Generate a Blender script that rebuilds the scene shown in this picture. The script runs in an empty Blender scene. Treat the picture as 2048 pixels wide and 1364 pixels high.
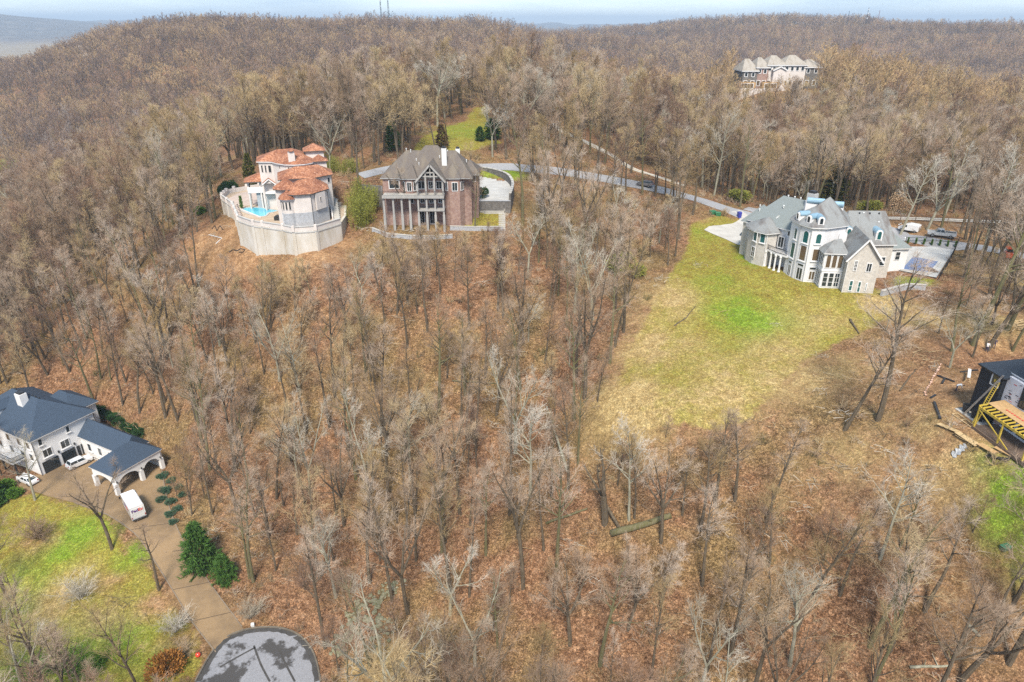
import bpy, bmesh, math, random
import numpy as np
from mathutils import Vector, Matrix, geometry
R = math.radians
sc = bpy.context.scene
COL = sc.collection
# ------------------------------------------------------------------ camera
CAMZ = 70.0
PIT = R(25.0)
FPX = 1365.0                      # focal length in pixels of the 2048 px wide photograph
cam = bpy.data.cameras.new('camera')
cam.sensor_width = 36.0
cam.lens = 36.0 * FPX / 2048.0
cam.clip_start = 0.5
cam.clip_end = 40000.0
camo = bpy.data.objects.new('camera', cam)
COL.objects.link(camo)
camo.location = (0, 0, CAMZ)
camo.rotation_euler = (R(90) - PIT, 0, 0)
sc.camera = camo
# ------------------------------------------------------------------ sky and sun
SUN_EL, SUN_AZ = R(52), R(182)     # azimuth measured clockwise from +Y: behind the camera, to the left
world = bpy.data.worlds.new('World')
sc.world = world
world.use_nodes = True
wn, wl = world.node_tree.nodes, world.node_tree.links
wn.clear()
wo = wn.new('ShaderNodeOutputWorld')
bg = wn.new('ShaderNodeBackground')
bg.inputs['Strength'].default_value = 0.12
sky = wn.new('ShaderNodeTexSky')
sky.sky_type = 'NISHITA'
sky.sun_disc = False
sky.sun_elevation = SUN_EL
sky.sun_rotation = SUN_AZ
sky.altitude = 1500
sky.air_density = 1.0
sky.dust_density = 0.2
sky.ozone_density = 1.0
# a thin veil of high cloud over the whole sky
tc = wn.new('ShaderNodeTexCoord')
mp = wn.new('ShaderNodeMapping'); mp.inputs['Scale'].default_value = (1.2, 1.2, 9.0)
nz = wn.new('ShaderNodeTexNoise'); nz.inputs['Scale'].default_value = 2.6; nz.inputs['Detail'].default_value = 7; nz.inputs['Roughness'].default_value = 0.55
cr = wn.new('ShaderNodeValToRGB'); cr.color_ramp.elements[0].position = 0.40; cr.color_ramp.elements[1].position = 0.72
cr.color_ramp.elements[0].color = (0.40, 0.40, 0.40, 1); cr.color_ramp.elements[1].color = (0.97, 0.97, 0.97, 1)
mx = wn.new('ShaderNodeMix'); mx.data_type = 'RGBA'
mx.inputs['B'].default_value = (2.9, 3.75, 4.7, 1)
wl.new(tc.outputs['Generated'], mp.inputs['Vector']); wl.new(mp.outputs['Vector'], nz.inputs['Vector'])
wl.new(nz.outputs['Fac'], cr.inputs['Fac']); wl.new(cr.outputs['Color'], mx.inputs['Factor'])
wl.new(sky.outputs['Color'], mx.inputs['A']); wl.new(mx.outputs['Result'], bg.inputs['Color'])
wl.new(bg.outputs['Background'], wo.inputs['Surface'])
sun = bpy.data.lights.new('sun', 'SUN')
sun.energy = 3.0
sun.angle = R(14)
sun.color = (1.0, 0.92, 0.80)
suno = bpy.data.objects.new('sun', sun)
COL.objects.link(suno)
sd = Vector((math.sin(SUN_AZ) * math.cos(SUN_EL), math.cos(SUN_AZ) * math.cos(SUN_EL), math.sin(SUN_EL)))
suno.rotation_euler = sd.to_track_quat('Z', 'Y').to_euler()
suno.location = (0, 0, 200)
sc.view_settings.view_transform = 'Standard'
sc.view_settings.look = 'None'
sc.view_settings.exposure = 1.05
sc.view_settings.gamma = 1.0
sc.view_settings.use_curve_mapping = False
sc.render.engine = 'CYCLES'
sc.cycles.max_bounces = 5
sc.cycles.diffuse_bounces = 2
sc.cycles.glossy_bounces = 2
sc.cycles.transmission_bounces = 2
sc.cycles.volume_bounces = 0
sc.cycles.use_adaptive_sampling = True
sc.cycles.adaptive_threshold = 0.012
sc.cycles.use_denoising = False
sc.cycles.transparent_max_bounces = 4
sc.cycles.caustics_reflective = False
sc.cycles.caustics_refractive = False
# ------------------------------------------------------------------ pixel -> place
_c, _s = math.cos(PIT), math.sin(PIT)
def ray(px, py):
    u, v = (px - 1024) / FPX, (682 - py) / FPX
    return (u, _c + v * _s, -_s + v * _c)
def W(px, py, z):
    r = ray(px, py); k = (z - CAMZ) / r[2]
    return (r[0] * k, r[1] * k)
def proj(x, y, z):
    z = z - CAMZ; Z = y * _c - z * _s
    return 1024 + FPX * x / Z, 682 - FPX * (y * _s + z * _c) / Z, Z
def zoomf(x0, y0, k):
    return lambda a, b: (x0 + a / k, y0 + b / k)
def on_plane(px, py, p, q):
    """pixel -> (distance along p-q, height) on the upright wall plane through p and q"""
    r = ray(px, py); dx, dy = q[0] - p[0], q[1] - p[1]; L = math.hypot(dx, dy); nx, ny = -dy / L, dx / L
    k = (p[0] * nx + p[1] * ny) / (r[0] * nx + r[1] * ny)
    return ((r[0] * k - p[0]) * dx + (r[1] * k - p[1]) * dy) / L, CAMZ + r[2] * k
# ------------------------------------------------------------------ mesh builder
ORG = {}
def link(o, parent=None):
    COL.objects.link(o)
    if parent is not None:
        o.parent = parent
    return o
def thing(name, label, cat, loc, group=None, rotz=0.0):
    o = bpy.data.objects.new(name, None)
    o.empty_display_size = 0.5
    COL.objects.link(o)
    o.location = loc
    o.rotation_euler = (0, 0, rotz)
    o['label'] = label; o['category'] = cat
    if group: o['group'] = group
    ORG[o.name] = Vector(loc)
    return o
def tag(o, label=None, cat=None, group=None, kind=None):
    if label: o['label'] = label
    if cat: o['category'] = cat
    if group: o['group'] = group
    if kind: o['kind'] = kind
    return o
class MB:
    def __init__(self):
        self.v, self.f, self.m = [], [], []
        self.mi = 0
    def add(self, vs, fs):
        n = len(self.v)
        self.v.extend(vs)
        for f in fs:
            self.f.append([i + n for i in f]); self.m.append(self.mi)
        return self
    def box(self, x0, x1, y0, y1, z0, z1):
        return self.prism([(x0, y0), (x1, y0), (x1, y1), (x0, y1)], z0, z1)
    def prism(self, poly, z0, z1):
        n = len(poly)
        a = sum(poly[i][0] * poly[(i + 1) % n][1] - poly[(i + 1) % n][0] * poly[i][1] for i in range(n))
        if a < 0: poly = poly[::-1]
        t = (lambda i: z1[i]) if isinstance(z1, (list, tuple)) else (lambda i: z1)
        if a < 0 and isinstance(z1, (list, tuple)):
            zz = z1[::-1]; t = lambda i: zz[i]
        vs = [(p[0], p[1], z0) for p in poly] + [(p[0], p[1], t(i)) for i, p in enumerate(poly)]
        fs = [list(range(n))[::-1], list(range(n, 2 * n))]
        fs += [[i, (i + 1) % n, n + (i + 1) % n, n + i] for i in range(n)]
        return self.add(vs, fs)
    def beam(self, p, q, w, h=None):
        """rectangular bar from p to q (3d); w across, h upright"""
        h = h or w
        p, q = Vector(p), Vector(q); d = (q - p).normalized()
        up = Vector((0, 0, 1)) if abs(d.z) < 0.95 else Vector((0, 1, 0))
        s = d.cross(up).normalized() * w / 2; u = s.cross(d).normalized() * h / 2
        vs = [tuple(e + a * s + b * u) for e in (p, q) for a, b in ((-1, -1), (1, -1), (1, 1), (-1, 1))]
        return self.add(vs, [[0, 1, 2, 3][::-1], [4, 5, 6, 7], [0, 1, 5, 4], [1, 2, 6, 5], [2, 3, 7, 6], [3, 0, 4, 7]])
    def tube(self, pts, rad, n=6, cap=True):
        rings = []
        for i, p in enumerate(pts):
            p = Vector(p)
            a = Vector(pts[max(i - 1, 0)]); b = Vector(pts[min(i + 1, len(pts) - 1)])
            d = (b - a); d = d.normalized() if d.length > 1e-9 else Vector((0, 0, 1))
            up = Vector((0, 0, 1)) if abs(d.z) < 0.9 else Vector((1, 0, 0))
            s = d.cross(up).normalized(); u = s.cross(d)
            r = rad[i] if isinstance(rad, (list, tuple)) else rad
            rings.append([tuple(p + (s * math.cos(2 * math.pi * k / n) + u * math.sin(2 * math.pi * k / n)) * r) for k in range(n)])
        vs = [v for r_ in rings for v in r_]
        fs = [[j * n + k, j * n + (k + 1) % n, (j + 1) * n + (k + 1) % n, (j + 1) * n + k] for j in range(len(pts) - 1) for k in range(n)]
        if cap:
            fs += [list(range(n))[::-1], [(len(pts) - 1) * n + k for k in range(n)]]
        return self.add(vs, fs)
    def cyl(self, x, y, z0, z1, r0, r1=None, n=16):
        r1 = r0 if r1 is None else r1
        vs = [(x + r * math.cos(2 * math.pi * k / n), y + r * math.sin(2 * math.pi * k / n), z) for r, z in ((r0, z0), (r1, z1)) for k in range(n)]
        fs = [[k, (k + 1) % n, n + (k + 1) % n, n + k] for k in range(n)] + [list(range(n))[::-1], list(range(n, 2 * n))]
        return self.add(vs, fs)
    def lathe(self, x, y, prof, n=16):
        """prof: list of (r, z)"""
        vs, fs = [], []
        for r, z in prof:
            vs += [(x + r * math.cos(2 * math.pi * k / n), y + r * math.sin(2 * math.pi * k / n), z) for k in range(n)]
        for j in range(len(prof) - 1):
            fs += [[j * n + k, j * n + (k + 1) % n, (j + 1) * n + (k + 1) % n, (j + 1) * n + k] for k in range(n)]
        fs += [list(range(n))[::-1], [(len(prof) - 1) * n + k for k in range(n)]]
        return self.add(vs, fs)
    def mesh(self, name, mats, org=(0, 0, 0), smooth=False):
        me = bpy.data.meshes.new(name)
        o = Vector(org)
        me.from_pydata([(v[0] - o.x, v[1] - o.y, v[2] - o.z) for v in self.v], [], self.f)
        if not isinstance(mats, (list, tuple)): mats = [mats]
        for m in mats: me.materials.append(m)
        if len(mats) > 1: me.polygons.foreach_set('material_index', self.m)
        if smooth: me.polygons.foreach_set('use_smooth', [True] * len(me.polygons))
        me.update()
        return me
    def obj(self, name, mats, parent=None, smooth=False, label=None):
        org = ORG.get(parent.name, Vector((0, 0, 0))) if parent is not None else Vector((0, 0, 0))
        o = bpy.data.objects.new(name, self.mesh(name, mats, org, smooth))
        link(o, parent)
        ORG[o.name] = org
        if label: o['label'] = label
        return o
    def solo(self, name, mats, loc, smooth=False):
        """a top-level thing of one mesh with its origin at loc"""
        o = bpy.data.objects.new(name, self.mesh(name, mats, loc, smooth))
        link(o); o.location = loc
        ORG[o.name] = Vector(loc)
        return o
# ------------------------------------------------------------------ materials
def newmat(name):
    m = bpy.data.materials.new(name); m.use_nodes = True
    nt = m.node_tree; b = nt.nodes['Principled BSDF']
    return m, nt.nodes, nt.links, b
def rgb(c): return (c[0], c[1], c[2], 1)
def mat(name, c, rough=0.7, var=0.25, scale=1.5, bump=0.0, c2=None, metal=0.0, detail=5, stretch=(1, 1, 1), spec=None, bscale=None, bdist=0.05):
    """noise-mottled surface: colour c, drifting towards c2 (or a darker c)"""
    m, n, l, b = newmat(name)
    b.inputs['Roughness'].default_value = rough
    b.inputs['Metallic'].default_value = metal
    if spec is not None: b.inputs['Specular IOR Level'].default_value = spec
    if c2 is None: c2 = tuple(x * (1 - var) for x in c)
    g = n.new('ShaderNodeNewGeometry'); mp = n.new('ShaderNodeMapping'); mp.inputs['Scale'].default_value = stretch
    nz = n.new('ShaderNodeTexNoise'); nz.inputs['Scale'].default_value = scale; nz.inputs['Detail'].default_value = detail; nz.inputs['Roughness'].default_value = 0.65
    r = n.new('ShaderNodeValToRGB')
    r.color_ramp.elements[0].position = 0.35; r.color_ramp.elements[1].position = 0.68
    r.color_ramp.elements[0].color = rgb(c2); r.color_ramp.elements[1].color = rgb(c)
    l.new(g.outputs['Position'], mp.inputs['Vector']); l.new(mp.outputs['Vector'], nz.inputs['Vector'])
    l.new(nz.outputs['Fac'], r.inputs['Fac']); l.new(r.outputs['Color'], b.inputs['Base Color'])
    if bump:
        bz = n.new('ShaderNodeTexNoise'); bz.inputs['Scale'].default_value = bscale or scale * 4; bz.inputs['Detail'].default_value = 4
        bp = n.new('ShaderNodeBump'); bp.inputs['Strength'].default_value = bump; bp.inputs['Distance'].default_value = bdist
        l.new(mp.outputs['Vector'], bz.inputs['Vector']); l.new(bz.outputs['Fac'], bp.inputs['Height']); l.new(bp.outputs['Normal'], b.inputs['Normal'])
    return m
def glassmat(name, c, rough=0.06):
    m, n, l, b = newmat(name)
    b.inputs['Base Color'].default_value = rgb(c); b.inputs['Roughness'].default_value = rough
    b.inputs['Specular IOR Level'].default_value = 0.8
    return m
M = {}
def twigmat(name, a, b_, dark, scale=0.02):
    """bark or twigs: colour drifts from tree to tree and across the hills"""
    m, n, l, b = newmat(name)
    b.inputs['Roughness'].default_value = 0.9; b.inputs['Specular IOR Level'].default_value = 0.15
    oi = n.new('ShaderNodeObjectInfo')
    nz = n.new('ShaderNodeTexNoise'); nz.inputs['Scale'].default_value = scale; nz.inputs['Detail'].default_value = 2
    l.new(oi.outputs['Location'], nz.inputs['Vector'])
    ad = n.new('ShaderNodeMath'); ad.operation = 'MULTIPLY_ADD'; ad.inputs[1].default_value = 1.0; ad.inputs[2].default_value = -0.5
    l.new(oi.outputs['Random'], ad.inputs[0])
    sm = n.new('ShaderNodeMath'); sm.operation = 'ADD'
    l.new(ad.outputs[0], sm.inputs[0]); l.new(nz.outputs['Fac'], sm.inputs[1])
    r = n.new('ShaderNodeValToRGB'); e = r.color_ramp.elements
    e[0].position = 0.15; e[0].color = rgb(dark); e[1].position = 0.85; e[1].color = rgb(b_)
    k = e.new(0.5); k.color = rgb(a)
    l.new(sm.outputs[0], r.inputs['Fac']); l.new(r.outputs['Color'], b.inputs['Base Color'])
    return m
M['bark'] = mat('bark', (0.155, 0.12, 0.08), 0.95, 0.5, 1.2, 0.6, c2=(0.07, 0.053, 0.032), stretch=(3, 3, 0.6), bscale=6)
M['bark_moss'] = mat('bark_moss', (0.17, 0.145, 0.085), 0.95, 0.5, 0.9, 0.6, c2=(0.105, 0.10, 0.035), stretch=(3, 3, 0.6), bscale=6)
M['bark_pale'] = mat('bark_pale', (0.40, 0.375, 0.29), 0.9, 0.5, 0.9, 0.4, c2=(0.20, 0.19, 0.125), stretch=(2, 2, 0.6), bscale=6)
M['twig_grey'] = twigmat('twig_grey', (0.38, 0.285, 0.205), (0.48, 0.385, 0.30), (0.27, 0.19, 0.13))
M['twig_tan'] = twigmat('twig_tan', (0.40, 0.29, 0.15), (0.49, 0.375, 0.215), (0.29, 0.205, 0.10))
M['twig_pale'] = twigmat('twig_pale', (0.46, 0.41, 0.33), (0.54, 0.49, 0.41), (0.36, 0.31, 0.235))
M['twig_brown'] = twigmat('twig_brown', (0.33, 0.235, 0.155), (0.43, 0.32, 0.21), (0.23, 0.16, 0.11))
M['twig_far'] = twigmat('twig_far', (0.41, 0.275, 0.15), (0.53, 0.37, 0.19), (0.25, 0.165, 0.105), 0.011)
M['twig_farred'] = twigmat('twig_farred', (0.30, 0.19, 0.125), (0.40, 0.28, 0.19), (0.19, 0.12, 0.085), 0.011)
M['twig_fargrey'] = twigmat('twig_fargrey', (0.29, 0.22, 0.18), (0.40, 0.33, 0.28), (0.19, 0.14, 0.115), 0.011)
M['twig_fardark'] = twigmat('twig_fardark', (0.175, 0.12, 0.095), (0.25, 0.175, 0.13), (0.11, 0.075, 0.065), 0.011)
M['brush'] = twigmat('brush', (0.30, 0.215, 0.13), (0.40, 0.31, 0.18), (0.19, 0.16, 0.07), 0.05)
def leafmat(name, a, b_, scale=3.0):
    m, n, l, b = newmat(name)
    b.inputs['Roughness'].default_value = 0.75; b.inputs['Specular IOR Level'].default_value = 0.2
    g = n.new('ShaderNodeNewGeometry')
    nz = n.new('ShaderNodeTexNoise'); nz.inputs['Scale'].default_value = scale; nz.inputs['Detail'].default_value = 3
    r = n.new('ShaderNodeValToRGB'); r.color_ramp.elements[0].position = 0.35; r.color_ramp.elements[1].position = 0.68
    r.color_ramp.elements[0].color = rgb(a); r.color_ramp.elements[1].color = rgb(b_)
    l.new(g.outputs['Position'], nz.inputs['Vector']); l.new(nz.outputs['Fac'], r.inputs['Fac'])
    l.new(r.outputs['Color'], b.inputs['Base Color'])
    return m
M['needle'] = leafmat('needle', (0.025, 0.065, 0.012), (0.085, 0.17, 0.03))
M['needle_gold'] = leafmat('needle_gold', (0.06, 0.075, 0.012), (0.16, 0.14, 0.03))
M['leaf_dark'] = leafmat('leaf_dark', (0.015, 0.05, 0.015), (0.05, 0.11, 0.03))
M['leaf_green'] = leafmat('leaf_green', (0.05, 0.12, 0.015), (0.15, 0.27, 0.03))
M['leaf_bluegreen'] = leafmat('leaf_bluegreen', (0.035, 0.08, 0.05), (0.10, 0.18, 0.105))
M['leaf_olive'] = leafmat('leaf_olive', (0.13, 0.14, 0.025), (0.33, 0.33, 0.06))
M['leaf_orange'] = leafmat('leaf_orange', (0.22, 0.09, 0.02), (0.40, 0.19, 0.05))
M['leaf_dry'] = leafmat('leaf_dry', (0.34, 0.22, 0.12), (0.55, 0.40, 0.25))
M['leaf_brown'] = leafmat('leaf_brown', (0.10, 0.065, 0.025), (0.20, 0.13, 0.05))
# ------------------------------------------------------------------ terrain
CP = []
def vis(px, py, z):                # ground seen at this pixel, standing at height z
    x, y = W(px, py, z); CP.append((x, y, z))
def hid(px, y, z):                 # ground in this direction, y metres ahead
    if px <= 150 and 600 < y < 1000: z -= 12
    if px == 300 and 600 < y < 1000: z -= 5
    if 380 <= px <= 620 and 700 <= y <= 1000: z += 3
    if 1050 <= px <= 1340 and 840 <= y <= 1300: z -= 12
    if 1400 <= px <= 1600 and y == 1500: z += 9
    if px >= 1800 and 1000 <= y <= 1200: z += 4
    if 840 <= y < 1700 and px >= 300 and z >= 36: z -= 4
    CP.append(((px - 1024) / (FPX * _c) * y, y, z))
for a in [(520,1310,-13),(430,1240,-13),(640,1300,-12),(265,1030,-11),(90,955,-11),(180,905,-11),(300,930,-11),(330,1000,-11.5),(360,1130,-12.5),
          (0,1364,-16),(200,1200,-14),(60,1080,-12.5),(300,1340,-14),(0,800,-7),(0,700,-3),(250,700,1),(100,650,3),(300,640,7),(400,900,-6),(420,760,1),(600,1000,-8),(600,800,3),
          (500,600,15),(650,620,17),(700,750,8),(800,900,0),(780,1150,-9),(850,620,19),(900,520,24),(1000,600,20),(1000,700,14),(1000,800,8),(1000,1000,-1),(1000,1200,-7),(1000,1364,-11),
          (800,1364,-12.5),(1150,600,20),(1200,700,16),(1230,800,14),(1210,950,6),(1300,1100,2),(1300,1300,-5),(1350,840,15),(1550,850,15.5),(1500,1000,9),(1500,1200,1),(1700,1000,13),(1700,1200,5),(1700,1364,-1),
          (1900,1000,17),(1900,1200,9),(2048,1000,20),(2048,1364,5),(1400,650,19.5),(1300,690,17.5),(1400,500,23),(1330,500,22.5),(1550,620,21.5),(1650,700,20),(1800,620,23),(1800,750,20.5),(1700,850,18),(1900,900,20.5),(1850,690,22.5),(1950,650,24),
          (1640,572,24),(1500,520,24),(1440,450,25),(1570,480,25),(1740,580,24),(1850,530,24.5),(2000,560,25),(1935,840,23),(2048,800,24.5),(2048,650,26),(1980,500,25),(1880,470,25.5),(1800,440,26),(2040,470,25),
          (1290,372,28),(1400,410,26.5),(1180,350,30),(1100,340,31),(1000,335,32),(740,345,33),(1250,430,25.5),(1150,420,26),(1100,500,24),
          (930,250,38),(860,285,36.5),(975,225,39.5),(1115,250,36),(1230,318,31.5),(1320,355,29),(1050,300,35),
          (800,455,27.5),(900,450,27.5),(1000,440,27.5),(990,385,31),(700,440,27),(600,510,24.5),(480,480,24),(450,440,24.5),(390,470,23),(560,400,29),(600,350,31),(690,360,32),(700,500,23.5),(760,500,25),(1000,480,25),
          (200,500,10),(300,480,16),(60,560,3),(400,560,15)]: vis(*a)
for a in [(-300,80,-18),(-300,130,-12),(-300,200,-6),(-400,400,-15),(-400,800,-10),(-400,1600,-60),(-400,4000,-60),(-400,6000,150),
          (0,200,-1),(0,270,-8),(0,360,-20),(0,450,-28),(0,560,-22),(0,680,-6),(0,820,8),(0,950,14),(0,1250,-40),(0,2000,-62),(0,3800,-62),(0,5200,128),(0,7500,40),
          (150,200,4),(150,260,-2),(150,340,-18),(150,450,-26),(150,560,-16),(150,700,8),(150,840,23),(150,950,22),(150,1300,-35),(150,3800,-62),(150,5200,150),(150,7500,40),
          (300,185,17),(300,230,12),(300,300,-4),(300,380,-18),(300,480,-14),(300,620,10),(300,760,36),(300,850,40),(300,1100,5),(300,2000,-60),(300,4200,-40),(300,5600,75),
          (450,200,25),(450,260,18),(450,340,-2),(450,430,-8),(450,560,10),(450,720,38),(450,860,54),(450,1000,45),(450,1400,0),(450,2500,-60),(450,6000,20),(450,11000,120),
          (600,200,31),(600,270,26),(600,360,6),(600,470,2),(600,620,18),(600,800,42),(600,950,53),(600,1150,40),(600,2000,-20),(600,11000,110),
          (750,230,36),(750,310,28),(750,420,8),(750,560,12),(750,740,36),(750,900,50),(750,1060,56),(750,1400,30),(750,11000,70),
          (900,310,38),(900,370,33),(900,470,5),(900,600,10),(900,760,34),(900,920,50),(900,1060,58),(900,1400,25),
          (1000,300,40),(1000,360,37),(1000,470,5),(1000,620,10),(1000,800,33),(1000,960,50),(1000,1150,45),
          (1100,300,37),(1100,370,35),(1100,480,0),(1100,640,2),(1100,850,25),(1100,1000,46),(1100,1300,30),
          (1200,250,32),(1200,310,33),(1200,370,30),(1200,490,-8),(1200,650,-5),(1200,900,32),(1200,1080,55),(1200,1400,30),
          (1330,230,25),(1330,280,24),(1330,350,28),(1330,420,18),(1330,560,-20),(1330,800,-5),(1330,1100,38),(1330,1500,48),
          (1450,200,23),(1450,240,17),(1450,290,22),(1450,345,38),(1450,420,26),(1450,560,-22),(1450,900,-8),(1450,1200,20),(1450,1500,54),(1450,2000,20),
          (1560,200,22),(1560,240,15),(1560,290,24),(1560,340,40),(1560,375,41),(1560,450,26),(1560,600,-22),(1560,900,-10),(1560,1200,18),(1560,1500,52),(1560,2000,20),
          (1700,200,23),(1700,240,15),(1700,300,22),(1700,360,34),(1700,440,24),(1700,560,-6),(1700,760,-8),(1700,1000,12),(1700,1250,38),(1700,1450,45),(1700,2000,20),
          (1850,190,24),(1850,240,15),(1850,310,17),(1850,400,22),(1850,520,4),(1850,650,6),(1850,820,18),(1850,1000,27),(1850,1200,42),(1850,1700,20),
          (2048,200,23),(2048,260,14),(2048,340,20),(2048,450,18),(2048,580,6),(2048,720,16),(2048,900,24),(2048,1150,40),(2048,1700,20),
          (2350,60,14),(2350,100,22),(2350,180,24),(2350,300,16),(2350,500,14),(2350,900,22),(2350,1300,35),(2350,3000,-20),
          (1200,3000,-20),(1800,3000,-20),(800,3000,-30),(1024,8000,10),(1800,8000,10),(1024,14000,10),(100,14000,40),(2000,14000,20),(900,14000,20)]: hid(*a)
for a in [(0,45,-14),(-40,55,-16),(45,50,0),(0,15,-15),(-60,0,-16),(70,0,0),(0,-60,-15),(-200,-100,-18),(200,-100,-10),(0,-300,-10),(-600,-500,0),(600,-500,0),(0,-1500,20),(-150,30,-16),(170,30,12),(-500,60,-20),(500,60,5),(-2500,0,-30),(2500,0,0),(-2500,-2500,20),(2500,-2500,20),(-9000,0,20),(9000,0,20),(0,-9000,20)]: CP.append(a)
CPA = np.array(CP, float)
def _uv(x, y):
    r = np.maximum(np.hypot(x, y), 12.0)
    return np.arctan2(x, y), np.log(r)
def _ker(u, v, U, V):
    du = np.abs(u[:, None] - U[None]); du = np.minimum(du, 2 * np.pi - du)
    return np.sqrt(du ** 2 + (v[:, None] - V[None]) ** 2 + 0.0016)
_U, _V = _uv(CPA[:, 0], CPA[:, 1])
_n = len(CPA)
_A = np.zeros((_n + 1, _n + 1)); _A[:_n, :_n] = _ker(_U, _V, _U, _V) - 0.012 * np.eye(_n); _A[_n, :_n] = 1; _A[:_n, _n] = 1
_w = np.linalg.solve(_A, np.append(CPA[:, 2], 0))
rs = np.random.RandomState(5)
_dirs = [(math.cos(a), math.sin(a), f, p) for a, f, p in zip(rs.rand(26) * 6.283, 0.6 * 1.36 ** (np.arange(26) % 13), rs.rand(26) * 6.283)]
def _rough(x, y, base):
    s = np.zeros_like(x)
    for cx, cy, f, p in _dirs:
        s += np.sin((x * cx + y * cy) * f * base + p) / f ** 0.9
    return s * 0.3
def _inpoly(x, y, poly):
    x = np.asarray(x, float); y = np.asarray(y, float); ins = np.zeros(x.shape, bool)
    n = len(poly); d = np.full(x.shape, 1e9)
    for i in range(n):
        x1, y1 = poly[i][:2]; x2, y2 = poly[(i + 1) % n][:2]
        c = (y1 > y) != (y2 > y)
        with np.errstate(divide='ignore', invalid='ignore'):
            xi = (x2 - x1) * (y - y1) / (y2 - y1 + 1e-12) + x1
        ins ^= c & (x < xi)
        dx, dy = x2 - x1, y2 - y1; L2 = dx * dx + dy * dy + 1e-9
        t = np.clip(((x - x1) * dx + (y - y1) * dy) / L2, 0, 1)
        d = np.minimum(d, np.hypot(x - x1 - t * dx, y - y1 - t * dy))
    return np.where(ins, -d, d)       # signed distance, negative inside
def WP(z, *pts):
    return [W(a, b, z) for a, b in pts]
PADS = [  # polygon, height, blend width
    (WP(-11, (0,935),(86,965),(60,985),(205,1000),(290,1060),(330,1010),(322,925),(190,875)) + [(-100,132),(-122,128)], -11.0, 7.0),
    (WP(-13, (400,1330),(440,1280),(500,1262),(570,1262),(620,1290),(642,1345),(640,1420),(400,1420)), -13.0, 6.0),
    (WP(24, (1478,492),(1490,525),(1525,540),(1640,580),(1760,592),(1800,560),(1800,470),(1560,440),(1480,450)), 24.0, 7.0),
    (WP(24.5, (1786,540),(1826,488),(1912,498),(1875,558)), 24.3, 3.0),
    (WP(23, (1915,835),(1935,790),(1985,710),(2120,720),(2120,960),(1990,885)), 23.0, 5.0),
    (WP(41.5, (1470,172),(1540,178),(1625,178),(1640,160),(1480,155)), 41.0, 14.0),
    (WP(27.5, (762,455),(890,440),(950,425),(945,395),(765,400)), 27.6, 5.0),
]
def base_h(x, y):
    x = np.atleast_1d(np.asarray(x, float)); y = np.atleast_1d(np.asarray(y, float))
    out = np.empty_like(x)
    for i in range(0, len(x), 20000):
        u, v = _uv(x[i:i + 20000], y[i:i + 20000])
        out[i:i + 20000] = _ker(u, v, _U, _V) @ _w[:_n] + _w[_n]
    r = np.hypot(x, y)
    k = np.clip((r - 260) / 700, 0, 1)
    out += k * 14.0 * _rough(x, y, 0.0075)
    out += np.clip((r - 2500) / 3000, 0, 1) * 45.0 * _rough(x, y, 0.0015)
    out += 0.22 * _rough(x, y, 0.09) * np.clip(1 - r / 600, 0, 1)
    return out
HARD = []    # stepped pads held up by a wall: (polygon, height)
def H(x, y):
    x = np.atleast_1d(np.asarray(x, float)); y = np.atleast_1d(np.asarray(y, float))
    h = base_h(x, y)
    for poly, z, bl in PADS:
        bx = [p[0] for p in poly]; by = [p[1] for p in poly]
        m = (x > min(bx) - bl) & (x < max(bx) + bl) & (y > min(by) - bl) & (y < max(by) + bl)
        if m.any():
            d = np.clip(_inpoly(x[m], y[m], poly) / bl, 0, 1); t = d * d * (3 - 2 * d)
            h[m] = z * (1 - t) + h[m] * t
    for poly, z in HARD:
        bx = [p[0] for p in poly]; by = [p[1] for p in poly]
        m = (x > min(bx)) & (x < max(bx)) & (y > min(by)) & (y < max(by))
        if m.any():
            d = _inpoly(x[m], y[m], poly)
            h[m] = np.where(d < -1.9, z, h[m])
    return h
def H1(x, y): return float(H(x, y)[0])
def ground(px, py, n=500, far=900.0):
    """first point of the terrain along the pixel's line of sight"""
    r = ray(px, py)
    k = np.linspace(40, far, n); z = CAMZ + r[2] * k
    d = z - H(r[0] * k, r[1] * k)
    i = int(np.argmax(d < 0)) if (d < 0).any() else n - 1
    a, b = k[max(i - 1, 0)], k[i]
    for _ in range(12):
        mid = (a + b) / 2
        if CAMZ + r[2] * mid < H1(r[0] * mid, r[1] * mid): b = mid
        else: a = mid
    return (r[0] * b, r[1] * b, CAMZ + r[2] * b)
def GP(*pts):
    return [ground(a, b) for a, b in pts]
# walled platforms
VILLA_WALL = WP(29, (443,398),(464,413),(475,440),(506,451),(524,453),(565,459),(587,464),(633,461),(682,446)) 
VILLA_PAD = VILLA_WALL + [(-39.0,158.0),(-42.0,172.0),(-50,188.0),(-68,189.0),(-75.5,181.0)]
HARD.append((VILLA_PAD, 27.0))
COURT = WP(31, (940,405),(955,403),(1020,403),(1024,392),(1025,378),(1014,362),(985,352),(955,348),(940,350))
HARD.append((COURT, 30.6))
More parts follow.
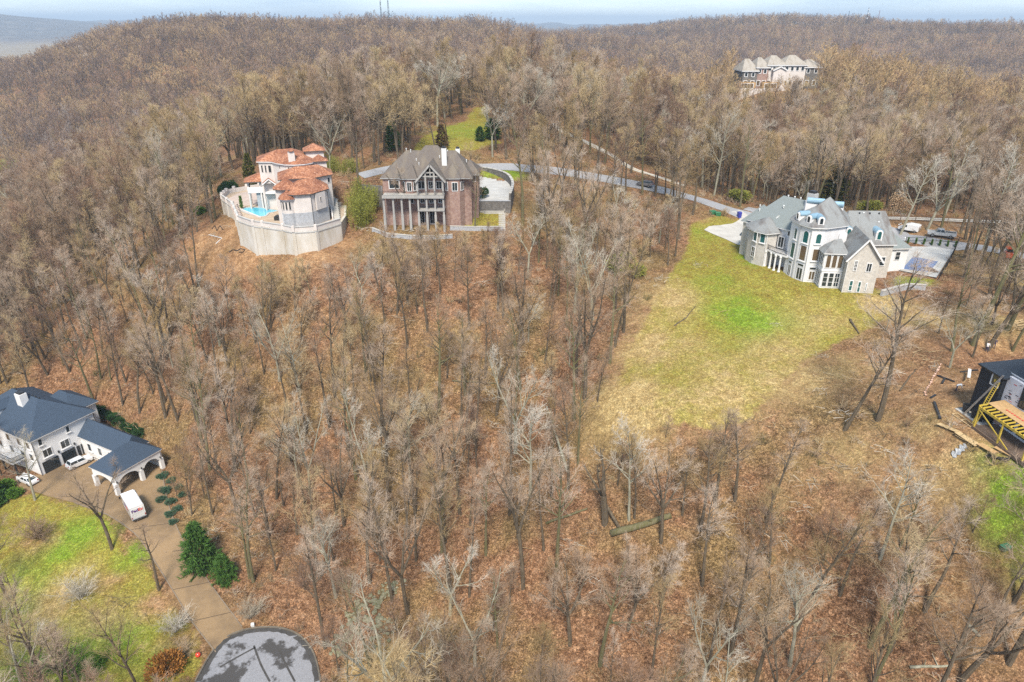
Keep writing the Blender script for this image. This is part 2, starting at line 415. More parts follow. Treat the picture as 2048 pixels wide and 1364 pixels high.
# fine grid near the houses, opening out to the horizon: one sheet
def axis(a, b, step, lo, hi, g):
    xs = list(np.arange(a, b + 0.01, step)); s = step; x = xs[-1]
    while x < hi: s *= g; x += s; xs.append(x)
    s = step; x = xs[0]; pre = []
    while x > lo: s *= g; x -= s; pre.append(x)
    return np.array(pre[::-1] + xs)
gx = axis(-150, 135, 1.25, -16000, 16000, 1.07)
gy = axis(40, 260, 1.25, -9000, 16000, 1.06)
GX, GY = np.meshgrid(gx, gy)
GH = H(GX.ravel(), GY.ravel())
nxg, nyg = len(gx), len(gy)
verts = np.stack([GX.ravel(), GY.ravel(), GH], 1)
idx = np.arange(nxg * nyg).reshape(nyg, nxg)
quads = np.stack([idx[:-1, :-1].ravel(), idx[:-1, 1:].ravel(), idx[1:, 1:].ravel(), idx[1:, :-1].ravel()], 1)
tm = bpy.data.meshes.new('ground')
tm.vertices.add(len(verts)); tm.vertices.foreach_set('co', verts.ravel())
tm.loops.add(quads.size); tm.loops.foreach_set('vertex_index', quads.ravel())
tm.polygons.add(len(quads)); tm.polygons.foreach_set('loop_start', np.arange(0, quads.size, 4))
tm.update(calc_edges=True)
tm.polygons.foreach_set('use_smooth', np.ones(len(quads), bool))
GHG = GH.reshape(nyg, nxg)
def Hg(x, y):
    """height of the meshed ground (bilinear)"""
    i = np.clip(np.searchsorted(gx, x) - 1, 0, nxg - 2); j = np.clip(np.searchsorted(gy, y) - 1, 0, nyg - 2)
    a = (x - gx[i]) / (gx[i + 1] - gx[i]); b = (y - gy[j]) / (gy[j + 1] - gy[j])
    return (GHG[j, i] * (1 - a) + GHG[j, i + 1] * a) * (1 - b) + (GHG[j + 1, i] * (1 - a) + GHG[j + 1, i + 1] * a) * b
# ---- what grows or lies where: lawn, lush grass, straw, bare earth
def soft(poly, edge):
    return np.clip(0.5 - _inpoly(VX, VY, poly) / edge, 0, 1)
nearm = (verts[:, 0] > -420) & (verts[:, 0] < 320) & (verts[:, 1] > 20) & (verts[:, 1] < 620)
VX, VY = verts[nearm, 0], verts[nearm, 1]
def gblob(px, py, rx, ry=None):
    x, y, _ = ground(px, py); ry = ry or rx
    return np.exp(-(((VX - x) / rx) ** 2 + ((VY - y) / ry) ** 2))
LAWN_R = GP((1385,445),(1440,432),(1490,440),(1505,500),(1515,525),(1580,545),(1650,560),(1750,575),(1800,600),(1790,630),(1690,680),(1610,720),(1550,780),(1500,835),(1420,858),(1300,850),(1238,838),(1228,790),(1255,710),(1290,640),(1325,580),(1375,495))
LAWN_L = GP((70,985),(140,1005),(200,1020),(245,1085),(300,1140),(330,1200),(395,1270),(400,1330),(385,1364),(0,1364),(-60,1364),(-60,1060),(0,1010))
LAWN_B = GP((955,342),(1000,338),(1042,346),(1040,362),(1010,360),(955,350))
LAWN_C = GP((830,296),(845,275),(880,258),(930,242),(950,215),(975,212),(985,262),(1002,285),(950,300),(830,304))
LAWN_RR = GP((2000,965),(2060,945),(2060,1070),(2030,1040))
LAWN_P = WP(24.3, (1790,548),(1870,560),(1862,574),(1790,572))
LAWN_G = WP(27.3, (920,428),(1008,427),(1008,452),(905,455))
LAWN_V = GP((-40,300),(15,335),(20,400),(28,440),(-40,460))
lawn = np.zeros(len(VX)); green = np.zeros(len(VX)); dry = np.zeros(len(VX)); dirt = np.zeros(len(VX))
for p, e in ((LAWN_R, 4), (LAWN_L, 4), (LAWN_B, 1.2), (LAWN_C, 5), (LAWN_RR, 4), (LAWN_P, 1.5), (LAWN_G, 1.5), (LAWN_V, 20)):
    lawn = np.maximum(lawn, soft(p, e))
for b, k in ((gblob(1490,630,7,8),1.0),(gblob(1435,560,5,7),.55),(gblob(1455,690,5,5),.35),(gblob(1405,470,4,6),.45),(gblob(1380,590,5,8),.15),(gblob(1495,520,2.5,5),.9),(gblob(1560,640,6,6),.45),
             (gblob(180,1060,7,4),1.0),(gblob(265,1110,3.5,3),.95),(gblob(120,1100,6,5),.65),(gblob(60,1150,7,6),.6),(gblob(100,1320,12,6),.85),(gblob(230,1290,6,6),.75),(gblob(20,1240,6,6),.5),(gblob(320,1330,4,4),.6),
             (gblob(995,346,9,5),1.0),(gblob(930,262,16,16),.55),(gblob(2046,990,4,6),1.0),(gblob(1830,565,5,3),.6),(gblob(5,330,20,25),.7),(gblob(10,410,14,20),.5)):
    green = np.maximum(green, b * k)
for b, k in ((gblob(1262,800,7,10),.9),(gblob(1290,700,6,12),.85),(gblob(1340,600,6,10),.7),(gblob(1380,800,16,6),.8),(gblob(1480,740,12,8),.6),(gblob(1390,700,8,8),.5),(gblob(1560,700,8,8),.6),(gblob(1620,640,10,8),.5),(gblob(1780,605,6,4),1.0),(gblob(1840,640,8,6),.7),(gblob(1560,760,10,8),.6),
             (gblob(110,1200,7,5),.9),(gblob(200,1250,7,5),.7),(gblob(60,1300,8,6),.6),(gblob(150,1160,4,4),.6),(gblob(30,1190,4,4),.6),(gblob(750,1340,5,4),1.0),(gblob(1980,640,6,8),.9),(gblob(2030,560,7,9),.8),(gblob(1700,740,8,8),.4),(gblob(1830,850,7,5),.45),(gblob(1680,920,9,5),.5),(gblob(1560,1160,7,5),.35),(gblob(1900,950,8,4),.6)):
    dry = np.maximum(dry, b * k)
for b, k in ((gblob(500,510,10,5),1.0),(gblob(425,480,9,7),.95),(gblob(620,515,8,4),.9),(gblob(690,490,5,4),.7),(gblob(1900,790,6,10),.9),(gblob(1930,880,7,3.5),.9),(gblob(1990,905,6,3),.9),(gblob(1960,690,5,4),.7),(gblob(1880,465,14,3.5),.9),(gblob(1815,447,14,3.5),.8),(gblob(2020,640,5,10),.7),
             (gblob(470,1240,3,3),.8),(gblob(90,1080,6,4),.6),(gblob(215,1165,4,3),.5),(gblob(310,1215,4,4),.75),(gblob(45,1120,4,3),.5),(gblob(350,1290,4,3),.7),(gblob(130,1260,5,3),.4),(gblob(20,1320,4,4),.5),(gblob(1400,440,6,4),.4),(gblob(1500,425,8,4),.35),(gblob(1880,700,9,8),.35),(gblob(1110,335,20,8),.3),(gblob(1860,1010,9,8),.45),(gblob(2020,1150,10,9),.5),(gblob(1760,960,8,5),.4)):
    dirt = np.maximum(dirt, b * k)
zone = np.zeros((len(verts), 4)); zone[nearm, 0] = lawn; zone[nearm, 1] = green; zone[nearm, 2] = dry; zone[nearm, 3] = dirt
r_ = np.hypot(verts[:, 0], verts[:, 1])
field = np.clip((r_ - 1700) / 500, 0, 1) * np.clip((-20 - verts[:, 2]) / 20, 0, 1)      # the broad valley floor far off
zone[:, 2] = np.maximum(zone[:, 2], field * .8)
wood = np.clip((r_ - 1500) / 400, 0, 1) * (1 - field * .75)
aw = tm.attributes.new('wood', 'FLOAT', 'POINT'); aw.data.foreach_set('value', wood)
at = tm.attributes.new('zone', 'FLOAT_COLOR', 'POINT'); at.data.foreach_set('color', zone.ravel())
m, n, l, b = newmat('ground_cover')
b.inputs['Roughness'].default_value = 0.95; b.inputs['Specular IOR Level'].default_value = 0.1
g = n.new('ShaderNodeNewGeometry')
def noise(s, d=6, rr=0.65, w=None):
    z = n.new('ShaderNodeTexNoise'); z.inputs['Scale'].default_value = s; z.inputs['Detail'].default_value = d; z.inputs['Roughness'].default_value = rr
    l.new(g.outputs['Position'], z.inputs['Vector']); return z.outputs['Fac']
def ramp(f, *st):
    r = n.new('ShaderNodeValToRGB'); e = r.color_ramp.elements
    e[0].position, e[0].color = st[0][0], rgb(st[0][1]); e[1].position, e[1].color = st[-1][0], rgb(st[-1][1])
    for p, c in st[1:-1]:
        k = e.new(p); k.color = rgb(c)
    l.new(f, r.inputs['Fac']); return r.outputs['Color']
def mixc(f, a, b_):
    x = n.new('ShaderNodeMix'); x.data_type = 'RGBA'
    if isinstance(f, float): x.inputs['Factor'].default_value = f
    else: l.new(f, x.inputs['Factor'])
    l.new(a, x.inputs['A']); l.new(b_, x.inputs['B']); return x.outputs['Result']
def mth(op, a, b_):
    x = n.new('ShaderNodeMath'); x.operation = op
    for i, q in enumerate((a, b_)):
        if isinstance(q, (int, float)): x.inputs[i].default_value = q
        else: l.new(q, x.inputs[i])
    return x.outputs[0]
def flecks(sc_, lo, hi):
    """single leaves and tufts: cells that each have their own brightness"""
    v_ = n.new('ShaderNodeTexVoronoi'); v_.inputs['Scale'].default_value = sc_; v_.inputs['Randomness'].default_value = 1
    l.new(g.outputs['Position'], v_.inputs['Vector']); sp_ = n.new('ShaderNodeSeparateColor'); l.new(v_.outputs['Color'], sp_.inputs['Color'])
    return ramp(sp_.outputs[0], (0.0, (lo,) * 3), (.6, ((lo + hi) / 2 * .92,) * 3), (1.0, (hi,) * 3))
def mulc(a, b_):
    x = n.new('ShaderNodeMix'); x.data_type = 'RGBA'; x.blend_type = 'MULTIPLY'; x.inputs['Factor'].default_value = 1.0
    l.new(a, x.inputs['A']); l.new(b_, x.inputs['B']); return x.outputs['Result']
fl = mulc(flecks(8.5, .45, 1.75), flecks(3.8, .72, 1.3)); fg = mulc(flecks(8.0, .6, 1.45), flecks(3.0, .8, 1.22))
litter = mulc(ramp(noise(1.1, 9, 0.72), (0.30, (0.075, 0.038, 0.02)), (0.46, (0.20, 0.105, 0.055)), (0.60, (0.29, 0.165, 0.092)), (0.78, (0.43, 0.28, 0.17))), fl)
litter2 = mulc(ramp(noise(0.9, 9, 0.72), (0.30, (0.075, 0.052, 0.02)), (0.5, (0.20, 0.135, 0.058)), (0.75, (0.37, 0.26, 0.125))), fl)
lit = mixc(ramp(noise(0.055, 4), (0.45, (0, 0, 0)), (0.62, (0.85, 0.85, 0.85))), litter, litter2)
lawnc = mulc(ramp(noise(0.5, 8, 0.72), (0.28, (0.15, 0.11, 0.022)), (0.42, (0.265, 0.20, 0.042)), (0.55, (0.265, 0.24, 0.045)), (0.75, (0.42, 0.315, 0.09))), fg)
greenc = mulc(ramp(noise(0.8, 8, 0.7), (0.28, (0.085, 0.15, 0.012)), (0.5, (0.17, 0.27, 0.022)), (0.75, (0.26, 0.34, 0.05))), fg)
dryc = mulc(ramp(noise(0.8, 8, 0.7), (0.28, (0.24, 0.155, 0.06)), (0.5, (0.41, 0.29, 0.125)), (0.75, (0.53, 0.41, 0.20))), fg)
dirtc = mulc(ramp(noise(0.6, 8, 0.7), (0.28, (0.19, 0.10, 0.048)), (0.5, (0.35, 0.20, 0.10)), (0.75, (0.48, 0.32, 0.18))), fg)
za = n.new('ShaderNodeAttribute'); za.attribute_name = 'zone'
sp = n.new('ShaderNodeSeparateColor'); l.new(za.outputs['Color'], sp.inputs['Color'])
edge = mth('MULTIPLY', mth('SUBTRACT', noise(0.3, 9, 0.75), 0.5), 2.6)
edge2 = mth('ADD', edge, mth('MULTIPLY', mth('SUBTRACT', noise(0.13, 7, 0.7), 0.5), 3.2))
def sharp(v, lo=0.38, hi=0.62, ed=None):
    x = n.new('ShaderNodeMapRange'); x.inputs[1].default_value = lo; x.inputs[2].default_value = hi
    l.new(mth('ADD', v, mth('MULTIPLY', ed or edge, v)), x.inputs[0]); return x.outputs[0]
col = mixc(sharp(sp.outputs[0]), lit, lawnc)
col = mixc(sharp(za.outputs['Alpha'], 0.2, 0.7), col, dirtc)
col = mixc(sharp(sp.outputs[2], 0.12, 0.85, edge2), col, dryc)
col = mixc(mth('MULTIPLY', sharp(sp.outputs[1], 0.15, 0.95, edge2), 0.88), col, greenc)
wa = n.new('ShaderNodeAttribute'); wa.attribute_name = 'wood'
woodc = ramp(noise(0.012, 9, 0.75), (0.3, (0.05, 0.04, 0.03)), (0.5, (0.11, 0.085, 0.06)), (0.72, (0.20, 0.16, 0.11)))
col = mixc(wa.outputs['Fac'], col, woodc)      # closed woods too far off to tell the trees apart
l.new(col, b.inputs['Base Color'])
bp = n.new('ShaderNodeBump'); bp.inputs['Strength'].default_value = 0.9; bp.inputs['Distance'].default_value = 0.25
l.new(noise(2.2, 9, 0.75), bp.inputs['Height']); l.new(bp.outputs['Normal'], b.inputs['Normal'])
M['ground'] = m
tm.materials.append(m)
go = bpy.data.objects.new('ground', tm); link(go); go['kind'] = 'structure'
# ------------------------------------------------------------------ bare trees, shrubs, conifers
def _perp(d):
    up = Vector((0, 0, 1)) if abs(d.z) < 0.9 else Vector((1, 0, 0))
    s = d.cross(up).normalized(); return s, s.cross(d)
def _limb(mb, p, d, L, r0, r1, seg, n, rg, bend, lift):
    pts = [p.copy()]; dirs = [d.copy()]
    for i in range(seg):
        d = (d + Vector((rg.uniform(-bend, bend), rg.uniform(-bend, bend), rg.uniform(-bend, bend) * .6 + lift))).normalized()
        p = p + d * (L / seg); pts.append(p.copy()); dirs.append(d.copy())
    if n == 3 and seg == 1:
        s, u = _perp(dirs[0]); vs = [tuple(pts[0] + (s * math.cos(2.094 * k) + u * math.sin(2.094 * k)) * r0) for k in range(3)] + [tuple(pts[1])]
        mb.add(vs, [[0, 1, 3], [1, 2, 3], [2, 0, 3]])
    else:
        mb.tube([tuple(q) for q in pts], [r0 + (r1 - r0) * (i / seg) for i in range(seg + 1)], n, False)
    return pts, dirs
def _at(pts, dirs, t):
    f = t * (len(pts) - 1); i = min(int(f), len(pts) - 2); a = f - i
    return pts[i].lerp(pts[i + 1], a), dirs[i + 1]
def _fork(d, ang, rg, az=None):
    s, u = _perp(d); az = rg.uniform(0, 6.283) if az is None else az
    return (d * math.cos(ang) + (s * math.cos(az) + u * math.sin(az)) * math.sin(ang)).normalized()
def gen_tree(seed, Ht=20.0, spread=0.34, first=0.36, forked=0, nl=11, n2=6, n3=6, n4=6, lean=0.04, r0=None, fine=True, tw=1.0, droop=0.0, stems=1):
    """-> (trunk builder, crown builder); base at the origin"""
    rg = random.Random(seed); T, C = MB(), MB()
    r0 = r0 or Ht * 0.0135
    leaders = []
    if forked:
        hf = Ht * rg.uniform(first * .6, first)
        pts, dirs = _limb(T, Vector((0, 0, -0.6)), Vector((rg.uniform(-lean, lean), rg.uniform(-lean, lean), 1)).normalized(), hf + .6, r0 * 1.15, r0 * .85, 4, 7, rg, .05, 0)
        a0 = rg.uniform(0, 6.283)
        for k in range(forked):
            d = _fork(dirs[-1], rg.uniform(.25, .55), rg, a0 + k * 6.283 / forked + rg.uniform(-.4, .4))
            leaders.append(_limb(T, pts[-1], d, (Ht - hf) * rg.uniform(.75, .95), r0 * .7, r0 * .14, 7, 6, rg, .11, .05) + (.12, (Ht - hf)))
    else:
        for k in range(stems):
            d = Vector((rg.uniform(-lean, lean), rg.uniform(-lean, lean), 1)).normalized() if stems == 1 else _fork(Vector((0, 0, 1)), rg.uniform(.08, .3), rg)
            pd = _limb(T, Vector((0, 0, -0.6)), d, Ht * (.93 if k == 0 else rg.uniform(.6, .9)), r0, r0 * .10, 9, 7, rg, .055, .02)
            leaders.append(pd + (first, Ht * .8))
    for pts, dirs, f0, LH in leaders:
        nn = max(4, int(nl * 1.25 / len(leaders)))
        for i in range(nn):
            t = f0 + (0.97 - f0) * ((i + rg.random()) / nn)
            p, d = _at(pts, dirs, t)
            tt = (t - f0) / (1 - f0)
            L1 = Ht * spread * (1.0 - .62 * tt) * rg.uniform(.65, 1.15) * (1 if not forked else .8)
            d1 = _fork(d, rg.uniform(.75, 1.15) - .4 * tt, rg)
            rad = max(r0 * .42 * (1 - .7 * tt), .03)
            q1 = _limb(C if not fine else T, p, d1, L1, rad, rad * .25, 5, 5, rg, .13, .07 - droop)
            for j in range(n2 + 1):
                t2 = 1.0 if j == n2 else .22 + .78 * (j + rg.random()) / n2
                p2, dd = _at(*q1, min(t2, 1.0)); L2 = L1 * rg.uniform(.32, .58) * (1.15 - .45 * t2)
                q2 = _limb(C, p2, _fork(dd, rg.uniform(.45, .95) if j < n2 else .2, rg), L2, max(rad * .34, .025) * tw, .014 * tw, 3, 4 if fine else 3, rg, .16, .06 - droop)
                for k in range(n3):
                    t3 = .2 + .8 * (k + rg.random()) / n3
                    p3, d3 = _at(*q2, min(t3, 1)); L3 = max(L2 * rg.uniform(.35, .65), .55)
                    q3 = _limb(C, p3, _fork(d3, rg.uniform(.4, 1.0), rg), L3, .019 * tw, .008 * tw, 2 if fine else 1, 3, rg, .2, .05 - droop)
                    for w in range(n4):
                        p4, d4 = _at(*q3, rg.uniform(.2, 1))
                        _limb(C, p4, _fork(d4, rg.uniform(.3, 1.0), rg), rg.uniform(.4, 1.0), .011 * tw, 0, 1, 3, rg, 0, .05)
    return T, C
def gen_bush(seed, Ht=2.5, wid=1.6, stems=14, n2=5, n3=5, tw=1.0):
    rg = random.Random(seed); T, C = MB(), MB()
    for i in range(stems):
        d = _fork(Vector((0, 0, 1)), rg.uniform(.05, 1.0) * min(1.2, wid / Ht * 1.1), rg)
        q = _limb(T if i < 5 else C, Vector((rg.uniform(-.3, .3) * wid * .4, rg.uniform(-.3, .3) * wid * .4, -.15)), d, Ht * rg.uniform(.6, 1.05), .035 * tw, .012 * tw, 4, 4, rg, .15, .03)
        for j in range(n2):
            p, dd = _at(*q, .25 + .75 * (j + rg.random()) / n2)
            q2 = _limb(C, p, _fork(dd, rg.uniform(.4, 1.0), rg), Ht * rg.uniform(.2, .42), .016 * tw, .007 * tw, 2, 3, rg, .2, .03)
            for k in range(n3):
                p3, d3 = _at(*q2, rg.uniform(.15, 1))
                _limb(C, p3, _fork(d3, rg.uniform(.3, 1.1), rg), Ht * rg.uniform(.1, .24), .009 * tw, 0, 1, 3, rg, 0, .03)
    return T, C
def _leaf(mb, p, d, L, w, rg):
    s, u = _perp(d); a = rg.uniform(0, 6.283); s = s * math.cos(a) + u * math.sin(a); n_ = s.cross(d)
    m_ = p + d * (L * .5) + n_ * (w * .18)
    mb.add([tuple(p), tuple(m_ + s * w / 2), tuple(p + d * L), tuple(m_ - s * w / 2)], [[0, 1, 2], [0, 2, 3]])
def gen_conifer(seed, Ht=9.0, wid=2.2, whorls=22, per=8, leaves=16, leafL=.45, leafW=.16, droop=.15, cone=1.0):
    rg = random.Random(seed); T, C = MB(), MB()
    T.tube([(0, 0, -.5), (rg.uniform(-.1, .1), 0, Ht * .5), (0, 0, Ht * .97)], [Ht * .02, Ht * .013, .02], 6, False)
    for i in range(whorls):
        t = (i + .3) / whorls; z = Ht * (.06 + .93 * t)
        rr = wid * ((1 - t) ** .8 * cone + (1 - cone) * math.sin(math.pi * min(1, t * .9 + .12)) ** .7)
        for k in range(per):
            a = 6.283 * k / per + rg.uniform(-.45, .45) + i
            L = max(rr * rg.uniform(.6, 1.15), .25)
            d = Vector((math.cos(a), math.sin(a), rg.uniform(-.05, .35) - droop)).normalized()
            q = _limb(T if k == 0 else C, Vector((0, 0, z)), d, L, .03, .01, 3, 3, rg, .1, -.04)
            for w in range(leaves):
                p, dd = _at(*q, rg.uniform(.25, 1) ** .7)
                _leaf(C, p, _fork(dd, rg.uniform(.2, 1.2), rg), leafL * rg.uniform(.6, 1.3), leafW, rg)
    return T, C
def gen_leafy(seed, Ht=2.0, wid=1.4, n=1500, L=.22, w=.12, lobes=7, flat=1.0):
    """a dense evergreen shrub: leaves through several uneven lobes on short stems"""
    rg = random.Random(seed); T, C = MB(), MB()
    lb = []
    for i in range(lobes):
        a = rg.uniform(0, 6.283); q = rg.uniform(0, .75) * wid * .6
        c_ = Vector((math.cos(a) * q, math.sin(a) * q, Ht * rg.uniform(.35, .72))); lb.append((c_, rg.uniform(.35, .6) * wid * .75))
        T.tube([(0, 0, -.2), tuple(c_ * .6), tuple(c_)], [.05, .04, .02], 4, False)
    for i in range(n):
        c_, r1 = rg.choice(lb)
        d = Vector((rg.gauss(0, 1), rg.gauss(0, 1), rg.gauss(0, 1))).normalized()
        p = c_ + Vector((d.x * r1, d.y * r1, d.z * r1 * flat * Ht / wid)) * rg.uniform(.35, 1.05) ** .5
        if p.z < .03: p.z = rg.uniform(.03, .3)
        _leaf(C, p, (d + Vector((rg.uniform(-.6, .6), rg.uniform(-.6, .6), .35))).normalized(), L * rg.uniform(.6, 1.3), w, rg)
    return T, C
# ---- prototypes (meshes only; shared by every copy)
PROTO = {}
def proto(key, gen, bark, twig, smooth=False):
    T, C = gen
    PROTO[key] = (T.mesh(key + '_trunk', M[bark]), C.mesh(key + '_crown', M[twig]), T, C)
for i in range(5): proto('forest%d' % i, gen_tree(10 + i, 21, .20 + .02 * (i % 3), .46, nl=12, n2=5, n3=5, n4=4, tw=.62), 'bark' if i % 2 else 'bark_moss', 'twig_grey')
for i in range(3): proto('tan%d' % i, gen_tree(30 + i, 20, .24, .40, nl=12, n2=5, n3=5, n4=4, tw=.62), 'bark', 'twig_tan')
for i in range(3): proto('oak%d' % i, gen_tree(50 + i, 18, .30, .46, forked=3 + i % 2, nl=12, n2=5, n3=5, n4=4, tw=.7), 'bark', 'twig_brown' if i == 2 else 'twig_grey')
for i in range(3): proto('pale%d' % i, gen_tree(70 + i, 20, .30, .38, forked=(0, 2, 3)[i], nl=13, n2=5, n3=4, n4=4, tw=.8), 'bark_pale', 'twig_pale')
for i in range(3): proto('pole%d' % i, gen_tree(90 + i, 16, .15, .5, nl=8, n2=4, n3=4, n4=4, tw=.62), 'bark', 'twig_grey')
proto('snag', gen_tree(97, 9, .22, .6, forked=2, nl=4, n2=2, n3=2, n4=1, r0=.28), 'bark', 'bark')
for i in range(3): proto('bush%d' % i, gen_bush(110 + i, 2.6, 1.8), 'bark', ('brush', 'twig_tan', 'twig_pale')[i])
def hide_col(name):
    c = bpy.data.collections.new(name); return c          # never linked to the scene: only a source of shapes
def join_proto(col_, key, T, C, bark, twig):
    J = MB(); J.add(T.v, T.f); J.mi = 1; J.add(C.v, C.f)
    o = bpy.data.objects.new(key, J.mesh(key, [M[bark], M[twig]])); col_.objects.link(o)
MIDC, FARC, BRUSHC, STICKC = hide_col('mid_shapes'), hide_col('far_shapes'), hide_col('brush_shapes'), hide_col('stick_shapes')
mids = [(21, .27, .40, 0, 'bark', 'twig_grey'), (21, .27, .40, 0, 'bark', 'twig_tan'), (20, .31, .34, 0, 'bark', 'twig_tan'), (20, .31, .34, 0, 'bark_moss', 'twig_tan'), (18, .36, .42, 3, 'bark', 'twig_grey'), (18, .36, .42, 4, 'bark', 'twig_brown'), (20, .30, .34, 0, 'bark', 'twig_far'), (21, .28, .38, 0, 'bark', 'twig_farred'), (20, .32, .36, 2, 'bark_pale', 'twig_pale')]
for i, (h_, sp_, f_, fk, bk, tg) in enumerate(mids):
    T, C = gen_tree(400 + i, h_, sp_, f_, forked=fk, nl=12, n2=5, n3=6, n4=5); join_proto(MIDC, 'm%02d' % i, T, C, bk, tg)
for i in range(7):
    T, C = gen_tree(200 + i, 20, .34, .32, forked=(0, 3, 0, 4, 0, 3, 0)[i], nl=11, n2=5, n3=6, n4=0, fine=False, tw=2.2)
    join_proto(FARC, 'f%02d' % i, T, C, 'bark' if i != 4 else 'bark_pale', ('twig_far', 'twig_farred', 'twig_tan', 'twig_far', 'twig_fargrey', 'twig_fardark', 'twig_farred')[i])
for i in range(4):
    T, C = gen_bush(300 + i, 1.5, 1.3, 8, 4, 4, 1.2); join_proto(BRUSHC, 'b%02d' % i, T, C, 'brush', ('brush', 'twig_tan', 'twig_brown', 'twig_grey')[i])
for i in range(4):
    rg_ = random.Random(500 + i); B_ = MB()
    for k in range(14):
        a_ = rg_.uniform(0, 6.283); L_ = rg_.uniform(.5, 2.2); p_ = Vector((rg_.gauss(0, .9), rg_.gauss(0, .9), rg_.uniform(.02, .3))); d_ = Vector((math.cos(a_), math.sin(a_), rg_.uniform(-.1, .25)))
        B_.tube([tuple(p_), tuple(p_ + d_ * L_ * .5 + Vector((0, 0, rg_.uniform(-.05, .1)))), tuple(p_ + d_ * L_)], [rg_.uniform(.02, .05), .025, .01], 3, False)
    o = bpy.data.objects.new('s%02d' % i, B_.mesh('s%02d' % i, [M[('twig_pale', 'twig_brown', 'twig_tan', 'bark')[i]]])); STICKC.objects.link(o)
def scatter(name, pts, rots, scls, idxs, col_, label, cat):
    me = bpy.data.meshes.new(name); me.from_pydata([tuple(p) for p in pts], [], [])
    a = me.attributes.new('rot', 'FLOAT_VECTOR', 'POINT'); a.data.foreach_set('vector', np.asarray(rots, float).ravel())
    a = me.attributes.new('scl', 'FLOAT_VECTOR', 'POINT'); a.data.foreach_set('vector', np.asarray(scls, float).ravel())
    a = me.attributes.new('pick', 'INT', 'POINT'); a.data.foreach_set('value', np.asarray(idxs, np.int32))
    o = bpy.data.objects.new(name, me); link(o)
    ng = bpy.data.node_groups.new(name, 'GeometryNodeTree')
    ng.interface.new_socket('Geometry', in_out='INPUT', socket_type='NodeSocketGeometry'); ng.interface.new_socket('Geometry', in_out='OUTPUT', socket_type='NodeSocketGeometry')
    N, Lk = ng.nodes, ng.links
    gi, go_ = N.new('NodeGroupInput'), N.new('NodeGroupOutput'); ip = N.new('GeometryNodeInstanceOnPoints'); ci = N.new('GeometryNodeCollectionInfo')
    ci.inputs['Collection'].default_value = col_; ci.inputs['Separate Children'].default_value = True; ci.inputs['Reset Children'].default_value = True
    def na(nm, ty):
        x = N.new('GeometryNodeInputNamedAttribute'); x.data_type = ty; x.inputs['Name'].default_value = nm; return x.outputs['Attribute']
    Lk.new(gi.outputs[0], ip.inputs['Points']); Lk.new(ci.outputs[0], ip.inputs['Instance']); ip.inputs['Pick Instance'].default_value = True
    Lk.new(na('pick', 'INT'), ip.inputs['Instance Index']); Lk.new(na('rot', 'FLOAT_VECTOR'), ip.inputs['Rotation']); Lk.new(na('scl', 'FLOAT_VECTOR'), ip.inputs['Scale'])
    Lk.new(ip.outputs[0], go_.inputs[0])
    md = o.modifiers.new('scatter', 'NODES'); md.node_group = ng
    return tag(o, label, cat, kind='stuff')
# ------------------------------------------------------------------ building kit
M['stucco'] = mat('stucco', (0.66, 0.60, 0.555), 0.9, 0.14, 0.5, 0.2, bscale=12, bdist=.01)
M['stucco_stain'] = mat('stucco_stain', (0.64, 0.61, 0.56), 0.9, 0.2, 0.35, 0.2, c2=(0.47, 0.41, 0.32), stretch=(1, 1, .3), bscale=12, bdist=.01)
M['stone_grey'] = mat('stone_grey', (0.44, 0.45, 0.47), 0.9, 0.3, 2.5, 0.5, bscale=5)
M['stone_beige'] = mat('stone_beige', (0.60, 0.56, 0.505), 0.9, 0.28, 2.2, 0.5, bscale=5)
M['stone_dark'] = mat('stone_dark', (0.20, 0.185, 0.17), 0.95, 0.55, 1.6, 0.8, bscale=4)
M['brick'] = mat('brick', (0.38, 0.265, 0.215), 0.9, 0.35, 1.6, 0.3, c2=(0.25, 0.15, 0.125), bscale=9)
M['white'] = mat('white_paint', (0.76, 0.75, 0.74), 0.6, 0.10, 0.7)
M['white_brick'] = mat('white_brick', (0.80, 0.785, 0.77), 0.8, 0.07, 0.5, 0.08, bscale=9, bdist=.01)
M['cream'] = mat('cream_stucco', (0.76, 0.745, 0.74), 0.85, 0.14, 0.45, stretch=(1, 1, .35))
M['trim_grey'] = mat('trim_grey', (0.42, 0.42, 0.41), 0.6, 0.15, 1)
M['post_grey'] = mat('post_grey', (0.40, 0.385, 0.36), 0.8, 0.3, 1.0, stretch=(2, 2, .4))
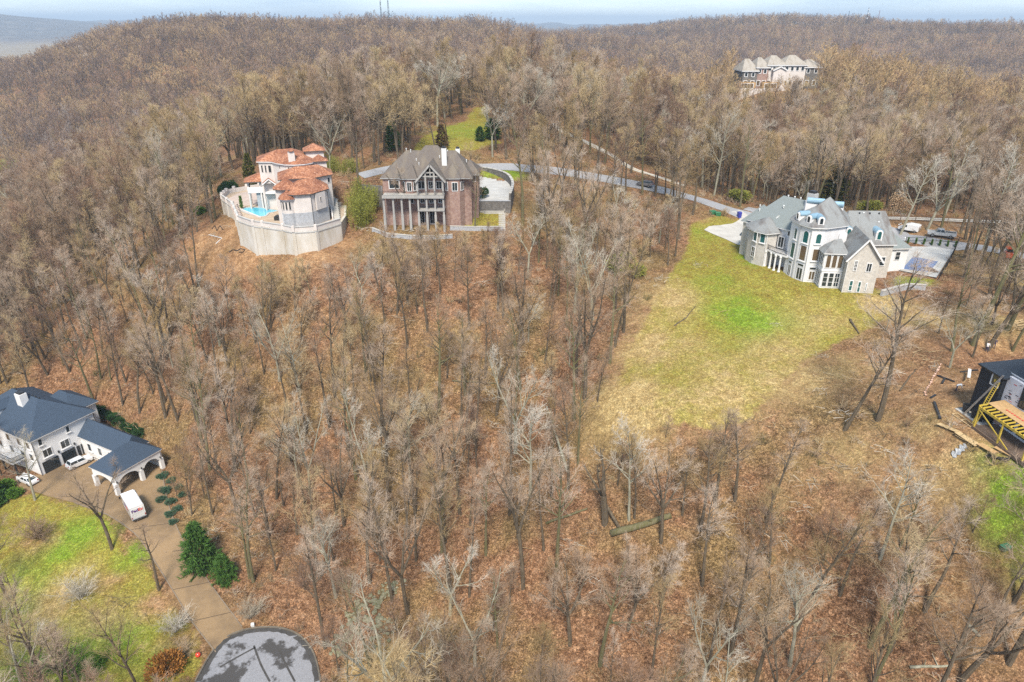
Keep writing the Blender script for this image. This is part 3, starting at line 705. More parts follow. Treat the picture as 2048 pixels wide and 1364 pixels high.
def tilemat():
    m, n, l, b = newmat('clay_tile'); b.inputs['Roughness'].default_value = 0.85
    g = n.new('ShaderNodeNewGeometry')
    z1 = n.new('ShaderNodeTexNoise'); z1.inputs['Scale'].default_value = 2.6; z1.inputs['Detail'].default_value = 4; z1.inputs['Roughness'].default_value = .8
    z2 = n.new('ShaderNodeTexNoise'); z2.inputs['Scale'].default_value = 0.35; z2.inputs['Detail'].default_value = 3
    for z in (z1, z2): l.new(g.outputs['Position'], z.inputs['Vector'])
    r = n.new('ShaderNodeValToRGB'); e = r.color_ramp.elements
    e[0].position, e[0].color = .32, (0.15, 0.06, 0.035, 1); e[1].position, e[1].color = .70, (0.68, 0.50, 0.37, 1)
    k = e.new(.48); k.color = (0.34, 0.135, 0.065, 1); k = e.new(.58); k.color = (0.46, 0.21, 0.11, 1)
    l.new(z1.outputs['Fac'], r.inputs['Fac'])
    r2 = n.new('ShaderNodeValToRGB'); r2.color_ramp.elements[0].position = .38; r2.color_ramp.elements[1].position = .6
    r2.color_ramp.elements[0].color = (.62, .55, .55, 1); r2.color_ramp.elements[1].color = (1, 1, 1, 1)
    l.new(z2.outputs['Fac'], r2.inputs['Fac'])
    mx = n.new('ShaderNodeMix'); mx.data_type = 'RGBA'; mx.blend_type = 'MULTIPLY'; mx.inputs['Factor'].default_value = 1
    l.new(r.outputs['Color'], mx.inputs['A']); l.new(r2.outputs['Color'], mx.inputs['B']); l.new(mx.outputs['Result'], b.inputs['Base Color'])
    bp = n.new('ShaderNodeBump'); bp.inputs['Strength'].default_value = .8; bp.inputs['Distance'].default_value = .08
    l.new(z1.outputs['Fac'], bp.inputs['Height']); l.new(bp.outputs['Normal'], b.inputs['Normal'])
    return m
M['tile'] = tilemat()
def shingle(name, c, streak=None, amt=.5, wscale=3.2):
    """asphalt shingles: faint courses, grain, weather streaks that run down the slope"""
    m, n, l, b = newmat(name); b.inputs['Roughness'].default_value = 0.9; b.inputs['Specular IOR Level'].default_value = .25
    g = n.new('ShaderNodeNewGeometry')
    z1 = n.new('ShaderNodeTexNoise'); z1.inputs['Scale'].default_value = 5; z1.inputs['Detail'].default_value = 6; z1.inputs['Roughness'].default_value = .8
    l.new(g.outputs['Position'], z1.inputs['Vector'])
    r = n.new('ShaderNodeValToRGB'); r.color_ramp.elements[0].position = .3; r.color_ramp.elements[1].position = .72
    r.color_ramp.elements[0].color = rgb([x * .72 for x in c]); r.color_ramp.elements[1].color = rgb([x * 1.25 for x in c])
    l.new(z1.outputs['Fac'], r.inputs['Fac']); out = r.outputs['Color']
    if streak:
        mp = n.new('ShaderNodeMapping'); mp.inputs['Scale'].default_value = (.9, .35, .12)
        z2 = n.new('ShaderNodeTexNoise'); z2.inputs['Scale'].default_value = .8; z2.inputs['Detail'].default_value = 4
        l.new(g.outputs['Position'], mp.inputs['Vector']); l.new(mp.outputs['Vector'], z2.inputs['Vector'])
        f = n.new('ShaderNodeValToRGB'); f.color_ramp.elements[0].position = .47; f.color_ramp.elements[1].position = .66
        f.color_ramp.elements[1].color = (amt, amt, amt, 1); l.new(z2.outputs['Fac'], f.inputs['Fac'])
        mx = n.new('ShaderNodeMix'); mx.data_type = 'RGBA'; mx.inputs['B'].default_value = rgb(streak)
        l.new(f.outputs['Color'], mx.inputs['Factor']); l.new(out, mx.inputs['A']); out = mx.outputs['Result']
    l.new(out, b.inputs['Base Color'])
    w = n.new('ShaderNodeTexWave'); w.wave_type = 'BANDS'; w.bands_direction = 'Z'; w.wave_profile = 'SAW'; w.inputs['Scale'].default_value = wscale; w.inputs['Distortion'].default_value = .3
    l.new(g.outputs['Position'], w.inputs['Vector'])
    bp = n.new('ShaderNodeBump'); bp.inputs['Strength'].default_value = .5; bp.inputs['Distance'].default_value = .04
    l.new(w.outputs['Fac'], bp.inputs['Height']); l.new(bp.outputs['Normal'], b.inputs['Normal'])
    return m
M['shingle_brown'] = shingle('shingle_brown', (0.145, 0.122, 0.105), (0.21, 0.175, 0.13), .6)
M['shingle_grey'] = shingle('shingle_grey', (0.245, 0.25, 0.245), (0.13, 0.11, 0.10), .85)
M['shingle_slate'] = shingle('shingle_slate', (0.215, 0.24, 0.235))
M['shingle_blue'] = shingle('shingle_blue', (0.052, 0.075, 0.11))
M['shingle_black'] = shingle('shingle_black', (0.035, 0.045, 0.06))
M['shingle_pale'] = shingle('shingle_pale', (0.36, 0.32, 0.27), (0.25, 0.215, 0.17), .7)
M['glass'] = glassmat('window_glass', (0.025, 0.035, 0.04))
M['glass_teal'] = glassmat('teal_glass', (0.015, 0.10, 0.10))
M['glass_warm'] = glassmat('warm_glass', (0.12, 0.085, 0.05))
M['copper_blue'] = mat('blue_metal', (0.27, 0.42, 0.52), 0.5, .2, 1.5, metal=.2)
M['metal_white'] = mat('metal_white', (0.72, 0.72, 0.70), .5, .1, 2)
M['metal_dark'] = mat('metal_dark', (0.03, 0.032, 0.035), .5, .3, 2)
M['gutter'] = mat('gutter', (0.10, 0.095, 0.09), .5, .2, 2)
M['concrete'] = mat('concrete', (0.50, 0.475, 0.43), .9, .2, .5, .2, bscale=6, bdist=.01)
M['concrete_white'] = mat('concrete_white', (0.50, 0.49, 0.465), .85, .22, .45)
M['paver_tan'] = mat('paver_tan', (0.50, 0.40, 0.30), .9, .25, .6, .2, c2=(.38, .28, .19), bscale=8, bdist=.01)
M['paver_rose'] = mat('paver_rose', (0.52, 0.42, 0.36), .9, .2, .35, .2, bscale=8, bdist=.01)
M['black_siding'] = mat('black_siding', (0.016, 0.02, 0.028), .7, .3, 1.0)
M['wrap'] = mat('house_wrap', (0.62, 0.62, 0.66), .6, .1, .8)
M['osb'] = mat('osb', (0.52, 0.33, 0.15), .85, .25, 2.5)
M['lumber_yellow'] = mat('lumber_yellow', (0.60, 0.43, 0.06), .8, .2, 2)
M['lumber'] = mat('lumber', (0.58, 0.42, 0.22), .85, .25, 2)
M['deck_brown'] = mat('deck_brown', (0.17, 0.115, 0.08), .85, .3, 1.5, stretch=(.5, 4, 1))
M['print_black'] = mat('print_black', (0.01, 0.01, 0.012), .8, .1, 2)
M['print_red'] = mat('print_red', (0.55, 0.05, 0.04), .8, .1, 2)
M['alu'] = mat('aluminium', (0.55, 0.56, 0.57), .35, .1, 2, metal=.8)
def offset(poly, d):
    """grow a counter-clockwise or clockwise convex outline by d"""
    n_ = len(poly); a = sum(poly[i][0] * poly[(i + 1) % n_][1] - poly[(i + 1) % n_][0] * poly[i][1] for i in range(n_))
    s = 1 if a > 0 else -1; out = []
    for i in range(n_):
        p0, p1, p2 = Vector(poly[i - 1][:2]), Vector(poly[i][:2]), Vector(poly[(i + 1) % n_][:2])
        e1, e2 = (p1 - p0).normalized(), (p2 - p1).normalized()
        n1, n2 = Vector((e1.y, -e1.x)) * s, Vector((e2.y, -e2.x)) * s
        b_ = (n1 + n2); k = d * 2 / max(b_.length_squared, .5)
        out.append((p1.x + b_.x * k, p1.y + b_.y * k))
    return out
def walls(parent, name, poly, z0, z1, m_): 
    return MB().prism([p[:2] for p in poly], z0, z1).obj(name, M[m_], parent)
def hip_roof(parent, poly, ze, ridge, m_, over=.5, fascia='white', th=.22, name='roof'):
    """poly: wall outline; ridge: one apex or a row of ridge points (x, y, z)"""
    e = offset(poly, over); n_ = len(e)
    a = sum(e[i][0] * e[(i + 1) % n_][1] - e[(i + 1) % n_][0] * e[i][1] for i in range(n_))
    if a < 0: e = e[::-1]
    mb = MB(); ev = [(p[0], p[1], ze) for p in e]
    rv = [tuple(r) for r in ridge]; mb.v = ev + rv
    near = []
    for p in ev: near.append(min(range(len(rv)), key=lambda j: (rv[j][0] - p[0]) ** 2 + (rv[j][1] - p[1]) ** 2))
    for i in range(n_):
        j = (i + 1) % n_; a_, b_ = near[i], near[j]
        f = [i, j]
        st = range(b_, a_ - 1, -1) if b_ >= a_ else range(b_, a_ + 1)
        f += [n_ + k for k in st]
        mb.f.append(f); mb.m.append(0)
    mb.f.append(list(range(n_))[::-1]); mb.m.append(0)
    o = mb.obj(name, M[m_], parent)
    if fascia:
        MB().prism(offset(poly, over - .04), ze - th, ze - .004).obj('eave', M[fascia], o)
    return o
def gable_roof(parent, p, q, back, ze, zr, m_, over=.45, th=.2, fascia='white', wallm=None, name='roof'):
    """front wall corners p (left) and q (right); runs back by vector `back`; upright gable at the front"""
    p, q, bk = Vector(p[:2]), Vector(q[:2]), Vector(back)
    u = (q - p).normalized(); bn = bk.normalized(); mid = (p + q) / 2; sl = (zr - ze) / ((q - p).length / 2)
    f = -bn * over; l_, r_ = p - u * over, q + u * over; zl = ze - sl * over
    mb = MB()
    for (A, z0_), in (((l_, zl),), ((r_, zl),)):
        a, b_, c_, d_ = A + f, A + bk, mid + bk, mid + f
        mb.add([(a.x, a.y, z0_), (b_.x, b_.y, z0_), (c_.x, c_.y, zr), (d_.x, d_.y, zr), (a.x, a.y, z0_ - th), (b_.x, b_.y, z0_ - th), (c_.x, c_.y, zr - th), (d_.x, d_.y, zr - th)],
               [[0, 1, 2, 3], [7, 6, 5, 4], [0, 3, 7, 4], [0, 4, 5, 1], [1, 5, 6, 2]])
    o = mb.obj(name, M[m_], parent)
    if wallm:
        w = MB(); t_ = -bn * .0
        i0 = p + bn * .25; i1 = q + bn * .25; im = mid + bn * .25
        w.add([(p.x, p.y, ze - .01), (q.x, q.y, ze - .01), (mid.x, mid.y, zr - th - .03), (i0.x, i0.y, ze - .01), (i1.x, i1.y, ze - .01), (im.x, im.y, zr - th - .03)], [[0, 1, 2], [5, 4, 3], [0, 2, 5, 3], [1, 4, 5, 2]])
        w.obj('gable_wall', M[wallm], parent)
    if fascia:
        r2 = MB()
        for A in (l_, r_):
            a = A + f * 1.06; d_ = mid + f * 1.06
            r2.beam((a.x, a.y, zl - th * .6), (d_.x, d_.y, zr - th * .6), .07, th * 1.5)
        r2.obj('bargeboard', M[fascia], o)
    return o
def window(parent, p, q, s0, s1, z0, z1, arch=False, nx=1, ny=1, fm='white', gm='glass', fw=.11, name='window', out=.0, sill=False):
    """upright window on the wall p->q (p left, q right seen from outside); a frame with its pane set in it"""
    p, q = Vector(p[:2]), Vector(q[:2]); u = (q - p).normalized(); nrm = Vector((u.y, -u.x))
    if s1 < s0: s0, s1 = s1, s0
    if z1 < z0: z0, z1 = z1, z0
    def P(s, z, o_): v = p + u * s + nrm * (o_ + out); return (v.x, v.y, z)
    w, h = s1 - s0, z1 - z0
    def outline(i):
        a, b_, c_, d_ = s0 + i, s1 - i, z0 + i, z1 - i
        if not arch: return [(a, c_), (b_, c_), (b_, d_), (a, d_)]
        r1 = (b_ - a) / 2; zc = max(d_ - r1, c_ + .1); ry = d_ - zc
        return [(a, c_), (b_, c_)] + [((a + b_) / 2 + r1 * math.cos(t), zc + ry * math.sin(t)) for t in [math.pi * k / 8 for k in range(9)]]
    def ring(mb, A, B, o0, o1):
        n_ = len(A)
        vs = [P(*v, o1) for v in A] + [P(*v, o1) for v in B] + [P(*v, o0) for v in A] + [P(*v, o0) for v in B]
        fs = []
        for i in range(n_):
            j = (i + 1) % n_
            fs += [[i, j, n_ + j, n_ + i], [2 * n_ + j, 2 * n_ + i, i, j][::1], [n_ + i, n_ + j, 3 * n_ + j, 3 * n_ + i]]
        mb.add(vs, fs)
    f = MB(); ring(f, outline(-fw * .2), outline(fw), -.05, .10)
    for k in range(1, nx):
        s = s0 + w * k / nx; a, b_ = P(s - fw * .3, z0 + fw, .03), P(s + fw * .3, z1 - (fw if not arch else fw * 1.2), .085)
        f.add([P(s - fw * .3, z0 + fw, .085), P(s + fw * .3, z0 + fw, .085), P(s + fw * .3, z1 - fw * 1.1, .085), P(s - fw * .3, z1 - fw * 1.1, .085), P(s - fw * .3, z0 + fw, .03), P(s + fw * .3, z0 + fw, .03), P(s + fw * .3, z1 - fw * 1.1, .03), P(s - fw * .3, z1 - fw * 1.1, .03)], [[0, 1, 2, 3], [1, 5, 6, 2], [4, 0, 3, 7]])
    for k in range(1, ny):
        z = z0 + h * k / ny
        f.add([P(s0 + fw, z - fw * .3, .088), P(s1 - fw, z - fw * .3, .088), P(s1 - fw, z + fw * .3, .088), P(s0 + fw, z + fw * .3, .088), P(s0 + fw, z - fw * .3, .03), P(s1 - fw, z - fw * .3, .03), P(s1 - fw, z + fw * .3, .03), P(s0 + fw, z + fw * .3, .03)], [[0, 1, 2, 3], [4, 5, 1, 0], [3, 2, 6, 7]])
    o = f.obj(name, M[fm], parent)
    g_ = MB(); og = outline(fw * .9); n_ = len(og)
    g_.add([P(*v, .045) for v in og] + [P(*v, -.03) for v in og], [list(range(n_))] + [[n_ + i, n_ + (i + 1) % n_, (i + 1) % n_, i] for i in range(n_)])
    g_.obj('pane', M[gm], o)
    if sill:
        sb = MB(); a, b_ = P(s0 - .12, z0 - .07, .08), P(s1 + .12, z0 - .07, .08); sb.beam(a, b_, .3, .12); sb.obj('sill', M[fm], o)
    return o
def winpx(parent, p, q, zf, a, b_, **k):
    """window from two corners picked in a zoomed view: a = lower left, b = upper right"""
    s0, z0 = on_plane(*zf(*a), p, q); s1, z1 = on_plane(*zf(*b_), p, q)
    return window(parent, p, q, s0, s1, z0, z1, **k)
def downpipe(parent, x, y, z0, z1, m_='gutter', r=.06):
    return MB().cyl(x, y, z0, z1, r, n=6).obj('downpipe', M[m_], parent)
def vent(parent, x, y, z, m_='metal_white', r=.18):
    return MB().lathe(x, y, [(r * .6, z - .3), (r * .6, z + .15), (r, z + .16), (r, z + .28), (r * .2, z + .36)], 8).obj('roof_vent', M[m_], parent)
def sheet(name, poly, lift, m_, inner=1.2, z=None, thick=0.0, label=None):
    """a surface laid on the ground inside an outline (fine mesh that follows the slope)"""
    pts = []; n_ = len(poly)
    for i in range(n_):
        a, b_ = poly[i], poly[(i + 1) % n_]; L = math.hypot(b_[0] - a[0], b_[1] - a[1]); k = max(1, int(L / inner))
        pts += [(a[0] + (b_[0] - a[0]) * t / k, a[1] + (b_[1] - a[1]) * t / k) for t in range(k)]
    nb = len(pts)
    xs, ys = [p[0] for p in pts], [p[1] for p in pts]
    X_, Y_ = np.meshgrid(np.arange(min(xs), max(xs), inner), np.arange(min(ys), max(ys), inner)); X_, Y_ = X_.ravel(), Y_.ravel()
    k = _inpoly(X_, Y_, poly) < -inner * .4
    pts += list(zip(X_[k].tolist(), Y_[k].tolist()))
    vs, es, fs, *_r = geometry.delaunay_2d_cdt([Vector(p) for p in pts], [(i, (i + 1) % nb) for i in range(nb)], [], 1, 1e-4)
    vs = [(v.x, v.y) for v in vs]
    h = Hg(np.array([v[0] for v in vs]), np.array([v[1] for v in vs])) + lift if z is None else np.full(len(vs), z)
    me = bpy.data.meshes.new(name); me.from_pydata([(v[0], v[1], float(q)) for v, q in zip(vs, h)], [], [list(f) for f in fs])
    me.materials.append(M[m_]); me.update()
    o = bpy.data.objects.new(name, me); link(o); o['kind'] = 'structure'
    if label: o['label'] = label
    return o
def ribbon(center, width):
    """outline of a strip along a line of points"""
    L_, R_ = [], []
    for i, p in enumerate(center):
        a, b_ = center[max(i - 1, 0)], center[min(i + 1, len(center) - 1)]
        dx, dy = b_[0] - a[0], b_[1] - a[1]; k = math.hypot(dx, dy); w = width[i] if isinstance(width, (list, tuple)) else width
        L_.append((p[0] - dy / k * w / 2, p[1] + dx / k * w / 2)); R_.append((p[0] + dy / k * w / 2, p[1] - dx / k * w / 2))
    return L_ + R_[::-1]
def smooth_line(pts, k=4):
    out = []
    for i in range(len(pts) - 1):
        p0, p1, p2, p3 = pts[max(i - 1, 0)], pts[i], pts[i + 1], pts[min(i + 2, len(pts) - 1)]
        for t in [j / k for j in range(k)]:
            out.append(tuple(.5 * ((2 * p1[d]) + (-p0[d] + p2[d]) * t + (2 * p0[d] - 5 * p1[d] + 4 * p2[d] - p3[d]) * t * t + (-p0[d] + 3 * p1[d] - 3 * p2[d] + p3[d]) * t ** 3) for d in (0, 1)))
    return out + [pts[-1][:2]]
# ------------------------------------------------------------------ roads, drives, kerbs
def patchy(name, c, dark, s=.25, lo=.5, hi=.56, rough=.85, stretch=(1, 1, 1), fine=6):
    m, n, l, b = newmat(name); b.inputs['Roughness'].default_value = rough
    g = n.new('ShaderNodeNewGeometry'); mp = n.new('ShaderNodeMapping'); mp.inputs['Scale'].default_value = stretch
    a = n.new('ShaderNodeTexNoise'); a.inputs['Scale'].default_value = s; a.inputs['Detail'].default_value = 7; a.inputs['Roughness'].default_value = .62
    f = n.new('ShaderNodeTexNoise'); f.inputs['Scale'].default_value = fine; f.inputs['Detail'].default_value = 5
    l.new(g.outputs['Position'], mp.inputs['Vector']); l.new(mp.outputs['Vector'], a.inputs['Vector']); l.new(g.outputs['Position'], f.inputs['Vector'])
    r = n.new('ShaderNodeValToRGB'); r.color_ramp.elements[0].position = lo; r.color_ramp.elements[1].position = hi; l.new(a.outputs['Fac'], r.inputs['Fac'])
    r2 = n.new('ShaderNodeValToRGB'); r2.color_ramp.elements[0].position = .3; r2.color_ramp.elements[1].position = .7
    r2.color_ramp.elements[0].color = rgb([x * .8 for x in c]); r2.color_ramp.elements[1].color = rgb([x * 1.12 for x in c]); l.new(f.outputs['Fac'], r2.inputs['Fac'])
    mx = n.new('ShaderNodeMix'); mx.data_type = 'RGBA'; mx.inputs['B'].default_value = rgb(dark)
    l.new(r.outputs['Color'], mx.inputs['Factor']); l.new(r2.outputs['Color'], mx.inputs['A']); l.new(mx.outputs['Result'], b.inputs['Base Color'])
    return m
M['asphalt_old'] = patchy('asphalt_old', (0.25, 0.25, 0.265), (0.06, 0.056, 0.054), .22, .52, .57)
M['asphalt_road'] = patchy('asphalt_road', (0.31, 0.31, 0.32), (0.20, 0.195, 0.19), .15, .5, .7)
M['asphalt_dark'] = mat('asphalt_dark', (0.07, 0.065, 0.06), .85, .4, .8)
M['drive_tan'] = patchy('drive_tan', (0.285, 0.19, 0.10), (0.185, 0.125, 0.07), .16, .45, .62, .9, (1, 1, 1), 9)
M['kerb'] = mat('kerb', (0.20, 0.17, 0.13), .95, .5, 1.2)
M['gravel'] = mat('gravel_pale', (0.58, 0.54, 0.47), .95, .3, 1.2)
DRIVE = GP((25,962),(86,948),(184,898),(232,905),(290,900),(318,925),(336,1005),(356,1060),(395,1130),(440,1195),(487,1258),(430,1308),(385,1245),(345,1180),(306,1118),(268,1066),(215,1030),(150,1006),(95,992),(45,978))
sheet('driveway', DRIVE, .06, 'drive_tan')
CIRC = [(a[0], a[1]) for a in GP((392,1364),(405,1340),(424,1308),(448,1280),(482,1264),(520,1257),(560,1258),(590,1268),(614,1288),(630,1318),(640,1364),(640,1480),(560,1560),(440,1540),(392,1440))]
sheet('asphalt_turning_circle', CIRC, .08, 'asphalt_old')
# wet dark rim inside the kerb, kerb itself, tar seams
rim = smooth_line([ (p[0], p[1]) for p in CIRC[:11]], 4)
cx_ = sum(p[0] for p in CIRC) / len(CIRC); cy_ = sum(p[1] for p in CIRC) / len(CIRC)
inn = [(p[0] + (cx_ - p[0]) * .045, p[1] + (cy_ - p[1]) * .045) for p in rim]
sheet('gutter_strip', ribbon(inn, [.5 + .35 * abs(math.sin(i * 1.7)) for i in range(len(inn))]), .086, 'asphalt_dark')
kb = MB()
kp = [(p[0] + (p[0] - cx_) * .012, p[1] + (p[1] - cy_) * .012) for p in rim]
for i, (a, b_) in enumerate(zip(kp[:-1], kp[1:])):
    if 9 <= i < 13: continue                                   # the driveway mouth
    za, zb = float(Hg(*a)) + .12, float(Hg(*b_)) + .12
    kb.beam((a[0], a[1], za), (b_[0], b_[1], zb), .22, .24)
ko = kb.obj('kerb', M['kerb']); ko['kind'] = 'structure'
for a, b_, c_ in (((508,1292),(522,1330),(540,1364)),((440,1335),(475,1315),(510,1296)),((558,1300),(572,1330),(590,1364))):
    sheet('tar_seam', ribbon(smooth_line([ground(*a)[:2], ground(*b_)[:2], ground(*c_)[:2]]), .28), .092, 'asphalt_dark', .6)
ROAD_A = smooth_line([p[:2] for p in GP((1500,434),(1460,420),(1400,400),(1345,386),(1290,373),(1230,361),(1170,351),(1110,342),(1050,337),(1000,334),(960,334))] + [(-22,196),(-32,192),(-41,186)])
sheet('ridge_road', ribbon(ROAD_A, 5.4), .06, 'asphalt_road')
ROAD_B = smooth_line([(62,179),(72,172)] + [p[:2] for p in GP((1770,462),(1804,474),(1860,482),(1933,492),(1990,500),(2048,512),(2120,530))])
sheet('ridge_road', ribbon(ROAD_B, 4.6), .055, 'asphalt_road')
LANE = smooth_line([p[:2] for p in GP((1112,242),(1116,256),(1140,270),(1165,281),(1195,296),(1225,312),(1262,336),(1310,352),(1370,372))])
sheet('gravel_lane', ribbon(LANE, [3.4] * 20 + [2.4] * (len(LANE) - 20)), .1, 'gravel', 1.5)
LANE2 = smooth_line([p[:2] for p in GP((1745,436),(1800,437),(1860,439),(1930,442),(2000,444),(2080,447))])
sheet('gravel_lane', ribbon(LANE2, 3.0), .1, 'gravel', 1.5)
APRON = [p[:2] for p in GP((1408,460),(1418,453),(1440,451),(1462,448),(1478,440),(1484,432),(1462,424),(1478,420),(1500,434),(1502,492),(1476,490),(1450,478),(1425,468))]
sheet('concrete_drive', APRON, .07, 'concrete')
ROADPOLYS = [DRIVE, CIRC, ribbon(ROAD_A, 7), ribbon(ROAD_B, 7), ribbon(LANE, 4), ribbon(LANE2, 4), APRON]

# pale edging along the drive and the sawn joints across it
redge = [p[:2] for p in GP((322,930),(336,1005),(356,1060),(395,1130),(440,1195),(484,1254))]; ledge = [p[:2] for p in GP((432,1305),(385,1245),(345,1180),(306,1118),(268,1066),(215,1030),(150,1006))]
M['edging'] = mat('edging', (.27, .21, .15), .9, .3, 1)
for e_ in (redge, ledge):
    e_ = smooth_line(e_); eb = MB()
    for a, b_ in zip(e_[:-1], e_[1:]): eb.beam((a[0], a[1], float(Hg(*a)) + .06), (b_[0], b_[1], float(Hg(*b_)) + .06), .16, .14)
    o = eb.obj('drive_edging', M['edging']); o['kind'] = 'structure'
M['joint'] = mat('joint', (.10, .07, .045), .95, .3, 2)
for a, b_ in (((300,1108),(378,1098)),((345,1180),(418,1165)),((385,1243),(462,1225)),((262,1060),(350,1045))):
    A, B = ground(*a), ground(*b_); sheet('drive_joint', ribbon([A[:2], ((A[0] + B[0]) / 2, (A[1] + B[1]) / 2), B[:2]], .12), .066, 'joint', .6)
# ------------------------------------------------------------------ white house with slate blue roofs
zz = zoomf(0, 760, 4.263); zw = zoomf(0, 770, 7.18); zt = zoomf(180, 860, 6.822)
K = Vector((-92.6, 110.85)); e1 = Vector((.465, .885)); e2 = Vector((-.885, .465)); G0 = -11.0
def wp(a, b_): v = K + e1 * a + e2 * b_; return (v.x, v.y)
wh = thing('white_house', 'white painted brick house with slate blue hipped roof and garage doors', 'house', (K.x, K.y, G0))
EV = -2.75
body = [wp(0, 0), wp(12.3, 0), wp(12.3, 21), wp(0, 21)]
walls(wh, 'wall', body, G0 - .5, EV, 'white_brick')
rf = hip_roof(wh, body, EV, [(*wp(6.15, 6.0), 1.75), (*wp(6.15, 15), 1.75)], 'shingle_blue', .55)
back = [wp(12.3, 3.5), wp(15.2, 3.5), wp(15.2, 12), wp(12.3, 12)]
walls(wh, 'rear_wing', back, G0 - .5, EV - .02, 'white_brick')
hip_roof(wh, [wp(9.5, 3.2), wp(15.2, 3.2), wp(15.2, 12), wp(9.5, 12)], EV + .06, [(*wp(11.8, 6.4), .2), (*wp(11.8, 9.0), .2)], 'shingle_blue', .45)
ch = MB(); ch.prism([wp(4.0, 8.0), wp(5.4, 8.0), wp(5.4, 9.8), wp(4.0, 9.8)], -1.5, 2.9)
cho = ch.obj('chimney', M['white_brick'], rf)
MB().prism([wp(4.2, 8.2), wp(5.2, 8.2), wp(5.2, 9.6), wp(4.2, 9.6)], 2.9, 3.25).obj('chimney_cap', M['metal_dark'], cho)
# gabled dormer at the left edge
p0, p1 = wp(1.2, 15.3), wp(1.2, 12.4)
walls(wh, 'dormer', [p0, p1, wp(4.0, 12.4), wp(4.0, 15.3)], EV, -.2, 'white')
gable_roof(wh, p0, p1, e1 * 3.4, -.2, 1.0, 'shingle_blue', .2, .14, 'white', 'white', 'dormer_roof')
window(wh, p0, p1, .8, 2.1, -1.9, -.35, nx=2, ny=2)
for i in range(8): 
    x, y = wp(6.5, 6.2 + i * 1.15); vent(wh, x, y, 1.5, 'metal_dark', .16)
# facade towards the court: windows above, garage doors below
p, q = wp(0, 0), wp(12.3, 0)
for s0, s1, z0, z1, nx in ((1.0, 1.85, -4.8, -3.3, 1), (6.45, 7.25, -4.8, -3.3, 1), (1.2, 3.0, -7.7, -5.9, 2), (4.7, 6.5, -7.7, -5.9, 2)):
    window(wh, p, q, s0, s1, z0, z1, nx=nx, gm='glass', sill=True)
def garage_door(s0, s1, h):
    f = window(wh, p, q, s0, s1, G0 + .03, G0 + h, nx=4, ny=4, fm='metal_dark', gm='glass', fw=.09, name='garage_door')
for s0, s1, h in ((.6, 3.65, 2.6), (4.35, 7.05, 2.6), (7.4, 8.0, 2.4), (8.3, 8.55, 2.4)): garage_door(s0, s1, h)
for s in (4.0, 7.22):
    v = K + e1 * s - e2 * .12; MB().box(v.x - .12, v.x + .12, v.y - .12, v.y + .12, G0 + 3.0, G0 + 3.5).obj('wall_lamp', M['metal_dark'], wh)
# facade towards the left: two rows of windows, balcony
p, q = wp(0, 21), wp(0, 0)
for s in (19.3, 16.3, 12.6, 8.8):
    window(wh, p, q, s - .65, s + .65, EV - 2.6, EV - .9, nx=1, ny=1, gm='glass_warm', sill=True)
    window(wh, p, q, s - .65, s + .65, EV - 5.3, EV - 3.6, nx=1, ny=1, gm='glass', sill=True)
bz = G0 + 3.1
bal = MB().prism([wp(0, 4.0), wp(-2.6, 4.0), wp(-2.6, 13), wp(0, 13)], bz - .3, bz).obj('balcony', M['white'], wh)
rl = MB(); pts = [wp(-.1, 4.05), wp(-2.5, 4.05), wp(-2.5, 12.95)]
for a, b_ in zip(pts[:-1], pts[1:]):
    for h in (.15, 1.05): rl.beam((*a, bz + h), (*b_, bz + h), .07)
    for k in range(21):
        t = k / 20; x, y = a[0] + (b_[0] - a[0]) * t, a[1] + (b_[1] - a[1]) * t; rl.beam((x, y, bz), (x, y, bz + 1.05), .035)
rl.obj('railing', M['metal_dark'], bal)
for b_ in (4.3, 8.5, 12.6): MB().prism([wp(-2.3, b_), wp(-2.0, b_), wp(-2.0, b_ + .3), wp(-2.3, b_ + .3)], G0 - .6, bz - .3).obj('balcony_post', M['metal_dark'], wh)
x, y = wp(-.08, -.08); downpipe(wh, x, y, G0, EV - .2)
x, y = wp(12.4, -.08); downpipe(wh, x, y, G0, EV - .2)
# garage wing running right from the house, then the open carport
we = -6.55
wing = [wp(8.6, -.02), wp(13.4, -.02), wp(13.4, -14.2), wp(8.6, -14.2)]
walls(wh, 'wing', wing, G0 - .4, we, 'white_brick')
hip_roof(wh, wing, we, [(*wp(11.0, -.05), -3.75), (*wp(11.0, -14.2), -3.75)], 'shingle_blue', .45)
p, q = wp(8.6, 0), wp(8.6, -14.2)
for s in (2.6, 6.0, 9.4): window(wh, p, q, s - .6, s + .6, G0 + 1.4, G0 + 3.3, gm='glass', nx=1, ny=1, sill=True)
rr = MB()
for z in (.5, 1.0): rr.beam((*wp(8.0, -2.2), G0 + z), (*wp(8.0, -7.5), G0 + z), .06)
for k in range(8): rr.beam((*wp(8.0, -2.2 - k * .75), G0), (*wp(8.0, -2.2 - k * .75), G0 + 1.0), .06)
rr.obj('stair_rail', M['white'], wh)
for i in range(6): x, y = wp(11.3, -1.5 - i * 2.3); vent(wh, x, y, -4.1, 'metal_dark', .15)
C0, C1 = Vector((-80.0, 107.75)), Vector((-74.5, 104.85)); C2 = C1 + e1 * 9.6; C3 = C0 + e1 * 9.6
car = [tuple(C0), tuple(C1), tuple(C2), tuple(C3)]
cm = (C0 + C1) / 2
hip_roof(wh, car, -6.5, [(*(cm + e1 * 3.1), -3.7), (*(cm + e1 * 6.6), -3.7)], 'shingle_blue', .5, name='carport_roof')
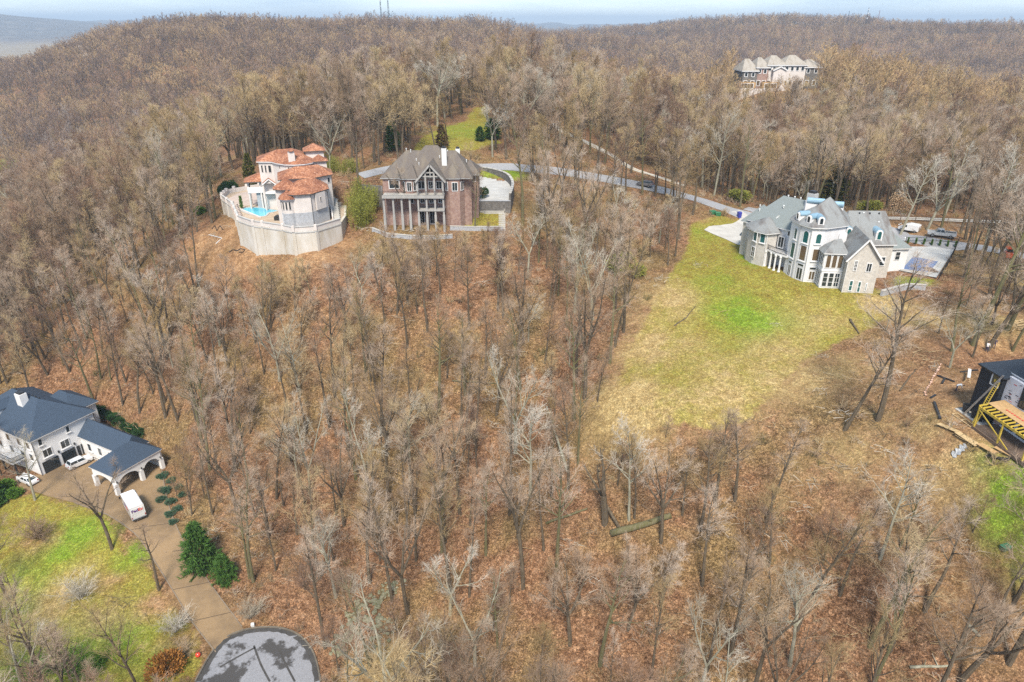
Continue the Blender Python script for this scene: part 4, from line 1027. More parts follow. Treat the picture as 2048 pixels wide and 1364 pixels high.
# arched beams on square piers
def arch_wall(a, b_, z0, zs, ztop, th, parent, name, pier=.95, n_=12, rise=.9):
    """wall with one segmental arched opening between piers"""
    a, b_ = Vector(a), Vector(b_); u = (b_ - a).normalized(); L = (b_ - a).length; nr = Vector((u.y, -u.x)) * th / 2
    top = [(0, ztop), (L, ztop)]
    low = [(L, zs - .02), (L - pier, zs - .02)] + [(L - pier - (L - 2 * pier) * k / n_, zs + rise * math.sin(math.pi * k / n_) ** .6) for k in range(n_ + 1)] + [(pier, zs - .02), (0, zs - .02)]
    ol = top + low; mb = MB(); k = len(ol)
    def P(s, z, o): v = a + u * s + nr * o; return (v.x, v.y, z)
    mb.add([P(s, z, 1) for s, z in ol] + [P(s, z, -1) for s, z in ol], [list(range(k)), list(range(2 * k - 1, k - 1, -1))] + [[i, (i + 1) % k, k + (i + 1) % k, k + i] for i in range(k)])
    return mb.obj(name, M['white_brick'], parent)
Cm = C1 + e1 * 5.2
for a, b_ in ((C1, Cm), (Cm, C2), (C0, C1)): arch_wall(a, b_, G0, -8.5, -6.74, .5, wh, 'arch', .7)
for v in (C0, C1, Cm, C2):
    MB().prism([tuple(v + e1 * a + e2 * b_) for a, b_ in ((-.36, -.36), (.36, -.36), (.36, .36), (-.36, .36))], G0 - .3, -8.5).obj('pier', M['white_brick'], wh)
for v in (C1 + e1 * .1, Cm, C2 - e1 * .3):
    w_ = v - e2 * .48; MB().cyl(w_.x, w_.y, -8.3, -7.9, .12, n=6).obj('pier_lamp', M['metal_dark'], wh)
walls(wh, 'carport_wall', [tuple(C3 + e2 * .2), tuple(C3 - e2 * .1), tuple(C2 + e1 * .1), tuple(C2 + e1 * .4)], G0 - .3, -6.74, 'white_brick')
# ------------------------------------------------------------------ grey roofed mansion above the lawn
za = zoomf(1380, 370, 5.93); zb = zoomf(1560, 390, 6.82); ze_ = zoomf(1470, 400, 9.093)
GB = 24.0
lh = thing('grey_mansion', 'large cream and stone mansion with grey shingle roofs above the lawn', 'house', (62, 130, GB))
# left block
LB = [(50.8, 142.8), (56.8, 134.4), (65, 140.6), (59, 149)]
walls(lh, 'wall', LB, GB - .6, 32.0, 'cream')
r1 = hip_roof(lh, LB, 32.0, [(57.3, 143.4, 37.0), (60.4, 138.8, 37.0)], 'shingle_slate', .5)
L2 = [(49.9, 144.2), (53.4, 139.6), (57.6, 142.8), (54.3, 147.6)]
walls(lh, 'wall', L2, GB - .6, 31.4, 'stone_beige')
hip_roof(lh, L2, 31.4, [(53.6, 143.9, 35.0)], 'shingle_slate', .45)
wg = [(50.9, 147.2), (52.6, 145.4), (55, 148.5), (53, 151)]
walls(lh, 'side_porch', wg, GB - .6, 27.4, 'cream'); hip_roof(lh, wg, 27.4, [(52.9, 148.2, 28.9)], 'shingle_slate', .4)
window(lh, wg[0], wg[1], .5, 1.9, 25.0, 27.0, nx=2)
window(lh, wg[3], wg[0], .7, 2.6, 25.0, 27.0, nx=2)
# stone tower
TW = [(50.4, 142.4), (49.9, 139.9), (50.4, 137.4), (52.0, 135.5), (54.5, 136.2), (56, 139), (54, 142.8)]
walls(lh, 'tower', TW, GB - .8, 31.1, 'stone_beige')
hip_roof(lh, TW, 31.1, [(53.3, 139.1, 33.6)], 'shingle_grey', .55)
winpx(lh, TW[2], TW[3], ze_, (445,770), (570,610), gm='glass_teal', sill=True)
winpx(lh, TW[1], TW[2], ze_, (330,730), (420,575), gm='glass_teal', sill=True)
winpx(lh, TW[1], TW[2], ze_, (285,1010), (375,865), gm='glass', nx=2, ny=2)
window(lh, TW[0], TW[1], .5, 2.0, 28.6, 30.6, gm='glass', nx=2, ny=2)
downpipe(lh, 52.15, 135.3, GB, 31, 'white')
# recess with colonnade, balcony and railing
PW = [(54.6, 136.3), (57.0, 133.0)]
window(lh, PW[0], PW[1], .3, 1.7, 28.0, 30.4, nx=2, fm='white', name='balcony_door')
winpx(lh, (56.0, 135.6), (57.2, 133.5), ze_, (780,700), (820,625), gm='glass')
winpx(lh, (56.0, 135.6), (57.2, 133.5), ze_, (795,600), (845,485), gm='glass', arch=True)
winpx(lh, (56.0, 135.6), (57.5, 133.2), ze_, (950,650), (1030,540), gm='glass', arch=True)
cols = [W(*za(a, b_), GB) for a, b_ in ((880,960),(938,985),(990,1012),(1048,1030),(1112,1050))]
slab = [cols[0], cols[1], cols[2], cols[3], cols[4], (57.4, 132.6), (54.7, 136.6)]
bl = MB().prism(offset(slab, .12), 27.35, 27.7).obj('balcony', M['white'], lh)
for x, y in cols[:4]:
    c_ = MB(); c_.lathe(x, y, [(.3, GB - .3), (.3, GB + .2), (.2, GB + .25), (.17, 26.9), (.28, 27.0), (.28, 27.36)], 12); c_.obj('column', M['white'], lh)
rl = MB()
for a, b_ in zip(cols[:-1], cols[1:]):
    for z in (27.8, 28.65): rl.beam((*a, z), (*b_, z), .07)
    for k in range(8):
        t = k / 8; x, y = a[0] + (b_[0] - a[0]) * t, a[1] + (b_[1] - a[1]) * t; rl.beam((x, y, 27.7), (x, y, 28.65), .05)
rl.obj('railing', M['metal_dark'], bl)
# three storey bow front
BW = [(55.2, 131.9), (55.75, 128.5), (56.95, 126.1), (59.25, 125.7), (64.0, 127.6), (67, 134), (61.5, 139), (56.8, 134.4)]
walls(lh, 'bow_front', BW, GB - .6, 35.0, 'cream')
r2 = hip_roof(lh, BW, 35.0, [(59.2, 130.4, 38.2), (62.0, 132.4, 39.3)], 'shingle_grey', .5)
for (p, q), ws in (((BW[0], BW[1]), [((185,595),(250,455),1,'glass_teal'),((130,840),(220,660),0,'glass_teal'),((90,1090),(170,910),2,'glass')]),
                   ((BW[1], BW[2]), [((300,645),(412,495),1,'glass_teal'),((250,880),(380,700),0,'glass_warm'),((205,1140),(330,950),2,'glass')]),
                   ((BW[2], BW[3]), [((470,668),(585,525),1,'glass_teal'),((420,900),(555,735),0,'glass_warm'),((370,1160),(497,985),2,'glass_warm')])):
    for a, b_, kind, gm in ws:
        s0, z0 = on_plane(*zb(*a), p, q); s1, z1 = on_plane(*zb(*b_), p, q); L = math.hypot(q[0] - p[0], q[1] - p[1])
        sm_, hw = (s0 + s1) / 2, min(abs(s1 - s0) / 2, L * .36); sm_ = min(max(sm_, hw + .15), L - hw - .15)
        if kind == 2: 
            window(lh, p, q, sm_ - hw, sm_ + hw, z0, z1 - .75, nx=2, gm=gm, name='french_door', fw=.16); window(lh, p, q, sm_ - hw, sm_ + hw, z1 - .6, z1, gm='glass', fw=.08, name='transom')
        else: window(lh, p, q, sm_ - hw, sm_ + hw, z0, z1, arch=kind == 1, gm=gm, fw=.13, sill=True)
for x, y in BW[1:3]: downpipe(lh, x - .06, y - .06, GB, 34.8, 'trim_grey', .05)
def barrel_dormer(x, y, z, dr, w=1.1, h=1.7, L=2.0, gm='glass'):
    """round topped dormer under a blue metal barrel; dr: direction it looks"""
    d = Vector(dr).normalized(); u = Vector((-d.y, d.x)); u = -u
    c_ = Vector((x, y)); pl = c_ - u * w / 2; pr = c_ + u * w / 2
    if (u.y * d.x - u.x * d.y) < 0: pl, pr = pr, pl; u = -u
    n_ = 10; prof = [(-w / 2, 0), (w / 2, 0)] + [(w / 2 * math.cos(math.pi * k / n_), h - w / 2 + w / 2 * math.sin(math.pi * k / n_)) for k in range(n_ + 1)]
    def solid(pr_, d0, d1):
        mb = MB(); k = len(pr_)
        vs = [(*(c_ + u * s - d * o), z + t) for o in (d0, d1) for s, t in pr_]
        mb.add(vs, [list(range(k)), list(range(2 * k - 1, k - 1, -1))] + [[i, (i + 1) % k, k + (i + 1) % k, k + i] for i in range(k)]); return mb
    do = solid(prof, 0, L).obj('dormer', M['white'], lh)
    w2 = w / 2 + .16; bar = [(w2 * math.cos(math.pi * k / n_), h - w / 2 + w2 * math.sin(math.pi * k / n_)) for k in range(n_ + 1)]
    solid(bar, .10, L + .3).obj('barrel_roof', M['copper_blue'], do, smooth=False)
    window(do, pl, pr, .2, w - .2, z + .25, z + h - .18, arch=True, gm=gm, fw=.09, name='dormer_window', out=.02)
    return do
for (x, y), d in (((55.35, 129.9), (-1, -.15)), ((56.5, 127.4), (-.86, -.5)), ((58.3, 126.0), (-.15, -1))): barrel_dormer(x, y, 35.2, d, 1.15, 1.75, 1.9)
for x, y, L, z, d in ((60.2, 134.2, 3.2, 38.0, (.9, -.42)), (63.3, 132.9, 3.4, 37.7, (.95, -.3))):
    dd = Vector(d).normalized() * L / 2; c_ = MB(); c_.tube([(x - dd.x, y - dd.y, z), (x + dd.x, y + dd.y, z)], .62, 12); c_.obj('barrel_roof', M['copper_blue'], lh)
    MB().prism([(x - dd.x - .3, y - dd.y - .3), (x + dd.x, y + dd.y - .3), (x + dd.x, y + dd.y + .3), (x - dd.x - .3, y - dd.y + .3)], 35.0, z - .1).obj('dormer', M['white'], lh)
ch = MB().prism([(59.6, 137.4), (60.6, 136.0), (61.7, 136.8), (60.7, 138.2)], 33.5, 38.9).obj('chimney', M['concrete_white'], lh)
MB().prism([(59.9, 137.3), (60.6, 136.4), (61.4, 136.9), (60.7, 137.8)], 38.9, 39.4).obj('chimney_cap', M['metal_dark'], ch)
# sun room
SR = [(59.1, 125.9), (58.75, 122.8), (62.4, 122.35), (63.4, 126.2)]
walls(lh, 'sun_room', SR, GB - .5, 31.0, 'white'); hip_roof(lh, SR, 31.0, [(61.0, 124.9, 32.9), (62.5, 125.5, 32.9)], 'shingle_grey', .4)
for k in range(3):
    L = 3.1; s = .35 + k * (L - .4) / 3
    window(lh, SR[0], SR[1], s, s + .75, 28.3, 30.6, arch=True, fw=.08); window(lh, SR[0], SR[1], s, s + .75, 24.4, 27.2, ny=3, fw=.08)
    L = 3.65; s = .3 + k * (L - .45) / 3
    window(lh, SR[1], SR[2], s, s + .95, 28.0, 30.7, arch=True, gm='glass_warm', fw=.1); window(lh, SR[1], SR[2], s, s + .95, 24.3, 27.1, ny=3, nx=2 if k == 2 else 1, gm='glass', fw=.09)
MB().prism(offset(SR, .1), 27.35, 27.65).obj('string_course', M['white'], lh)
# stone gable wing
g0, g1 = (62.1, 120.4), (67.6, 119.7); bk = Vector((1.6, 9.0))
gw = [g0, g1, (g1[0] + bk.x, g1[1] + bk.y), (g0[0] + bk.x, g0[1] + bk.y)]
walls(lh, 'gable_wing', gw, GB - .8, 30.9, 'stone_beige'); gable_roof(lh, g0, g1, bk, 30.9, 34.5, 'shingle_grey', .5, .2, 'white', 'stone_beige')
for a, b_, kw in (((990,1035),(1070,895),dict(nx=2, ny=3)),((1160,1050),(1265,930),dict(nx=2)),((920,1305),(1005,1165),dict(ny=2)),((1035,1325),(1115,1180),dict(ny=2)),((1145,1310),(1195,1205),dict())):
    winpx(lh, g0, g1, zb, a, b_, gm='glass_teal' if b_[1] > 1000 else 'glass', **kw)
downpipe(lh, 62.0, 120.2, GB, 30.8, 'white')
# right hand roof with two barrel dormers, and low end wing
RB = [(63.2, 127.9), (74.4, 128.4), (75.0, 139.4), (64.2, 139.4)]
walls(lh, 'wall', RB, GB - .6, 31.0, 'stone_beige'); hip_roof(lh, RB, 31.0, [(67.2, 134.2, 36.1), (74.3, 133.9, 36.1)], 'shingle_grey', .5)
barrel_dormer(65.2, 128.6, 32.0, (-.1, -1), 1.25, 2.2, 2.8, 'glass_teal'); barrel_dormer(71.2, 128.5, 31.5, (-.1, -1), 1.25, 2.2, 2.6, 'glass_teal')
RW = [(62.6, 126.8), (64.2, 127.0), (64.3, 129.5), (62.8, 130)]
walls(lh, 'parapet_wall', RW, 30.5, 33.4, 'cream')
QB = [(74.6, 131.5), (79.6, 131.8), (81.0, 142.5), (75.2, 142.5)]
walls(lh, 'end_wing', QB, GB - .6, 29.2, 'cream'); hip_roof(lh, QB, 29.2, [(77.4, 135.0, 31.4), (78.0, 139.4, 31.4)], 'shingle_slate', .5)
window(lh, QB[0], QB[1], 2.4, 3.5, 26.6, 28.4, ny=2); window(lh, RB[0], RB[1], 9.0, 10.2, 26.5, 28.4, ny=2); window(lh, QB[1], QB[2], 2, 3.2, 26, 28.4); window(lh, QB[1], QB[2], 5, 6.2, 26, 28.4)
for x, y, z, m_ in ((57.9,142.4,37,'metal_white'),(58.8,141.2,37,'metal_white'),(59.6,140.1,37,'metal_white'),(56.4,140.2,35.4,'metal_white'),(53.0,144.3,34.5,'metal_white'),(52.6,143.2,33.9,'metal_white'),
                    (69.0,133.5,35.6,'metal_dark'),(69.8,133.5,35.6,'metal_white'),(71.0,133.4,35.6,'metal_dark'),(72.8,133.3,35.6,'metal_dark'),(72.3,131.8,34.2,'metal_white'),(79.0,139,31,'metal_dark'),(78.6,141,30.8,'metal_white'),(80.2,135,30,'metal_white')): vent(lh, x, y, z, m_)
sk = MB(); sk.add([(54.7,139.0,33.45),(56.1,140.1,33.45),(56.35,139.85,33.85),(54.95,138.75,33.85)],[[0,1,2,3]]); sk.add([(54.7,139.0,33.0),(56.1,140.1,33.0),(56.35,139.85,33.4),(54.95,138.75,33.4)],[[3,2,1,0]]); sk.f += [[0,4,5,1],[1,5,6,2],[2,6,7,3],[3,7,4,0]]; sk.m += [0]*4; sk.obj('skylight', M['metal_white'], lh)
# ------------------------------------------------------------------ brick house with the tall gabled porch
zk = zoomf(700, 270, 5.689)
BY, BZ = 151.2, 27.6                       # line of the front columns, ground there
bh = thing('brick_house', 'brown roofed brick house with tall gabled porch on grey columns', 'house', (-20, 156, BZ))
def bk_(zx, zy, y):                         # zoom pixel -> x, z on the plane y
    s, z = on_plane(*zk(zx, zy), (-100, y), (100, y)); return s - 100, z
WY = BY + 3.0
xl, _ = bk_(392, 800, WY); xm, _ = bk_(1075, 800, WY)
_, zev = bk_(600, 485, WY)
_, zdk = bk_(600, 690, BY)
xr, _ = bk_(1385, 800, WY + 1.5)
main = [(xl, WY), (xm, WY), (xm, WY + 13), (xl, WY + 13)]
walls(bh, 'wall', main, BZ - .8, zev, 'brick')
rb = [(xm - .02, WY + .4), (xm + 1.4, WY - .7), (xm + 3.6, WY - .5), (xm + 4.6, WY + 1.2), (xr, WY + 1.6), (xr, WY + 12.5), (xm - .02, WY + 12.5)]
walls(bh, 'wall', rb, BZ - .8, zev - .02, 'brick')
xe, _ = bk_(1465, 600, WY + 7)
walls(bh, 'wall', [(xr - .02, WY + 5), (xe, WY + 5), (xe, WY + 12), (xr - .02, WY + 12)], BZ - .8, zev - .04, 'brick')
zr_ = bk_(640, 170, WY + 7.5)[1]
x0, _ = bk_(640, 170, WY + 7.5); x1, _ = bk_(1200, 185, WY + 7.5)
rof = hip_roof(bh, [(xl, WY), (xr, WY), (xr, WY + 13), (xl, WY + 13)], zev, [(x0, WY + 7, zr_), (x1, WY + 7, zr_)], 'shingle_brown', .5, 'trim_grey')
xa, za_ = bk_(860, 112, WY + 8); xb, _ = bk_(1000, 130, WY + 8)
hip_roof(bh, [(xa - 5.2, WY + .4), (xb + 5.2, WY + .4), (xb + 5.2, WY + 12.5), (xa - 5.2, WY + 12.5)], zev + .04, [(xa, WY + 7.5, za_), (xb, WY + 7.5, za_)], 'shingle_brown', .1, None)
hip_roof(bh, [(xr - 3, WY + 4.2), (xe, WY + 4.2), (xe, WY + 12), (xr - 3, WY + 12)], zev - .03, [(xr - .5, WY + 8, zev + 2.6)], 'shingle_brown', .5, 'trim_grey')
# little hipped bays left and right of the porch
x2, z2 = bk_(705, 332, WY + 2.2); xq0, _ = bk_(575, 480, WY); xq1, _ = bk_(760, 480, WY)
bay = [(xq0 + .4, WY), (xq0 + 1.2, WY - 1.0), (xq1 - .9, WY - 1.0), (xq1 - .2, WY)]
walls(bh, 'bay', bay + [(xq1 - .2, WY + .3), (xq0 + .4, WY + .3)], zdk, zev - .03, 'brick')
hip_roof(bh, [(xq0 + .3, WY - 1.0), (xq1 - .1, WY - 1.0), (xq1 + .3, WY + 4), (xq0 - .1, WY + 4)], zev + .02, [(x2, WY + 2.2, z2)], 'shingle_brown', .4, 'trim_grey')
x3, z3 = bk_(1165, 318, WY + 2.4)
hip_roof(bh, rb[:5] + [(xr, WY + 4.5), (xm, WY + 4.5)], zev + .03, [(x3, WY + 2.4, z3)], 'shingle_brown', .4, 'trim_grey')
# tall porch gable on columns
pa, zpe = bk_(735, 512, BY - .4); pb, _ = bk_(1088, 518, BY - .4); _, zpk = bk_(895, 335, BY - .4)
gable_roof(bh, (pa + .4, BY - .1), (pb - .4, BY - .1), Vector((0, 8.5)), zpe, zpk, 'shingle_brown', .35, .25, 'post_grey', None, 'porch_roof')
tr = MB()
for z in (.2, .45):
    zz_ = zpe + (zpk - zpe) * z; hw = (pb - pa) / 2 * (1 - z) - .5; xc = (pa + pb) / 2; tr.beam((xc - hw, BY, zz_), (xc + hw, BY, zz_), .22, .28)
tr.beam(((pa + pb) / 2, BY, zpe + .4), ((pa + pb) / 2, BY, zpk - .4), .2)
tr.obj('porch_truss', M['post_grey'], bh)
def column(x, y, ztop, thick=.2):
    c_ = MB(); c_.box(x - thick * 1.4, x + thick * 1.4, y - thick * 1.4, y + thick * 1.4, BZ - .8, BZ + 3.2); c_.box(x - thick, x + thick, y - thick, y + thick, BZ + 3.2, ztop); c_.obj('column', M['post_grey'], bh)
for zx in (385, 492, 588, 680): x, _ = bk_(zx, 800, BY); column(x, BY + .25, zdk - .3)
for zx in (766, 862, 960, 1056):
    x, _ = bk_(zx, 600, BY); xc = (pa + pb) / 2; column(x, BY + .1, zpe + (zpk - zpe) * max(0, 1 - abs(x - xc) / ((pb - pa) / 2)) - .35, .18)
xd0, _ = bk_(368, 690, BY); xd1, _ = bk_(1068, 690, BY)
dk = MB().box(xd0, xd1, BY - .35, WY + .1, zdk - .35, zdk).obj('deck', M['concrete'], bh)
MB().box(xd0 - .06, xd1 + .06, BY - .42, BY - .3, zdk - .55, zdk + .12).obj('deck_edge', M['post_grey'], dk)
rl = MB()
for h in (.15, 1.0): rl.beam((xd0, BY - .2, zdk + h), (xd1, BY - .2, zdk + h), .04)
for k in range(90): x = xd0 + (xd1 - xd0) * k / 89; rl.beam((x, BY - .2, zdk), (x, BY - .2, zdk + 1.0), .022)
rl.obj('railing', M['metal_dark'], dk)
zlo = bk_(800, 845, BY + .5)[1]; xlo, _ = bk_(775, 845, BY + .5)
MB().box(xlo, xd1, BY - .2, WY + .05, zlo - .3, zlo).obj('lower_deck', M['post_grey'], bh)
# windows by row
P0, Q0 = (xl, WY), (xm, WY)
for a, b_, nx in (((445,612),(560,512),2),((775,615),(850,520),2),((895,615),(945,522),2),((980,615),(1045,522),2)):
    winpx(bh, P0, Q0, zk, a, b_, nx=nx, ny=1, fw=.13)
for i, (a, b_) in enumerate((((600,610),(645,530)),((652,622),(715,535)),((732,612),(765,530)))):
    f = (bay[0], bay[1]) if i == 0 else (bay[1], bay[2]) if i == 1 else (bay[2], bay[3])
    L = math.hypot(f[1][0] - f[0][0], f[1][1] - f[0][1]); window(bh, f[0], f[1], L * .14, L * .86, zdk + .5, zdk + 2.6, nx=2 if i == 1 else 1, fw=.11)
for a, b_ in (((690,780),(725,715)),((800,775),(850,710)),((900,775),(950,710)),((1005,775),(1050,712))): winpx(bh, P0, Q0, zk, a, b_, nx=2 if a[0] > 750 else 1, fw=.1)
for f, s0, s1 in (((rb[0], rb[1]), .5, 1.3), ((rb[1], rb[2]), .5, 1.8), ((rb[2], rb[3]), .4, 1.6)): window(bh, f[0], f[1], s0, s1, zev - 2.9, zev - .9, nx=2, fw=.1)
winpx(bh, (xr, WY + 5), (xe, WY + 5), zk, (1385,530), (1430,470), fw=.1)
for x, z0, z1 in ((xm - 6, BZ, zlo - .4), (xm - 3.5, BZ, zlo - .4)): window(bh, P0, Q0, x - xl, x - xl + 1.4, z0 + .3, z1 - .3, nx=2, fw=.1, name='cellar_door')
for zx, zt0, zt1, w, d in ((1068, 345, 150, .55, WY + 3.2), (1225, 230, 155, .5, WY + 8.6)):
    x, z1 = bk_(zx, zt1, d); _, z0 = bk_(zx, zt0, d)
    c_ = MB().box(x - w, x + w, d - .4, d + .4, z0 - 1.5, z1).obj('chimney', M['metal_white'], rof)
    MB().box(x - w * .75, x + w * .75, d - .3, d + .3, z1, z1 + .4).obj('chimney_cap', M['metal_dark'], c_)
for zx, zy, d in ((755,285,WY+4),(785,330,WY+3),(690,180,WY+6.5),(640,165,WY+7),(1020,250,WY+4),(1110,185,WY+6.8),(1325,295,WY+6)): x, z = bk_(zx, zy, d); vent(bh, x, d, z, 'metal_white', .13)
# walled court on the right
ct = sheet('court_paving', COURT, 0, 'concrete_white', z=31.0)
def stone_wall(name, label, pts, ztop, down, th, m_, cap=None, cat='wall', follow=False):
    z0 = min(p[2] if len(p) > 2 else ztop for p in pts)
    t = thing(name, label, cat, (pts[0][0], pts[0][1], ztop))
    mb = MB(); cb = MB()
    for a, b_ in zip(pts[:-1], pts[1:]):
        a, b_ = Vector(a[:2]), Vector(b_[:2]); u = (b_ - a).normalized(); n_ = Vector((u.y, -u.x)) * th / 2; ex = u * th * .25
        q = [tuple(a - ex - n_), tuple(b_ + ex - n_), tuple(b_ + ex + n_), tuple(a - ex + n_)]
        mb.prism(q, down, ztop)
        if cap:
            n2 = n_ * 1.35; cb.prism([tuple(a - ex - n2), tuple(b_ + ex - n2), tuple(b_ + ex + n2), tuple(a - ex + n2)], ztop, ztop + .14)
    mb.obj('wall', M[m_], t)
    if cap: cb.obj('coping', M[cap], t)
    return t
arc = smooth_line([COURT[8], COURT[7], COURT[6], COURT[5], COURT[4], COURT[3], COURT[2]], 3)
stone_wall('court_wall', 'curved dark stone wall round the court right of the brick house', arc, 33.0, 29.0, .5, 'stone_dark', 'concrete')
stone_wall('retaining_wall', 'straight dark stone retaining wall holding up the pale court', [COURT[0], COURT[1], COURT[2]], 31.15, 27.0, .5, 'stone_dark', 'stone_grey')
def ground_wall(name, label, px, h, th, m_):
    pts = [ground(*p) for p in px]; t = thing(name, label, 'wall', tuple(pts[0]))
    for a, b_ in zip(pts[:-1], pts[1:]):
        za, zb_ = float(Hg(a[0], a[1])), float(Hg(b_[0], b_[1])); MB().beam((a[0], a[1], za + h / 2 - .3), (b_[0], b_[1], zb_ + h / 2 - .3), th, h + .6).obj('wall', M[m_], t)
        MB().beam((a[0], a[1], za + h + .06), (b_[0], b_[1], zb_ + h + .06), th * 1.3, .12).obj('coping', M['concrete'], t)
ground_wall('garden_wall', 'low pale garden wall at the top of the terrace by the steps', [(918,431),(940,428),(970,427),(1008,427)], .5, .4, 'concrete')
ground_wall('garden_wall', 'grey garden wall along the bottom of the grass terrace', [(900,460),(940,461),(970,461),(1006,461)], .9, .4, 'stone_grey')
ground_wall('garden_wall', 'long low grey stone wall under the tall porch columns', [(745,462),(775,474),(820,478),(860,479),(905,476)], .8, .4, 'stone_grey')
st = thing('garden_steps', 'flight of stone steps beside the grass terrace', 'steps', (*W(1004, 440, 27), 27))
a, b_ = ground(1004, 428), ground(1004, 466)
for i in range(11):
    t = i / 10; x, y = a[0] + (b_[0] - a[0]) * t, a[1] + (b_[1] - a[1]) * t; z = float(Hg(x, y)) + .15
    MB().box(x - .8, x + .8, y - .3, y + .3, z - .6, z).obj('step', M['concrete'], st)
stone_wall('yard_wall', 'dark wall of the garage yard left of the brick house', [(-38.5, 172), (-32.5, 170.5), (-31.5, 165)], 33.2, 27, .4, 'stone_dark')
# ------------------------------------------------------------------ villa with clay tile roofs on its walled terrace
vz = zoomf(420, 270, 5.457); VZ = 29.0
V0 = Vector(W(*vz(1000, 1000), VZ)); vr = Vector((.953, .303)); vd = Vector((-.303, .953))
def vp(r, d): v = V0 + vr * r + vd * d; return (v.x, v.y)
def vv(zx, zy, d):
    a, b_ = vp(-60, d), vp(60, d); s, z = on_plane(*vz(zx, zy), a, b_); return s - 60, z
tv = thing('terrace_wall', 'tall pale curved retaining wall and paved pool terrace around the villa', 'wall', (*VILLA_WALL[4], 24.0))
MB().prism(VILLA_PAD, 20.5, VZ).obj('wall', M['stucco_stain'], tv)
lw = MB()
inner_ = offset(VILLA_PAD, -.55)
sheet('terrace_paving', inner_, 0, 'paver_tan', z=VZ + .012)
# parapet with piers
for i, (a, b_) in enumerate(zip(VILLA_WALL[:-1], VILLA_WALL[1:])):
    A, B = Vector(a), Vector(b_); u = (B - A).normalized(); n_ = Vector((u.y, -u.x)); L = (B - A).length
    q = [tuple(A - n_ * .05), tuple(B - n_ * .05), tuple(B - n_ * .3), tuple(A - n_ * .3)]
    MB().prism(q, VZ + .02, VZ + .95).obj('parapet', M['stucco'], tv)
    MB().prism([tuple(A + n_ * .06), tuple(B + n_ * .06), tuple(B - n_ * .4), tuple(A - n_ * .4)], VZ + .95, VZ + 1.1).obj('coping', M['concrete_white'], tv)
    MB().prism([tuple(A + n_ * .1), tuple(B + n_ * .1), tuple(B), tuple(A)], VZ - .35, VZ - .1).obj('string_course', M['concrete_white'], tv)
    k = max(1, int(L / 4.5))
    for j in range(k):
        c_ = A + (B - A) * (j / k) - n_ * .18; MB().box(c_.x - .3, c_.x + .3, c_.y - .3, c_.y + .3, VZ, VZ + 1.3).obj('pier', M['stucco'], tv)
        c0 = A + (B - A) * (j / k); w0 = u * .35; MB().prism([tuple(c0 - w0 + n_ * .14), tuple(c0 + w0 + n_ * .14), tuple(c0 + w0 - n_ * .1), tuple(c0 - w0 - n_ * .1)], 20.5, VZ - .36).obj('pilaster', M['stucco_stain'], tv)
bkw = [VILLA_PAD[0], VILLA_PAD[-1], VILLA_PAD[-2]]
for a, b_ in zip(bkw[:-1], bkw[1:]):
    A, B = Vector(a), Vector(b_); u = (B - A).normalized(); n_ = Vector((-u.y, u.x))
    MB().prism([tuple(A - n_ * .05), tuple(B - n_ * .05), tuple(B - n_ * .35), tuple(A - n_ * .35)], VZ + .02, VZ + 1.0).obj('parapet', M['stucco'], tv)
    for j in range(3): c_ = A + (B - A) * ((j + .5) / 3); MB().box(c_.x - .35, c_.x + .35, c_.y - .35, c_.y + .35, VZ, VZ + 1.5).obj('pier', M['stucco'], tv)
# garden stairs inside the left wall and along the right side
a, b_ = W(*vz(270, 800), VZ), W(*vz(320, 900), VZ)
for i in range(9):
    t = i / 8; x, y = a[0] + (b_[0] - a[0]) * t, a[1] + (b_[1] - a[1]) * t
    MB().box(x - .7, x + .7, y - .55, y + .55, VZ, VZ + 1.0 - .1 * i).obj('step', M['paver_rose'], tv)
for i in range(12):
    x, y = vp(8.0 + i * .02, 4.0 + i * .85); MB().box(x - .8, x + .8, y - .45, y + .45, VZ, VZ + .18 + .22 * i).obj('step', M['concrete'], tv)
sw0, sw1 = Vector(vp(6.9, 3.6)), Vector(vp(7.2, 14)); MB().prism([tuple(sw0), tuple(sw0 + vr * .3), tuple(sw1 + vr * .3), tuple(sw1)], VZ, [VZ + .9, VZ + .9, VZ + 3.4, VZ + 3.4]).obj('stair_wall', M['stucco'], tv)
tag(sheet('terrace_paving', [W(*vz(a_, c_), VZ) for a_, c_ in ((150,720),(300,640),(500,600),(620,700),(660,740),(400,770),(240,770))], 0, 'paver_rose', z=VZ + .022), kind='structure')
# pool
pl = thing('swimming_pool', 'turquoise swimming pool with white rim on the villa terrace', 'pool', (*W(*vz(530, 845), VZ), VZ))
pp = smooth_line([W(*vz(a_, c_), VZ) for a_, c_ in ((345,822),(390,800),(470,795),(520,797),(570,800),(620,812),(690,820),(735,826),(690,842),(640,850),(620,868),(600,885),(540,890),(470,870),(400,848),(345,822))], 3)[:-1]
M['pool_water'] = mat('pool_water', (0.17, 0.60, 0.70), .08, .35, .25, .1, c2=(0.06, 0.36, 0.50), bscale=3, bdist=.01)
MB().prism(offset(pp, .0), VZ + .02, VZ + .07).obj('water', M['pool_water'], pl)
rim_ = MB(); po = offset(pp, .45)
n_ = len(pp)
rim_.add([(*p_, VZ + .13) for p_ in pp] + [(*p_, VZ + .13) for p_ in po] + [(*p_, VZ + .02) for p_ in pp] + [(*p_, VZ + .02) for p_ in po], [f for i in range(n_) for f in ([i, (i + 1) % n_, n_ + (i + 1) % n_, n_ + i], [i, (i + 1) % n_, 2 * n_ + (i + 1) % n_, 2 * n_ + i], [n_ + i, n_ + (i + 1) % n_, 3 * n_ + (i + 1) % n_, 3 * n_ + i])])
rim_.obj('coping', M['concrete_white'], pl)
a, b_ = W(*vz(325, 810), VZ), W(*vz(560, 905), VZ); A, B = Vector(a), Vector(b_); u = (B - A).normalized(); nn = Vector((u.y, -u.x))
